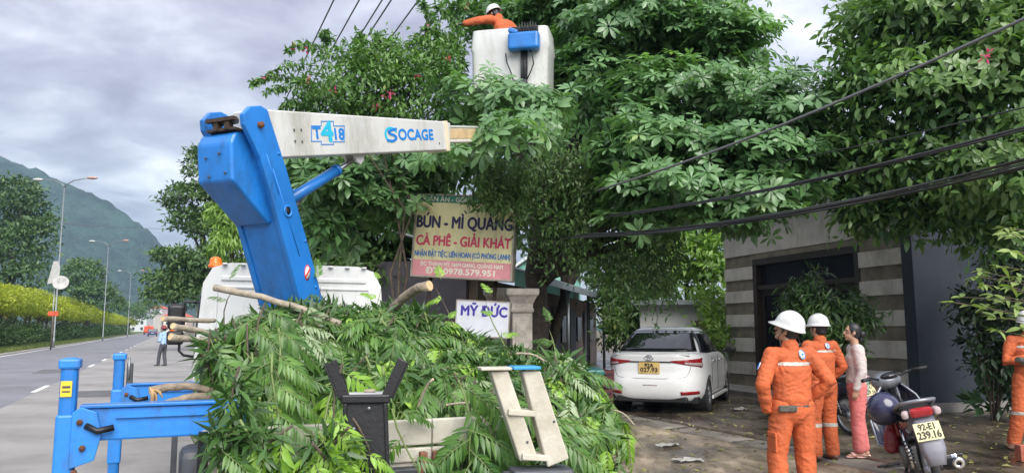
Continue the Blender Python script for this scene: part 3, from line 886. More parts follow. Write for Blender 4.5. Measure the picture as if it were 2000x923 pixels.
simple_tree('courtyard_tree', 'sunlit light-green tree beyond the white car, left of the striped wall', at_ground(1345, 30), .2,
            [gblob(1340, 500, 30, 55, 40, 1.5), gblob(1385, 540, 29, 40, 60, 1.4), gblob(1300, 530, 30, 50, 35, 1.4), gblob(1270, 480, 31, 60, 35, 1.5), gblob(1400, 480, 29, 40, 40, 1.2), gblob(1340, 460, 31, 70, 25, 1.5)], 5200, .30, L_brt, tpl=LF, clump=(8, .25), down=.3, bark=M_bark)
simple_tree('courtyard_tree', 'broad mid-green tree behind the shop eave and the white car', at_ground(1230, 25), .2,
            [gblob(1220, 560, 25, 60, 35, 1.2), gblob(1275, 575, 26, 50, 24, 1.2), gblob(1180, 520, 26, 60, 30, 1.2), gblob(1260, 545, 25, 45, 35, 1), gblob(1240, 610, 24, 36, 25, 1)], 4600, .24, L_oval, tpl=LF, clump=(8, .2), down=.3)
shrub('courtyard_shrub', 'leafy shrub between the white car roof and the striped wall', at_ground(1400, 20), [gblob(1395, 625, 20, 30, 30, .5), gblob(1400, 660, 19.5, 30, 30, .5), gblob(1385, 590, 21, 25, 30, .5)], 1200, .16, L_brt, clump=(8, .12))

M_steel = mat('galvanised steel', (.24, .26, .27), .45, .6, var=.1, scale=5)
M_lampw = mat('lamp housing', (.45, .46, .46), .5, .1, var=.1)
M_lampr = mat('weathered lamp housing', (.42, .26, .22), .6, .1, var=.2)
def lamp(px, ptop, d, label, hdrop=0):
    t = P(px, ptop, d); base = Vector((t.x, t.y, .2))
    r = thing('street_lamp', label, 'street lamp', base, 0, 'double-armed street lamps along the verge')
    h = t.z - .2
    b = MB(); b.smooth = True; b.tube([(0, 0, -.2), (0, 0, .6), (0, 0, .62), (0, 0, h)], [.10, .09, .065, .045], 10); b.build('pole', M_steel, r)
    for sx, mm in ((-1, M_lampw), (1, M_lampr)):
        dirv = Vector((sx * .98, -sx * .15, 0))
        b = MB(); b.smooth = True
        b.tube([Vector((0, 0, h - .05)), Vector((0, 0, h + .25)) + dirv * .25, Vector((0, 0, h + .55)) + dirv * .9, Vector((0, 0, h + .68)) + dirv * 1.8, Vector((0, 0, h + .70)) + dirv * 2.3], [.05, .05, .045, .04, .04], 7)
        b.build('arm', M_steel, r)
        b = MB(); c = Vector((0, 0, h + .72)) + dirv * 2.65
        b.ell(c, (.50, .22, .13), 12, 7); b.build('lamp_head', mm, r)
lamp(126, 365, 66, 'nearest double-armed street lamp, in front of the big dark tree')
lamp(212, 480, 108, 'second double-armed street lamp, before the rounded green tree')
lamp(256, 535, 158, 'farthest double-armed street lamp, against the mountain foot')
# torn white sheet and dish by the lamp foot
def dish():
    base = P(108, 545, 62); r = thing('satellite_dish', 'white dish and pale board beside the nearest lamp pole', 'dish', (base.x, base.y, .3))
    M_w = mat('weathered white sheet', (.36, .36, .35), .7, var=.2, scale=3)
    h = base.z - .3
    b = MB(); b.smooth = True; b.tube([(0, 0, -.3), (0, 0, h)], .05, 6); b.build('pole', M_steel, r)
    b = MB(); b.lathe([(.0, 0), (.22, .03), (.44, .10), (.60, .20), (.58, .23), (.42, .12), (.0, .04)], 20, Matrix.Translation((.5, 0, h - .35)) @ Euler((R(70), R(12), R(15))).to_matrix().to_4x4()); b.build('reflector', M_w, r)
    b = MB(); b.prism([(-.5, -.4), (.5, -.2), (.35, 1.0), (.05, 1.5), (-.35, 1.5)], 0, .05, Matrix.Translation((-.1, 0, h)) @ Euler((R(80), 0, R(-10))).to_matrix().to_4x4()); b.build('board', M_w, r)
dish()
M_redp = mat('faded red board', (.55, .09, .04), .7, var=.25, scale=3)
def redsign():
    p = P(104, 612, 56); r = thing('verge_sign', 'small orange-red board on a post among the roadside trees', 'sign', (p.x, p.y, .3))
    h = p.z - .3
    MB().tube([(0, 0, -.2), (0, .06, h + .2)], .05, 6).build('post', M_bark, r)
    o = MB().box((0, 0, h), (.75, .05, .34)).build('board', M_redp, r); bev(o, .01)
redsign()

# far vehicles on the road
def far_vehicle(name, label, px, d, col, w, h, L_, kind):
    p = P(px, 650, d); r = thing(name, label, 'car' if kind == 'car' else 'truck', (p.x, p.y, 0), ROAD_A)
    M_b = mat(name + ' paint', col, .35, .2, var=.05); M_g = mat('dark car glass', (.015, .018, .022), .1, var=0)
    M_t = mat('tyre rubber', (.02, .02, .02), .8, var=.1)
    b = MB()
    if kind == 'car':
        pr = [(-L_ / 2, .35), (-L_ / 2, .95), (-L_ * .40, 1.02), (-L_ * .30, h), (L_ * .12, h), (L_ * .26, 1.0), (L_ / 2 - .1, .85), (L_ / 2, .35)]
        b.prism(pr, -w / 2, w / 2, Matrix(((0, 0, 1, 0), (1, 0, 0, 0), (0, 1, 0, 0), (0, 0, 0, 1)))); o = b.build('body', M_b, r); bev(o, .08)
        o = MB().box((0, -L_ * .35 - .03, (h + 1.02) / 2), (w * .82, .05, (h - 1.02) * .8), (R(-28), 0, 0)).build('rear_window', M_g, r)
        for s in (-1, 1):
            MB().box((s * w * .4, -L_ / 2 - .01, .85), (w * .16, .04, .16)).build('tail_light', mat('tail light red', (.5, .02, .02), .3, var=0), r)
        MB().box((0, -L_ / 2 - .02, .75), (.5, .02, .13)).build('licence_plate', M_lampw, r)
        z = .33
    else:
        o = MB().box((0, 1.9, 1.5), (w, 1.9, 2.1)).build('cab', M_b, r); bev(o, .12)
        o = MB().box((0, -1.4, 1.0), (w, 4.6, .7)).build('cargo_bed', M_b, r); bev(o, .04)
        b = MB(); b.smooth = True; b.tube([(0, .5, 1.3), (0, .4, 2.6), (.1, -2.2, 3.1)], [.18, .16, .10], 8); b.build('crane_arm', mat('crane yellow', (.6, .35, .03), .5), r)
        z = .45
    for sx in (-1, 1):
        for yy in (-L_ * .3, L_ * .3):
            b = MB(); b.lathe([(.05, -.1), (z * .6, -.11), (z, -.08), (z, .08), (z * .6, .11), (.05, .1)], 16, Matrix.Translation((sx * (w / 2 - .1), yy, z)) @ Matrix.Rotation(R(90), 4, 'Y')); b.build('wheel', M_t, r)
far_vehicle('far_car', 'small dark blue car driving away on the distant road', 298, 170, (.02, .04, .10), 1.9, 1.6, 4.3, 'car')
far_vehicle('far_truck', 'red crane truck far down the road beyond the dark blue car', 290, 235, (.6, .09, .04), 2.6, 2.4, 6.6, 'truck')
# distant town blocks at the end of the road
M_town = [mat('town wall %s' % k, c, .8, var=.08) for k, c in (('cream', (.62, .58, .50)), ('grey', (.48, .50, .50)), ('rose', (.55, .42, .36)))]
M_win = mat('dark window glass', (.03, .04, .05), .15, var=0)
for k, (px, d, w, h) in enumerate(((282, 420, 10, 10), (300, 430, 8, 13), (316, 440, 9, 11), (332, 430, 8, 9), (268, 400, 9, 8), (348, 400, 8, 8))):
    p = P(px, 650, d); col = ('cream', 'grey', 'rose')[k % 3]
    r = thing('town_house', ('lowest left, cream', 'tall grey', 'rose', 'low cream', 'low grey', 'rightmost rose')[k] + ' narrow house at the far end of the road', 'house', (p.x, p.y, 0))
    o = MB().box((0, 4, h / 2), (w, 8, h)).build('wall', M_town[k % 3], r)
    MB().prism([(-w / 2 - .4, h), (w / 2 + .4, h), (0, h + 1.8)], -8.4, .4, Matrix(((1, 0, 0, 0), (0, 0, -1, 0), (0, 1, 0, 0), (0, 0, 0, 1)))).build('roof', M_redp if k % 2 else M_steel, r)
    wm = MB().box((0, 0, 0), (1.3, .12, 1.5)).mesh('window', M_win)
    for fz in range(int(h // 3)):
        for fx in (-1, 1):
            link('window', wm, r, (fx * w * .24, -.03, 1.8 + fz * 3))
# overhead wires
M_wire = mat('bare wire', (.13, .13, .14), .6, .3, var=0)
M_cable = mat('black cable', (.022, .023, .026), .5, var=.1)
for k, (px, z) in enumerate(((630, 9.4), (681, 9.4), (727, 9.4), (746, 9.0), (800, 9.4), (858, 9.4))):
    s = (px - 340) / 642 * (z - CAMZ) * 1500 / 1639
    pts = []
    for i in range(31):
        t = 2 + i * 4.4; pts.append(st(s, t, z + .0015 * (t - 45) ** 2 * .12))
    o = MB().tube(pts, .019, 6).build('power_line', M_wire); tag(o, 'thin high wire running along the road over the creepers', 'wire', 'high wires along the road')
o = MB().tube([P(118, 436, 66), P(230, 444, 100), P(332, 447, 150), P(420, 447, 190)], .035, 5).build('power_line', M_wire); tag(o, 'thin wire crossing in front of the mountain from the nearest lamp', 'wire')
def cable(pts, rad, label, group=None, sag=.2, m=M_cable):
    A, B = P(*pts[0]), P(*pts[1]); n = 26
    q = [A.lerp(B, i / n) - Vector((0, 0, sag * 4 * (i / n) * (1 - i / n))) for i in range(n + 1)]
    o = MB().tube(q, rad, 7).build('cable', m); return tag(o, label, 'cable', group)
cable(((2110, -15, 6.2), (1165, 372, 11.2)), .016, 'single thick grey cable, highest of the cables crossing the right-hand tree', None, .12, mat('grey cable', (.12, .125, .13), .5, var=.1))
cable(((2100, 185, 6.2), (1500, 320, 10.8)), .007, 'thinnest cable, second from the top in front of the right-hand tree', None, .03)
cable(((2100, 222, 6.2), (1190, 420, 11.4)), .014, 'black cable running above the cable bundle into the crown', None, .10)
cable(((2100, 228, 6.25), (1180, 424, 11.4)), .009, 'slim black cable hugging the black cable above the bundle', None, .10)
for k in range(8):
    cable(((2100, 282 + k * 3.6, 6.3 + .03 * k), (1150 - 8 * k, 455 + k * 1.4, 11.9 + .05 * k)), random.choice((.006, .008, .011)), 'black cable in the low sagging bundle before the house front', 'cables of the low bundle', .17 + random.uniform(-.02, .03))
cb = MB(); cb.smooth = True
# ------------------------------------------------------------------ buildings right and centre
M_stl = mat('light stone cladding', (.52, .49, .44), .75, var=.12, scale=3, bump=.3, bscale=40, dirt=((.16, .14, .11), .7, 1.6))
M_std = mat('dark stone cladding', (.19, .165, .125), .85, var=.3, scale=2.5, bump=.6, bscale=30)
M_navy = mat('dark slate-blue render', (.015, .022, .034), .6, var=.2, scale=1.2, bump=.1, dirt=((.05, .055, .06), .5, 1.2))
M_frame = mat('dark door frame', (.026, .018, .015), .45, var=.2, scale=5)
M_dglass = mat('dark door glass', (.010, .011, .017), .25, var=0, spec=.15)
M_plinth = mat('plinth stone', (.20, .19, .18), .8, var=.2, scale=3, bump=.3)
A_, B_ = Vector((5.4, 19.4, 0)), Vector((7.14, 14.0, 0))
def house():
    gz = .12
    ex = (B_ - A_).normalized(); L_ = (B_ - A_).length; ey = Vector((-ex.y, ex.x, 0))      # ey points into the house
    if ey.x < 0: ey = -ey
    M = Matrix((ex, ey, Vector((0, 0, 1)))).transposed().to_4x4(); M.translation = A_ + Vector((0, 0, gz))
    r = link('house', None); r.matrix_world = M
    tag(r, 'single-storey house with grey striped stone front, dark door and dark blue end wall', 'house')
    H = 4.6; s0, s1 = .194 * L_, .806 * L_; dt = 3.12
    core = MB()
    core.box((s0 / 2, .22, H / 2), (s0, .34, H)); core.box(((s1 + L_) / 2, .22, H / 2), (L_ - s1, .34, H)); core.box(((s0 + s1) / 2, .22, (H + dt) / 2), (s1 - s0, .34, H - dt))
    core.build('wall', M_std, r)
    bands = [.0, .13, .40, .70, .94, 1.27, 1.53, 1.83, 2.11, 2.40, 2.66, 2.97, 3.25, 4.6]
    # band edges from the ground up; odd gaps are the pale courses
    for k in range(len(bands) - 1):
        z0, z1 = bands[k], bands[k + 1]; pale = k % 2 == 0
        z0 = max(z0, .0); proud = .05 if pale else .012
        segs = [(-.05, s0), (s1, L_)] if z0 < dt - .1 else [(-.05, L_)]
        if z0 < dt < z1:
            segs = [(-.05, s0), (s1, L_)]
        for a, c in segs:
            n = max(1, int((c - a) / 1.3)) if pale else 1
            for q in range(n):
                xa, xc = lerp(a, c, q / n), lerp(a, c, (q + 1) / n)
                o = MB().box(((xa + xc) / 2, .05 - proud / 2 - .002, (z0 + z1) / 2), (xc - xa - .006, .006 + proud, z1 - z0 - .006)).build('stone_panel', M_stl if pale else M_std, r)
                bev(o, .004, 1)
    if True:
        o = MB().box(((s0 + s1) / 2, .035, dt + .065), (s1 - s0 - .01, .05, .124)).build('lintel', M_std, r)
    # door: frame, mullions, leaves
    w = s1 - s0
    fr = MB()
    for x in (s0 + .07, s1 - .07): fr.box((x, .12, dt / 2), (.14, .20, dt))
    fr.box(((s0 + s1) / 2, .12, dt - .07), (w - .28, .198, .14)); fr.box(((s0 + s1) / 2, .12, 2.45), (w - .28, .16, .10))
    d = fr.build('door', M_frame, r)
    for k in range(4):
        xa = s0 + .14 + (w - .28) * k / 4; xb = s0 + .14 + (w - .28) * (k + 1) / 4
        lf = MB()
        for x in (xa + .06, xb - .06): lf.box((x, .16, 1.2), (.11, .05, 2.4))
        for z in (.12, 1.0, 2.33): lf.box(((xa + xb) / 2, .16, z), (xb - xa - .23, .046, .14))
        lf.build('door_leaf', M_frame, d)
        MB().box(((xa + xb) / 2, .175, 1.25), (xb - xa - .1, .012, 2.4)).build('pane', M_dglass, d)
        MB().box(((xa + xb) / 2, .175, 2.74), (xb - xa + .02, .012, .60)).build('pane', M_dglass, d)
        MB().tube([(xb - .09, .1, 1.0), (xb - .09, .09, 1.25)], .012, 6).build('handle', M_steel, d)
    MB().box((L_ / 2, 1.6, 2.25), (L_ - .6, .1, 4.5)).build('inner_wall', M_frame, r)
    MB().box((L_ / 2 - .1, -.45, .04), (L_ - .3, .9, .14)).build('step', M_plinth, r)
    # end wall facing the road, and the porch beyond it
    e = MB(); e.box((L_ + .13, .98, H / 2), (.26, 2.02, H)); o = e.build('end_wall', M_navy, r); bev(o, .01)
    MB().box((L_ + .15, .98, .07), (.34, 2.06, .22)).build('skirting', M_plinth, r)
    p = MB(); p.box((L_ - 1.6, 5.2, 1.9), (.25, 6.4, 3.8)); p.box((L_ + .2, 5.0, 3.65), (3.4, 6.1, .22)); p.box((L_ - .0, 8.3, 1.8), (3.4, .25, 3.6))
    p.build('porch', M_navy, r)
    rf = MB(); rf.box((L_ / 2 + .2, 4.0, H + .12), (L_ + .8, 9, .24)); rf.build('roof', M_plinth, r)
house()

# --- shop with the eave running back, behind the sign
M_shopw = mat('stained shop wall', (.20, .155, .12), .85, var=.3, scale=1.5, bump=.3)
M_shopd = mat('dark shopfront', (.075, .068, .08), .7, var=.2, scale=2)  # dark purple-grey is the shopfront's own tone
M_roofz = mat('zinc roofing', (.30, .33, .35), .5, .4, var=.2, scale=2)
M_mint = mat('mint green render', (.30, .62, .50), .8, var=.1, scale=2)
M_white = mat('whitewash', (.74, .74, .72), .8, var=.1, scale=2, bump=.1)
def shop():
    a = Vector((.55, 15.9, 0)); e = Vector((4.9, 19, 0)).normalized(); l = Vector((-e.y, e.x, 0))
    M = Matrix((e, l, Vector((0, 0, 1)))).transposed().to_4x4(); M.translation = a + Vector((0, 0, .1))
    r = link('shop', None); r.matrix_world = M; tag(r, 'low brown-walled shop with a zinc eave running back beside the white car', 'shop')
    H = 2.62; L_ = 18
    w = MB(); w.box((L_ / 2 + .6, 1.6, H / 2), (L_, .2, H)); w.build('wall', M_shopw, r)
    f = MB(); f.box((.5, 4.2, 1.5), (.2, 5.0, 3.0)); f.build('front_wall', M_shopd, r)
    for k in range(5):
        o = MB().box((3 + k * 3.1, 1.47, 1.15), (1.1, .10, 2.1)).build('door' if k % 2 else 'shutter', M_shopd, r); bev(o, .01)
        MB().box((4.4 + k * 3.1, 1.47, 1.5), (.9, .08, .9)).build('window', M_dglass, r)
        MB().tube([(1.7 + k * 3.6, .35, -.1), (1.7 + k * 3.6, .35, H - .05)], .05, 8).build('post', M_steel, r)
    # roof sheets, each ribbed
    for k in range(9):
        b = MB(); x0 = .0 + k * 2.05
        vs = []; fs = []; n = 20
        for i in range(n + 1):
            x = x0 + 2.05 * i / n; zz = .018 * (1 if i % 2 else -1)
            vs += [(x, .02, H + zz), (x, 6.0, H + 1.9 + zz), (x, .02, H + zz - .02), (x, 6, H + 1.88 + zz)]
        for i in range(n):
            q = i * 4; fs += [(q, q + 4, q + 5, q + 1), (q + 2, q + 3, q + 7, q + 6), (q, q + 2, q + 6, q + 4)]
        b.add(vs, fs); b.build('roof_sheet', M_roofz, r)
    MB().box((L_ / 2 + .2, -.02, H - .10), (L_ + .4, .05, .14)).build('fascia', M_roofz, r)
shop()
def gable_house():
    p = P(1062, 560, 30); r = thing('far_house', 'mint green gabled house glimpsed behind the shop roof', 'house', (p.x, p.y, .1), R(-8))
    w = 2.3; h = P(1088, 532, 30).z; hp = P(1088, 492, 30).z
    MB().prism([(-w / 2, 0), (w / 2, 0), (w / 2, h), (0, hp), (-w / 2, h)], 0, 6, Matrix(((1, 0, 0, 0), (0, 0, 1, 0), (0, 1, 0, 0), (0, 0, 0, 1)))).build('wall', M_mint, r)
    for s in (-1, 1):
        a = math.atan2(hp - h, w / 2); b = MB(); b.box((s * w * .27, 3, (h + hp) / 2 + .08), (math.hypot(w / 2, hp - h) + .3, 6.6, .08), (0, s * a, 0)); b.build('roof', M_white, r)
    MB().box((0, -.02, h * .6), (.8, .08, 1.0)).build('window', M_dglass, r)
gable_house()
def outbuilding():
    p = P(1340, 640, 22); r = thing('outbuilding', 'small white outbuilding with flat grey roof beyond the white car', 'building', (p.x, p.y, .1), R(-14))
    h = P(1345, 602, 22).z
    o = MB().box((0, 1.5, h / 2), (2.6, 3, h)).build('wall', M_white, r); bev(o, .02)
    o = MB().box((0, 1.4, h + .07), (3.0, 3.5, .14)).build('roof', M_roofz, r)
    o = MB().box((-.5, -.02, h * .55), (.6, .1, .7)).build('window', M_dglass, r)
    MB().box((.6, -.02, h * .4), (.7, .1, h * .8)).build('door', M_shopw, r)
outbuilding()
shrub('courtyard_shrub', 'dark leafy shrub closing the gap at the far end of the shop eave', at_ground(1215, 23), [blob(1205, 640, 23, 40, 40, .7), blob(1240, 630, 23.5, 35, 45, .7), blob(1190, 600, 24, 30, 40, .7), blob(1225, 590, 24, 40, 35, .7)], 2600, .2, L_oval, clump=(9, .14), down=.3)
# --- gate pillar with moulded cap
M_stone = mat('weathered pillar stone', (.36, .33, .29), .9, var=.35, scale=4, bump=.4, bscale=30)
def pillar(px, d, label, w, ztop):
    q = P(px, 640, d); r = thing('gate_pillar', label, 'pillar', (q.x, q.y, .03), R(6))
    zs = ztop - .03
    o = MB().box((0, 0, (zs - .42) / 2), (w, w, zs - .42)).build('shaft', M_stone, r); bev(o, .02)
    b = MB(); prof = [(.50, 0), (.56, .03), (.56, .07), (.52, .09), (.52, .16), (.60, .22), (.68, .28), (.78, .32), (.80, .36), (.80, .42), (.72, .43)]
    n = len(prof); vs = []; fs = []
    for rr, z in prof:
        k = rr * w; vs += [(-k, -k, zs - .42 + z), (k, -k, zs - .42 + z), (k, k, zs - .42 + z), (-k, k, zs - .42 + z)]
    for i in range(n - 1):
        for j in range(4): fs.append((i * 4 + j, i * 4 + (j + 1) % 4, (i + 1) * 4 + (j + 1) % 4, (i + 1) * 4 + j))
    fs.append(((n - 1) * 4, (n - 1) * 4 + 1, (n - 1) * 4 + 2, (n - 1) * 4 + 3))
    b.add(vs, fs); b.build('capital', M_stone, r)
    o = MB().box((0, -w / 2 - .004, (zs - .42) * .55), (w * .66, .02, (zs - .42) * .75)).build('panel', M_stone, r); bev(o, .008)
pillar(1018, 13.8, 'stone gate pillar with moulded capital right of the small white sign', .36, 2.30)
pillar(972, 15.2, 'second stone gate pillar half hidden behind the small white sign', .34, 2.38)

# --- the two signs
M_cream = mat('stained cream sign face', (.66, .60, .30), .6, scale=2.2, col2=(.82, .77, .46), lo=.3, hi=.7, dirt=((.30, .24, .12), .6, 2.5))
M_pinkb = mat('faded pink band', (.72, .30, .33), .6, var=.14, scale=3)
M_greenb = mat('green band', (.04, .22, .15), .6, var=.2, scale=3)
M_navyt = mat('navy lettering', (.025, .02, .09), .6, var=0)
M_redt = mat('pink-red lettering', (.62, .06, .13), .6, var=0)
M_bluet = mat('blue lettering', (.02, .16, .48), .6, var=0)
M_palet = mat('pale lettering', (.85, .80, .68), .6, var=0)
M_signcase = mat('sign case', (.36, .32, .27), .7, var=.25, scale=4)
def shop_sign():
    d = 13.6
    c = P(905, 462, d); w, h, t = 1.84, 1.50, .34
    r = link('shop_sign', None); tag(r, 'yellowish lightbox shop sign with navy and red lettering under the creepers', 'sign')
    M = Matrix.Translation(c) @ Matrix.Rotation(R(-9), 4, 'Z') @ Matrix.Rotation(R(3.6), 4, 'Y')
    r.matrix_world = M
    o = MB().box((0, t / 2 + .012, 0), (w, t, h)).build('case', M_signcase, r); bev(o, .012)
    F = lambda x, z, y=0.: Matrix.Translation((x, y, z)) @ Matrix.Rotation(R(90), 4, 'X')
    def band(name, z0, z1, m, y=.0):
        return MB().box((0, .006 + y, (z0 + z1) / 2), (w - .05, .012, z1 - z0)).build(name, m, r)
    band('green_band', .60, .725, M_greenb); band('face', -.44, .598, M_cream); band('pink_band', -.725, -.442, M_pinkb)
    fr = MB()
    for s in (-1, 1):
        fr.box((s * (w / 2 - .012), -.006, 0), (.026, .03, h)); fr.box((0, -.006, s * (h / 2 - .012)), (w - .052, .03, .026))
    fr.build('frame', M_signcase, r)
    text('lettering', 'QUÁN ĂN - GỎI', M_palet, r, F(-.42, .655, -.003), .12, .86, .002)
    text('lettering', 'BÚN - MÌ QUẢNG', M_navyt, r, F(0, .235, -.003), .30, 1.74, .013)
    text('lettering', 'CÀ PHÊ - GIẢI KHÁT', M_redt, r, F(0, -.10, -.003), .25, 1.72, .010)
    text('lettering', 'NHẬN ĐẶT TIỆC, LIÊN HOAN (CÓ PHÒNG LẠNH)', M_bluet, r, F(0, -.335, -.003), .135, 1.74, .004)
    text('lettering', 'ĐC: THẠNH MỸ, NAM GIANG, QUẢNG NAM', M_palet, r, F(.0, -.515, -.003), .10, 1.5, .003)
    text('lettering', 'ĐT: 0978.579.951', M_palet, r, F(.0, -.635, -.003), .15, 1.25, .006)
    for s in (-1, 1):
        MB().tube([(s * .6, t * .6, -h / 2), (s * .6 - .05, t * .6, -c.z + h / 2 - .3)], .035, 8).build('post', M_frame, r)
shop_sign()
def name_sign():
    d = 13.4; c = P(942, 622, d); w, h = .92, .60
    r = link('name_sign', None); tag(r, 'small white sign with blue serif name beside the stone gate pillar', 'sign')
    r.matrix_world = Matrix.Translation(c) @ Matrix.Rotation(R(-6), 4, 'Z') @ Matrix.Rotation(R(3), 4, 'Y')
    o = MB().box((0, .03, 0), (w, .05, h)).build('board', mat('white sign face', (.66, .68, .74), .5, var=.06), r); bev(o, .006)
    F = lambda x, z: Matrix.Translation((x, .003, z)) @ Matrix.Rotation(R(90), 4, 'X')
    text('lettering', 'MỸ ĐỨC', M_bluep, r, F(.02, .12), .24, .80, .012)
    fr = MB()
    for s in (-1, 1):
        fr.box((s * (w / 2 + .008), .03, 0), (.016, .07, h + .03)); fr.box((0, .03, s * (h / 2 + .008)), (w, .07, .016))
    fr.build('frame', M_signcase, r)
    for s in (-1, 1): MB().tube([(s * .3, .07, .3), (s * .3, .07, -c.z)], .02, 6).build('post', M_steel, r)
M_bluep = mat('blue-violet lettering', (.05, .03, .32), .6, var=0)
name_sign()

# --- clutter in front of the shop
M_teal = mat('teal plastic', (.01, .11, .10), .4, var=.1)
M_crate = mat('red plastic crate', (.07, .016, .02), .45, var=.12)
M_chrome = mat('chrome tube', (.7, .7, .72), .2, .9, var=0)
q = at_ground(1135, 11.6)
r = thing('rubbish_bin', 'dark teal plastic bin between the leaf pile and the white car', 'bin', q)
o = MB().box((0, 0, .44), (.5, .55, .88), None, 1.12).build('body', M_teal, r); bev(o, .04)
o = MB().box((0, 0, .93), (.62, .66, .09)).build('lid', M_teal, r); bev(o, .03)
for s in (-1, 1): MB().lathe([(.02, -.03), (.09, -.03), (.09, .03), (.02, .03)], 14, Matrix.Translation((s * .24, .28, .09)) @ Matrix.Rotation(R(90), 4, 'Y')).build('wheel', M_frame, r)
for k in range(3):
    q = at_ground(1172, 12.6)
    q = q + Vector((-.12, 0, 0)); r = thing('drinks_crate', ('lowest', 'middle', 'topmost')[k] + ' red bottle crate in the stack behind the teal bin', 'crate', q + Vector((.02 * k, 0, .30 * k)), .2 + .05 * k, 'red bottle crates by the car')
    b = MB()
    for s in (-1, 1):
        for z in (.06, .15, .24): b.box((0, s * .17, z), (.46, .02, .055)); b.box((s * .23, 0, z), (.02, .32, .055))
        for s2 in (-1, 1): b.box((s * .225, s2 * .165, .145), (.035, .035, .28))
    b.build('frame', M_crate, r); MB().box((0, 0, .02), (.44, .32, .02)).build('base', M_crate, r)
for k, px in enumerate((1072, 1096)):
    q = at_ground(px, 12.2 + .5 * k)
    r = thing('steel_chair', ('left', 'right')[k] + ' chromed hoop-back chair beyond the leaf pile', 'chair', q, .4, 'hoop-back chairs outside the shop')
    b = MB(); b.smooth = True
    b.tube([(-.2, 0, .45), (-.2, -.04, .9)] + [(-.2 * math.cos(a), -.05, .95 + .2 * math.sin(a)) for a in [math.pi * i / 8 for i in range(1, 8)]] + [(.2, -.04, .9), (.2, 0, .45)], .012, 7)
    b.build('backrest', M_chrome, r)
    o = MB().box((0, .2, .45), (.42, .42, .04)).build('seat', M_frame, r); bev(o, .015)
    for sx in (-1, 1):
        for sy in (0, .38): MB().tube([(sx * .19, sy, .44), (sx * .21, sy, 0)], .012, 6).build('leg', M_chrome, r)
L_shd = leafmat('shrub leaves with painted shade', (.006, .018, .006), (.028, .06, .018), .45, .12, 1.5, (.10, .09, .03))  # darker leaf green for the porch shrub: the porch's shade is put into the colour
# shrubs by the house
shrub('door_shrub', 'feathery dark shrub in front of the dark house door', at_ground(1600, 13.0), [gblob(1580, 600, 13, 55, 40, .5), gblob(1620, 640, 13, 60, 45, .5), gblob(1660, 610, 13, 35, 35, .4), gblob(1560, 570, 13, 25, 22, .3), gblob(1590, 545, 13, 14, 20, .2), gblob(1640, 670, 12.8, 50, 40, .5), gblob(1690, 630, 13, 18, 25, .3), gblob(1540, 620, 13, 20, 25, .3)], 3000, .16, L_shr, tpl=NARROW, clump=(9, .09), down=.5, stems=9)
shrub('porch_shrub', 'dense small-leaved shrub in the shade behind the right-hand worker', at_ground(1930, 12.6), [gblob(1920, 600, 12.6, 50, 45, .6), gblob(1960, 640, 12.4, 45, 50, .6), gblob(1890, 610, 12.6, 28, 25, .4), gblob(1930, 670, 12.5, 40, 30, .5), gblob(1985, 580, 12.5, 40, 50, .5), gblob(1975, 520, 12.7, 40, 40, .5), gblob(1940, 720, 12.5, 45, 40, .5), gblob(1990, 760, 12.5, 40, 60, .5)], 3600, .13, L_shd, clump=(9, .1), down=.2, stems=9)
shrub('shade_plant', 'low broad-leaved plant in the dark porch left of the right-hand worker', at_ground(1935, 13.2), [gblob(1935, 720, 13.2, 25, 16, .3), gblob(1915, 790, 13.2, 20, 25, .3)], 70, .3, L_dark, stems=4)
# fallen leaves
def litter():
    n = 900
    px = NR.uniform(1190, 2000, n); d = NR.uniform(6.5, 17, n)
    pos = np.array([tuple(at_ground(a, b_) + Vector((0, 0, .018))) for a, b_ in zip(px, d)])
    a = NR.uniform(0, 6.28, n); y = np.stack([np.cos(a), np.sin(a), NR.normal(size=n) * .15], 1); z = np.stack([NR.normal(size=n) * .2, NR.normal(size=n) * .2, np.ones(n)], 1)
    v, f = scatter(LF[0], LF[1], rot_to(y, z), pos, NR.uniform(.05, .13, n))
    o = link('fallen_leaves', np_mesh('fallen_leaves', v, f, leafmat('fallen leaves', (.07, .09, .02), (.32, .30, .10), .6, .1, 1, (.5, .45, .25)))); tag(o, 'fallen leaves scattered on the wet yard', 'leaves', kind='stuff')
litter()
M_litter = mat('dirty white plastic', (.36, .35, .32), .6, var=.3, scale=12)
for k, (px, py, lab) in enumerate(((1335, 891, 'crumpled white plastic bag on the yard nearest the leaf pile'), (1300, 866, 'torn pale paper sack lying on the muddy yard'), (1440, 806, 'pale wrapper on the dark wet concrete behind the nearest worker'))):
    d = 1500 * 1.55 / (py - 642); p = at_ground(px, d); b = MB(); b.smooth = True; vs = []; fs = []
    n = 9
    for i in range(n):
        for j in range(n):
            x, y = (i / (n - 1) - .5) * .34, (j / (n - 1) - .5) * .2
            vs.append((x + random.gauss(0, .012), y + random.gauss(0, .01), .02 + .045 * abs(noise.noise(Vector((x * 14, y * 14, k * 3))))))
    for i in range(n - 1):
        for j in range(n - 1): fs.append((i * n + j, (i + 1) * n + j, (i + 1) * n + j + 1, i * n + j + 1))
    b.add(vs, fs); o = b.build('litter_bag', M_litter, None, p, (0, 0, .4 * k)); tag(o, lab, 'litter')
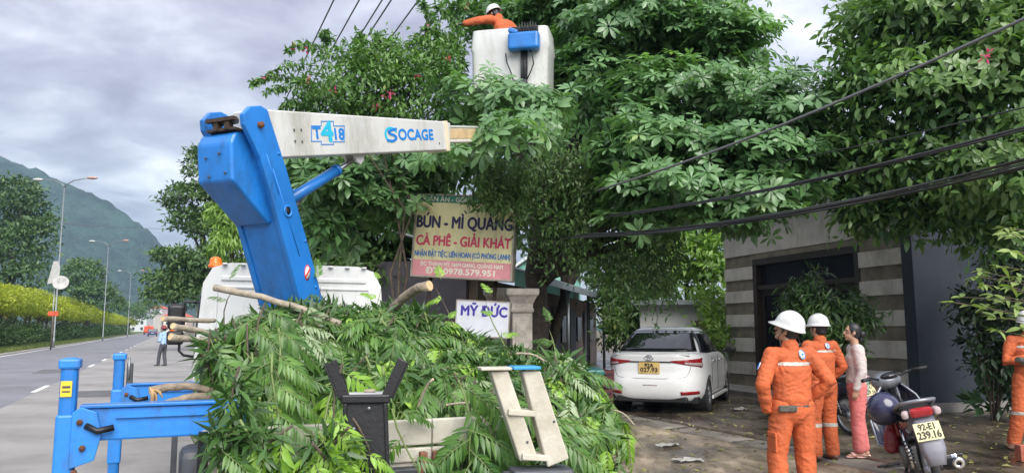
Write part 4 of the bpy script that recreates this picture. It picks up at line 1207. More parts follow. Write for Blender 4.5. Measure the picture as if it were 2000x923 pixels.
# leaves shading bits of the cable bundle: tie
# ------------------------------------------------------------------ the bucket truck
M_blue = mat('blue machine paint', (.012, .165, .52), .40, 0, var=.14, scale=1.6, bump=.05, bscale=25, coat=.25, dirt=((.02, .05, .10), .75, 3.5))
M_blued = mat('blue machine paint worn', (.014, .18, .56), .45, 0, scale=9, col2=(.02, .20, .60), bump=.08, bscale=30, dirt=((.05, .06, .06), .8, 5))
M_boom = mat('white machine paint', (.50, .51, .50), .42, 0, scale=1.5, col2=(.58, .58, .56), lo=.3, hi=.6, bump=.03, bscale=20, coat=.2, dirt=((.20, .19, .11), .75, 2.0))
M_cab = mat('white cab paint', (.60, .61, .60), .32, 0, var=.04, scale=2, coat=.4, dirt=((.28, .27, .24), .6, 2.5))
M_beige = mat('beige bed paint', (.46, .44, .37), .6, 0, var=.22, scale=5, bump=.1)
M_ladder = mat('weathered beige step paint', (.40, .37, .29), .65, 0, scale=7, col2=(.52, .49, .41), bump=.15, bscale=40)
M_black = mat('black plastic', (.006, .006, .008), .45, 0, var=.25, scale=6, bump=.1, bscale=50)
M_dgrey = mat('dark grey steel', (.06, .065, .075), .55, .2, var=.25, scale=6)
M_rust = mat('rusty steel', (.13, .05, .02), .85, 0, var=.5, scale=14, bump=.4)
M_rustd = mat('greasy rusty steel', (.045, .028, .018), .7, .2, var=.5, scale=14, bump=.4)
M_rusty = mat('rusty brown post', (.17, .075, .045), .85, 0, var=.4, scale=10, bump=.3)
M_rod = mat('chromed rod', (.75, .75, .76), .12, 1., var=0)
M_orange_l = mat('orange beacon lens', (.85, .16, .01), .2, 0, var=.1)
M_yelst = mat('yellow sticker', (.75, .50, .03), .5, 0, var=.1)
M_redst = mat('red print', (.65, .04, .03), .5, 0, var=0)
M_whst = mat('white print', (.8, .8, .8), .5, 0, var=0)
M_logo = mat('logo blue', (.01, .19, .58), .45, 0, var=0)
M_logoc = mat('logo cyan', (.02, .42, .62), .45, 0, var=0)
M_tyre = mat('truck tyre', (.022, .022, .022), .85, 0, var=.2, scale=10, bump=.3)
M_cream2 = mat('cream inner boom', (.62, .55, .40), .5, 0, var=.15, scale=4)
T0 = Vector((-3.17, 7.8, 0)) + V * .95 - U * 3.7
RT = Matrix.Translation(T0) @ Matrix.Rotation(ROAD_A, 4, 'Z')
RTI = RT.inverted()
truck = thing('bucket_truck', 'white-cabbed bucket truck with blue crane arm, white boom and blue outriggers', 'truck', T0, ROAD_A)
def wput(o, Mw):
    o.matrix_local = RTI @ Mw
    return o
def truck_body():
    r = truck
    # chassis, bed, dropsides
    b = MB(); b.box((-.42, 2.0, .62), (.12, 6.6, .16)); b.box((.42, 2.0, .62), (.12, 6.6, .16))
    for y in (-.8, .6, 2.2, 3.6): b.box((0, y, .62), (.71, .1, .12))
    b.build('chassis', M_dgrey, r)
    o = MB().box((0, 1.55, .755), (1.96, 3.1, .07)).build('bed_floor', M_beige, r); bev(o, .01)
    for sx in (-1, 1):
        for k in range(2):
            o = MB().box((sx * .98, .78 + 1.54 * k, .905), (.045, 1.52, .22)).build('side_panel', M_beige, r); bev(o, .012)
    for k, (x0, x1) in enumerate(((-.97, -.335), (-.33, .33), (.335, .97))):
        o = MB().box(((x0 + x1) / 2, .0, .965), (x1 - x0, .045, .155)).build('tailgate_panel', M_beige, r); bev(o, .01)
        o = MB().box(((x0 + x1) / 2, .002, .83), (x1 - x0, .05, .085)).build('tailgate_panel', M_beige, r); bev(o, .01)
    o = MB().box((0, -.04, .725), (1.9, .10, .075)).build('rear_beam', M_dgrey, r); bev(o, .01)
    o = MB().box((0, -.12, .45), (1.9, .08, .12)).build('bumper', M_dgrey, r); bev(o, .02)
    for x in (.25, .33):
        o = MB().box((x, -.10, .76), (.045, .05, .20)).build('post', M_rusty, r); bev(o, .006)
    # left rear corner: lamp housing and mudguard
    b = MB(); b.box((-1.03, .18, .62), (.17, .30, .62)); o = b.build('mudguard', M_dgrey, r); bev(o, .05)
    b = MB(); b.box((-1.0, .0, .78), (.05, .05, .5)); b.build('corner_post', M_black, r)
    o = MB().box((-.86, -.10, .60), (.34, .06, .14)).build('tail_light', M_redst, r); bev(o, .01)
    o = MB().box((.86, -.10, .60), (.34, .06, .14)).build('tail_light', M_redst, r); bev(o, .01)
    # wheels
    for (x, y) in ((-.76, .9), (.76, .9), (-.78, 4.5), (.78, 4.5)):
        b = MB(); b.lathe([(.20, -.11), (.30, -.12), (.36, -.09), (.375, 0), (.36, .09), (.30, .12), (.20, .11)], 28, Matrix.Translation((x, y, .375)) @ Matrix.Rotation(R(90), 4, 'Y'))
        w = b.build('wheel', M_tyre, r)
        b = MB(); b.lathe([(.0, -.05), (.09, -.05), (.12, .03), (.21, .05), (.21, .08), (.1, .09), (0, .09)], 20, Matrix.Translation((x, y, .375)) @ Matrix.Rotation(R(90), 4, 'Y')); b.build('rim', M_steel, w)
    # cab: rounded shell
    b = MB()
    sec = [(-.95, .62), (-.95, 1.35), (-.90, 2.06), (-.82, 2.21), (-.66, 2.26), (.66, 2.26), (.82, 2.21), (.90, 2.06), (.95, 1.35), (.95, .62)]
    n = len(sec); ys = [(3.7, 1., 0), (3.72, 1., .0), (4.75, 1., 0), (5.25, .98, -.18), (5.5, .96, -.62)]
    vs = []; fs = []
    for y, k, dz in ys:
        for x, z in sec: vs.append((x * k, y, z + (dz * ((z - .62) / 1.64) if dz else 0)))
    for j in range(len(ys) - 1):
        for i in range(n): fs.append((j * n + i, j * n + (i + 1) % n, (j + 1) * n + (i + 1) % n, (j + 1) * n + i))
    fs += [tuple(range(n)), tuple(reversed(range((len(ys) - 1) * n, len(ys) * n)))]
    b.add(vs, fs, False); o = b.build('cab', M_cab, r); bev(o, .05, 3)
    cabo = o
    # pressed ribs of the back panel
    for (x, z, w, h) in ((-.48, 1.72, .62, .62), (.48, 1.72, .62, .62)):
        f = MB()
        for s in (-1, 1): f.box((x + s * w / 2, 3.694, z), (.03, .018, h)); f.box((x, 3.694, z + s * h / 2), (w - .03, .018, .03))
        o = f.build('pressing', M_cab, cabo); bev(o, .008)
    o = MB().box((0, 3.692, 2.12), (1.5, .02, .05)).build('pressing', M_cab, cabo); bev(o, .01)
    for k in range(9):
        o = MB().box((-.72 + .18 * k, 3.9, 2.265), (.05, .5, .02)).build('roof_rib', M_cab, cabo); bev(o, .008)
    for s in (-1, 1):
        o = MB().box((s * .935, 4.55, 1.72), (.03, .8, .5), (0, s * R(-4), 0)).build('side_window', mat('cab glass', (.02, .025, .03), .08, var=0), cabo); bev(o, .03)
    o = MB().box((0, 5.33, 1.72), (1.6, .03, .62), (R(-26), 0, 0)).build('windscreen', M_dglass, cabo)
    # beacon
    b = MB(); b.smooth = True; b.lathe([(.001, .0), (.075, .0), (.075, .03), (.062, .035), (.06, .075), (.05, .10), (.02, .115), (.001, .117)], 18, Matrix.Translation((-.80, 3.86, 2.235))); b.build('beacon', M_orange_l, r)
    # left mirror on its bracket
    o = MB().box((-1.145, 5.0, 1.74), (.19, .09, .30)).build('mirror', M_black, r); bev(o, .05, 3)
    o = MB().box((-1.15, 5.0, 1.50), (.18, .09, .16)).build('mirror', M_black, r); bev(o, .03, 3)
    b = MB(); b.smooth = True; b.tube([(-.9, 5.0, 1.90), (-1.07, 5.0, 1.92), (-1.10, 5.0, 1.75), (-1.10, 5.0, 1.35), (-1.05, 5.0, 1.30), (-.92, 5.0, 1.28)], .016, 7); b.build('mirror_bracket', M_black, r)
truck_body()

def outrigger(leg_px, leg_top, d, beam_top_py, inner, sticker):
    """a beam slid out of the chassis with an upright jack at its tip"""
    top = P(leg_px, leg_top, d); L0 = RTI @ top
    x, y = L0.x, L0.y; zt = L0.z; zb = 1.6 + (642 - beam_top_py) * d / 1500 + .02
    Rt = thing  # noqa
    b = MB(); b.box((x, y, (zt + .12) / 2 + .0), (.086, .10, zt - .12)); jack = b.build('outrigger', M_blue, truck); bev(jack, .022)
    o = MB().box((x, y, zt - .035), (.108, .125, .055)).build('jack_cap', M_blued, jack); bev(o, .012)
    o = MB().box((x, y, (zb - .13) - .22), (.102, .118, .62)).build('jack_sleeve', M_blued, jack); bev(o, .014)
    o = MB().lathe([(.001, .02), (.13, .02), (.13, .045), (.04, .07), (.035, .2), (.001, .2)], 20, Matrix.Translation((x, y, 0))).build('foot_pad', M_dgrey, jack)
    # beam: box section with flanges
    L_ = inner - x - .075
    xc = x + .075 + L_ / 2
    o = MB().box((xc, y, zb - .10), (L_, .09, .18)).build('beam', M_blued, jack); bev(o, .012)
    o = MB().box((xc, y - .005, zb), (L_ + .02, .12, .018)).build('flange', M_blue, jack); bev(o, .004)
    o = MB().box((xc + .06, y - .054, zb - .06), (L_ - .22, .018, .018)).build('guide_rail', M_blued, jack)
    # clamp plate with bolts at the jack
    b = MB(); b.prism([(-.02, -.2), (.10, -.16), (.13, -.02), (.10, .10), (.02, .13), (-.02, .1)], -.012, .012, Matrix.Translation((x + .05, y - .066, zb - .13)) @ Matrix.Rotation(R(90), 4, 'X')); o = b.build('clamp_plate', M_blued, jack); bev(o, .004)
    for dx, dz in ((.09, .02), (.075, -.25), (.11, -.12)):
        b = MB(); b.lathe([(.001, -.02), (.017, -.02), (.017, .02), (.001, .02)], 6, Matrix.Translation((x + dx - .02, y - .075, zb - .10 + dz)) @ Matrix.Rotation(R(90), 4, 'X')); b.build('bolt', M_rust, jack)
    b = MB(); b.smooth = True; b.tube([(x + .10, y - .08, zb - .10), (x + .16, y - .10, zb - .13), (x + .24, y - .09, zb - .115)], .018, 7); b.build('hose', M_black, jack)
    o = MB().box((x + .47, y, .40), (.05, .05, .7)).build('strut', M_dgrey, jack)
    if sticker:
        o = MB().box((x - .008, y - .057, zt - .17), (.055, .003, .085)).build('sticker', M_yelst, jack)
        MB().box((x - .008, y - .059, zt - .16), (.04, .002, .012)).build('sticker_print', M_dgrey, jack)
        MB().box((x - .008, y - .059, zt - .185), (.04, .002, .008)).build('sticker_print', M_dgrey, jack)
    else:
        o = MB().box((x + .085, y - .02, zt - .26), (.05, .07, .34)).build('valve_block', M_dgrey, jack); bev(o, .008)
        o = MB().box((x + .085, y - .06, zt - .36), (.045, .03, .10)).build('valve', M_rust, jack)
        b = MB(); b.smooth = True; b.tube([(x + .075, y - .05, zt - .04), (x + .08, y - .06, zt - .22)], .011, 6); b.build('pipe', M_steel, jack)
outrigger(139, 697, 4.35, 796, -.75, True)
outrigger(235, 688, 6.75, 752, -.75, False)

# --- lower arm and boom
Q0, Q1 = P(446, 258, 6.0), P(940, 261, 10.0)
hd = Vector((Q1.x - Q0.x, Q1.y - Q0.y, 0)).normalized(); rr_ = Vector((hd.y, -hd.x, 0))
def arm_matrix(o):
    m = Matrix((hd, -rr_, Vector((0, 0, 1)))).transposed().to_4x4(); m.translation = o; return m     # x along the boom, y to its left
def xz(poly, y0, y1):
    """prism from a polygon in (along, up), between lateral offsets y0 and y1"""
    b = MB(); b.prism(poly, y0, y1, Matrix(((1, 0, 0, 0), (0, 0, 1, 0), (0, 1, 0, 0), (0, 0, 0, 1)))); return b
def crane():
    pv = P(500, 238, 6.05)                                        # boom pivot on the right plate
    O = Vector((pv.x, pv.y, 0)) - rr_ * .23
    MA = arm_matrix(O); MAI = MA.inverted()
    zp = pv.z
    def loc(px, py, lat):
        """point of the arm plane at lateral offset lat (to the right) on a sight line"""
        o = Vector((0, 0, CAMZ)); v = (P(px, py, 6) - o); q = O + rr_ * lat
        t = (q - o).dot(rr_) / v.dot(rr_); w = MAI @ (o + v * t); return (w.x, w.z)
    R_ = .24
    # right and left cheek plates: outline read on the right-hand side
    fr = [loc(523, 214, R_), loc(560, 330, R_), loc(596, 455, R_), loc(634, 596, R_), loc(650, 660, R_), loc(610, 660, R_), loc(588, 590, R_), loc(545, 430, R_), loc(510, 310, R_), loc(478, 243, R_), loc(476, 222, R_), loc(490, 207, R_), loc(510, 206, R_)]
    lp = xz(fr, -R_, -R_ + .05).build('arm', M_blue, truck); wput(lp, MA); bev(lp, .008)
    lq = xz(fr, R_ - .05, R_).build('cheek_plate', M_blue, lp); bev(lq, .008)
    # body between the cheeks, back faces slightly inside them
    bk = [loc(588, 590, R_), loc(545, 430, R_), loc(512, 316, R_), loc(500, 262, R_)]
    fw = [loc(560, 330, R_), loc(634, 596, R_)]
    o = xz([fw[0], (lerp(fw[0][0], fw[1][0], .5), lerp(fw[0][1], fw[1][1], .5)), loc(634, 596, R_), loc(650, 660, R_), loc(600, 660, R_)] + [(x + .02, z) for x, z in bk], -R_ + .052, R_ - .052).build('arm_body', M_blue, lp); bev(o, .008)
    # rounded housing bulging to the rear
    mid = 0
    hb = [loc(505, 300, R_), loc(548, 428, R_), loc(470, 300, R_)]
    x1, z1 = loc(545, 430, R_); x0, z0 = loc(500, 250, R_)
    back = x0 - .16
    prof = [(x0 + .03, z0 - .0), (back + .14, z0 - .0), (back + .04, z0 - .05), (back, z0 - .14), (back + .03, z0 - .44), (x1 + .0, z1 - .03), (x1 + .06, z1)]
    o = xz(prof, -R_ + .10, R_ - .005).build('arm_housing', M_blue, lp); bev(o, .035, 4, 25)
    # knuckle: pin, rusty linkage, pin bosses
    for s in (-1, 1):
        b = MB(); b.smooth = True; b.lathe([(.001, -.03), (.026, -.03), (.026, .03), (.001, .03)], 14, Matrix.Translation((.03, s * (R_ + .0), zp - .02)) @ Matrix.Rotation(R(90), 4, 'X')); b.build('pin', M_rust, lp)
    b = MB(); b.box((-.13, .05, zp - .04), (.05, .05, .08)); b.box((-.13, -.07, zp - .04), (.05, .05, .08)); b.box((-.15, 0, zp + .005), (.035, .30, .03)); b.box((-.10, 0, zp - .075), (.10, .30, .02)); b.build('linkage', M_rustd, lp)
    b = MB(); b.smooth = True; b.tube([(-.10, -.12, zp - .0), (-.10, .12, zp - .0)], .03, 10); b.build('shaft', M_dgrey, lp)
    hx, hz = loc(562, 412, R_)
    b = MB(); b.smooth = True; b.lathe([(.045, -.006), (.052, -.002), (.052, .006), (.045, .008), (.034, .002), (.034, -.006)], 18, Matrix.Translation((hx, -R_ - .004, hz)) @ Matrix.Rotation(R(90), 4, 'X'), close=True); b.build('hole_rim', M_blued, lp)
    b = MB(); b.lathe([(.001, 0), (.036, 0), (.036, .003), (.001, .003)], 18, Matrix.Translation((hx, -R_ - .001, hz)) @ Matrix.Rotation(R(90), 4, 'X')); b.build('pin_hole', M_black, lp)
    sx, sz = loc(600, 532, R_)
    b = MB(); b.lathe([(.001, 0), (.046, 0), (.046, .002), (.001, .002)], 20, Matrix.Translation((sx, -R_ - .001, sz)) @ Matrix.Rotation(R(90), 4, 'X') @ Matrix.Diagonal((.8, 1.5, 1, 1))); b.build('warning_sticker', M_redst, lp)
    b = MB(); b.lathe([(.001, 0), (.036, 0), (.036, .002), (.001, .002)], 20, Matrix.Translation((sx, -R_ - .004, sz)) @ Matrix.Rotation(R(90), 4, 'X') @ Matrix.Diagonal((.8, 1.5, 1, 1))); b.build('sticker_face', M_whst, lp)
    MB().box((sx, -R_ - .008, sz), (.016, .002, .10), (0, R(35), 0)).build('sticker_print', M_redst, lp)
    for (x_, y_, z_) in ((back - .0, -.02, z0 - .22), (back + .015, -.08, z0 - .38), (back + .0, .12, z0 - .25), (back + .015, .09, z0 - .40)):
        b = MB(); b.lathe([(.001, -.006), (.010, -.006), (.010, .006), (.001, .006)], 8, Matrix.Translation((x_ - .004, y_, z_)) @ Matrix.Rotation(R(-90), 4, 'Y')); b.build('bolt', M_dgrey, lp)
    for (pa, pb) in (((533, 330), (585, 500)), ((520, 300), (545, 380))):
        xa, za = loc(*pa, R_); xb, zb2 = loc(*pb, R_); MB().tube([(xa, -R_ - .002, za), (xb, -R_ - .002, zb2)], .004, 5).build('weld_seam', M_blued, lp)
    for (px, py) in ((540, 300), (570, 372), (592, 470), (612, 560)):
        bx, bz = loc(px + 4, py, R_); b = MB(); b.lathe([(.001, -.006), (.012, -.006), (.012, .006), (.001, .006)], 6, Matrix.Translation((bx, -R_ - .003, bz)) @ Matrix.Rotation(R(90), 4, 'X')); b.build('bolt', M_blued, lp)
    hp_ = [loc(560, 352, R_), loc(578, 398, R_), loc(602, 470, R_), loc(632, 572, R_)]
    for k_ in range(2):
        b = MB(); b.smooth = True; b.tube([(x + .035 + .03 * k_, -.10 + .06 * k_, z) for x, z in hp_], .012, 7); b.build('hose', M_black, lp)
    # turret under the leaves
    tx, tz = loc(625, 640, R_)
    b = MB(); b.smooth = True; b.lathe([(.001, .79), (.38, .79), (.38, 1.05), (.30, 1.10), (.30, 1.22), (.001, 1.22)], 28, Matrix.Translation((tx - .02, 0, 0))); o = b.build('turret', M_blued, truck); wput(o, MA)
    b = MB(); b.box((tx - .02, 0, 1.42), (.40, .50, .46)); o = b.build('turret_head', M_blue, truck); wput(o, MA); bev(o, .03)
    # ---- boom
    e = (Q1 - Q0).normalized(); up = rr_.cross(e)
    if up.z < 0: up = -up
    sid = up.cross(e)
    Rb = .13
    def bl(px, py):
        """boom-frame (along, up) of a sight line on the boom's right face"""
        o = Vector((0, 0, CAMZ)); v = P(px, py, 6) - o; q = Q0 + rr_ * Rb
        t = (q - o).dot(rr_) / v.dot(rr_); w = o + v * t - Q0; return (w.dot(e), w.dot(up))
    MBm = Matrix((e, -rr_, up)).transposed().to_4x4(); MBm.translation = Q0
    poly = [bl(512, 213), bl(868, 237), bl(880, 240), bl(880, 292), bl(868, 293), bl(545, 308)]
    xs0 = bl(505, 250)[0]; poly = [(xs0, poly[0][1])] + poly + [(xs0, poly[5][1] + .03)]
    bo = xz(poly, -Rb, Rb).build('boom', M_boom, truck); wput(bo, MBm); bev(bo, .014, 3)
    # collar at the mouth
    a0 = bl(872, 262)[0]; zt, zb = bl(876, 239)[1], bl(876, 293)[1]
    o = MB().box((a0, 0, (zt + zb) / 2), (.07, .292, zt - zb + .03)).build('boom_collar', M_cream2, bo); bev(o, .008)
    for k, (pxa, pxb, yt, yb, w, m) in enumerate(((860, 948, 246, 276, .19, M_cream2), (940, 998, 252, 274, .14, M_boom))):
        xa, xb = bl(pxa, 262)[0], bl(pxb, 262)[0]; t, bt = bl(pxb, yt)[1], bl(pxb, yb)[1]
        o = MB().box(((xa + xb) / 2, 0, (t + bt) / 2), (xb - xa, w, t - bt)).build('boom_extension', m, truck); wput(o, MBm); bev(o, .01)
        if k == 0:
            o2 = MB().box(((xa + xb) / 2, -w / 2 - .004, (t + bt) / 2), (xb - xa - .02, .008, (t - bt) * .55)).build('side_plate', mat('tan boom side', (.50, .36, .20), .6, var=.2, scale=6), o)
            for zz in (t - .012, bt + .012):
                o2 = MB().box(((xa + xb) / 2, -w / 2 - .006, zz), (xb - xa, .012, .022)).build('edge_strip', M_boom, o)
    end = MBm @ Vector((bl(998, 262)[0], 0, bl(998, 262)[1]))
    # hydraulic ram
    A = P(570, 388, 6.75); C = P(707, 313, 7.95)
    A = MA @ Vector((*[loc(578, 384, .02)[0]], .0, loc(578, 384, .02)[1]))
    cx, cz = bl(712, 305); C = MBm @ Vector((cx, 0, cz - .02))
    dv = (C - A)
    b = MB(); b.smooth = True; b.tube([A - dv * .15, A + dv * .70], .052, 16); b.tube([A + dv * .66, A + dv * .70], .06, 16); o = b.build('ram_cylinder', M_blue, truck); wput(o, Matrix())
    b = MB(); b.smooth = True; b.tube([A + dv * .6, C], .026, 12); o2 = b.build('ram_rod', M_rod, truck); wput(o2, Matrix())
    b = MB(); b.smooth = True; pp = A + Vector((0, 0, -.07)) - dv * .05
    b.tube([pp, pp + dv * .14 + Vector((0, 0, .0)), pp + dv * .22 + Vector((0, 0, .03))], .016, 7); b.tube([pp + Vector((.02, -.04, -.03)), pp + dv * .10 + Vector((.02, -.04, -.02))], .022, 8); wput(b.build('ram_valve', M_dgrey, truck), Matrix())
    ea = xz([(cx - .10, cz + .05), (cx + .12, cz + .05), (cx + .06, cz - .04), (cx + .01, cz - .075), (cx - .05, cz - .04)], -.07, -.045); 
    ea.prism([(cx - .10, cz + .05), (cx + .12, cz + .05), (cx + .06, cz - .04), (cx + .01, cz - .075), (cx - .05, cz - .04)], .045, .07, Matrix(((1, 0, 0, 0), (0, 0, 1, 0), (0, 1, 0, 0), (0, 0, 0, 1))))
    o = ea.build('ram_bracket', M_boom, bo)
    # lettering on the right face
    def face(px, py):
        x, z = bl(px, py); m = Matrix.Translation((x, -Rb - .0015, z)) @ Matrix.Rotation(R(90), 4, 'X'); return m
    def wid(p0, p1): return abs(bl(p1, 262)[0] - bl(p0, 262)[0])
    def hei(px, y0, y1): return abs(bl(px, y0)[1] - bl(px, y1)[1])
    text('lettering', 'T', M_logo, bo, face(619, 261), hei(619, 250, 274) * 1.38, wid(612, 627), .006, .001)
    text('lettering', '18', M_logo, bo, face(661, 263), hei(661, 252, 275) * 1.38, wid(652, 670), .006, .001)
    text('lettering', '4', M_logoc, bo, face(639, 259), hei(639, 240, 281) * 1.38, wid(628, 651), .012, .001)
    fb = MB()
    for (xa, ya, xb_, yb_) in ((608, 246, 627, 246), (627, 246, 627, 237), (627, 237, 651, 237), (651, 237, 651, 246), (651, 246, 672, 246), (672, 246, 672, 277), (672, 277, 651, 277), (651, 277, 651, 282), (651, 282, 627, 282), (627, 282, 627, 276), (627, 276, 608, 276), (608, 276, 608, 246)):
        (xa_, za), (xc_, zc_) = bl(xa, ya), bl(xb_, yb_); L2 = math.hypot(xc_ - xa_, zc_ - za)
        fb.box(((xa_ + xc_) / 2, -Rb - .002, (za + zc_) / 2), (L2 + .008, .002, .008), (0, -math.atan2(zc_ - za, xc_ - xa_), 0))
    fb.build('badge_outline', M_logo, bo)
    text('lettering', 'OCAGE', M_logo, bo, face(813, 264), hei(813, 254, 275) * 1.38, wid(780, 847), .008, .001)
    # the round emblem before the name
    sx2, sz2 = bl(764, 263); ry = hei(764, 248, 279) / 2; rx = wid(752, 778) / 2
    b = MB()
    for k in range(18):
        a0_, a1_ = R(20 + k * 15), R(20 + (k + 1) * 15)
        for (ra, rb2) in ((.72, 1.0),):
            q = [(ra, a0_), (rb2, a0_), (rb2, a1_), (ra, a1_)]
            b.prism([(r0 * rx * math.cos(a), r0 * ry * math.sin(a)) for r0, a in q], 0, .002)
    o = b.build('emblem', M_logoc, bo); o.matrix_local = Matrix.Translation((sx2, -Rb - .001, sz2)) @ Matrix.Rotation(R(90), 4, 'X')
    b = MB()
    S_ = [(.9, .75), (.2, .62), (-.45, .35), (-.1, .08), (.55, -.12), (.75, -.45), (.2, -.8), (-.75, -.72)]
    for (p0, p1) in zip(S_, S_[1:]):
        dx, dy = p1[0] - p0[0], p1[1] - p0[1]; l = math.hypot(dx, dy); nx, ny = -dy / l * .16, dx / l * .16
        b.prism([((p0[0] + nx) * rx, (p0[1] + ny) * ry), ((p0[0] - nx) * rx, (p0[1] - ny) * ry), ((p1[0] - nx) * rx, (p1[1] - ny) * ry), ((p1[0] + nx) * rx, (p1[1] + ny) * ry)], .0025, .0045)
    o = b.build('emblem', M_logo, bo); o.matrix_local = Matrix.Translation((sx2, -Rb - .001, sz2)) @ Matrix.Rotation(R(90), 4, 'X')
    for (px, py) in ((574, 254), (588, 254), (576, 276), (590, 277), (858, 280)):
        x, z = bl(px, py); MB().box((x, -Rb - .002, z), (.014, .008, .022)).build('bolt', M_dgrey, bo)
    return end
BOOM_END = crane()

# --- the bucket
BK = P(1003, 70, 12.55)
BKM = Matrix.Translation((BK.x, BK.y, BK.z - 1.12)) @ Matrix.Rotation(R(-12), 4, 'Z')
def bucket():
    w, dp, h = 1.30, .70, 1.12
    M_bk = mat('white fibreglass', (.60, .61, .60), .35, 0, var=.08, scale=1.5, coat=.3, dirt=((.26, .25, .20), .7, 2.2))
    b = MB(); n = 28
    def ring(k, z, inset=0):
        out = []
        for i in range(n):
            a = 2 * math.pi * i / n; c, s = math.cos(a), math.sin(a); e = .17
            out.append((math.copysign(abs(c) ** e, c) * (w / 2 * k - inset), math.copysign(abs(s) ** e, s) * (dp / 2 * k - inset), z))
        return out
    rows = [ring(.94, 0), ring(.985, .12), ring(1.0, .75), ring(1.035, .8), ring(.99, h - .03), ring(.99, h), ring(.99, h, .035), ring(.93, .06, .03)]
    vs = [v for r_ in rows for v in r_]; fs = []
    for j in range(len(rows) - 1):
        for i in range(n): fs.append((j * n + i, j * n + (i + 1) % n, (j + 1) * n + (i + 1) % n, (j + 1) * n + i))
    fs += [tuple(reversed(range(n))), tuple((len(rows) - 1) * n + i for i in range(n))]
    b.add(vs, fs, True); o = b.build('bucket', M_bk, truck); wput(o, BKM)
    m = o.modifiers.new('edge', 'EDGE_SPLIT'); m.split_angle = R(38)
    y0 = -dp / 2 - .02
    rim = MB(); rim.box((.27, y0 - .08, h - .30), (.52, .20, .30)); q = rim.build('control_box', M_blue, o); bev(q, .05, 3)
    q = MB().box((.10, y0 - .10, h - .13), (.16, .16, .08), (0, R(25), 0)).build('control_hood', M_blue, o); bev(q, .02)
    lv = MB(); lv.smooth = True
    for k in range(7): lv.tube([(.46 - .045 * k, y0 - .05, h - .15), (.46 - .045 * k, y0 - .07, h + .02 + .015 * (k % 3))], .010, 6)
    lv.build('control_lever', M_black, o)
    q = MB().box((.26, y0 + .02, h - .05), (.46, .05, .10)).build('control_panel', M_black, o); bev(q, .01)
    hs = MB(); hs.smooth = True
    for k in range(5): hs.tube([(.22 + .024 * k, y0 - .06, h - .40), (.22 + .024 * k, y0 - .065, h - .75), (.21 + .02 * k, y0 - .05, h - 1.25)], .012, 6)
    hs.build('hose_bundle', M_black, o)
    hs = MB(); hs.smooth = True; hs.tube([(.30, y0 - .06, h - .36), (.40, y0 - .09, h - .5), (.43, y0 - .09, h - .68), (.36, y0 - .08, h - .85), (.27, y0 - .05, h - 1.0)], .011, 6); hs.build('hose', M_black, o)
    hs = MB(); hs.smooth = True; hs.tube([(-.05, y0 - .02, h - .45), (-.02, y0 - .06, h - .62), (.05, y0 - .06, h - .8), (.12, y0 - .04, h - 1.05)], .011, 6); hs.build('hose', M_black, o)
    q = MB().box((.20, y0 - .03, .0), (.22, .18, .36)).build('bracket', M_dgrey, o); bev(q, .01)
    # jib from the boom end up to the bracket
    b = MB(); b.smooth = False; b.tube([BOOM_END, BKM @ Vector((.15, y0 - .25, -.15)), BKM @ Vector((.18, y0 - .02, .0))], .075, 4); wput(b.build('jib', M_dgrey, truck), Matrix())
bucket()

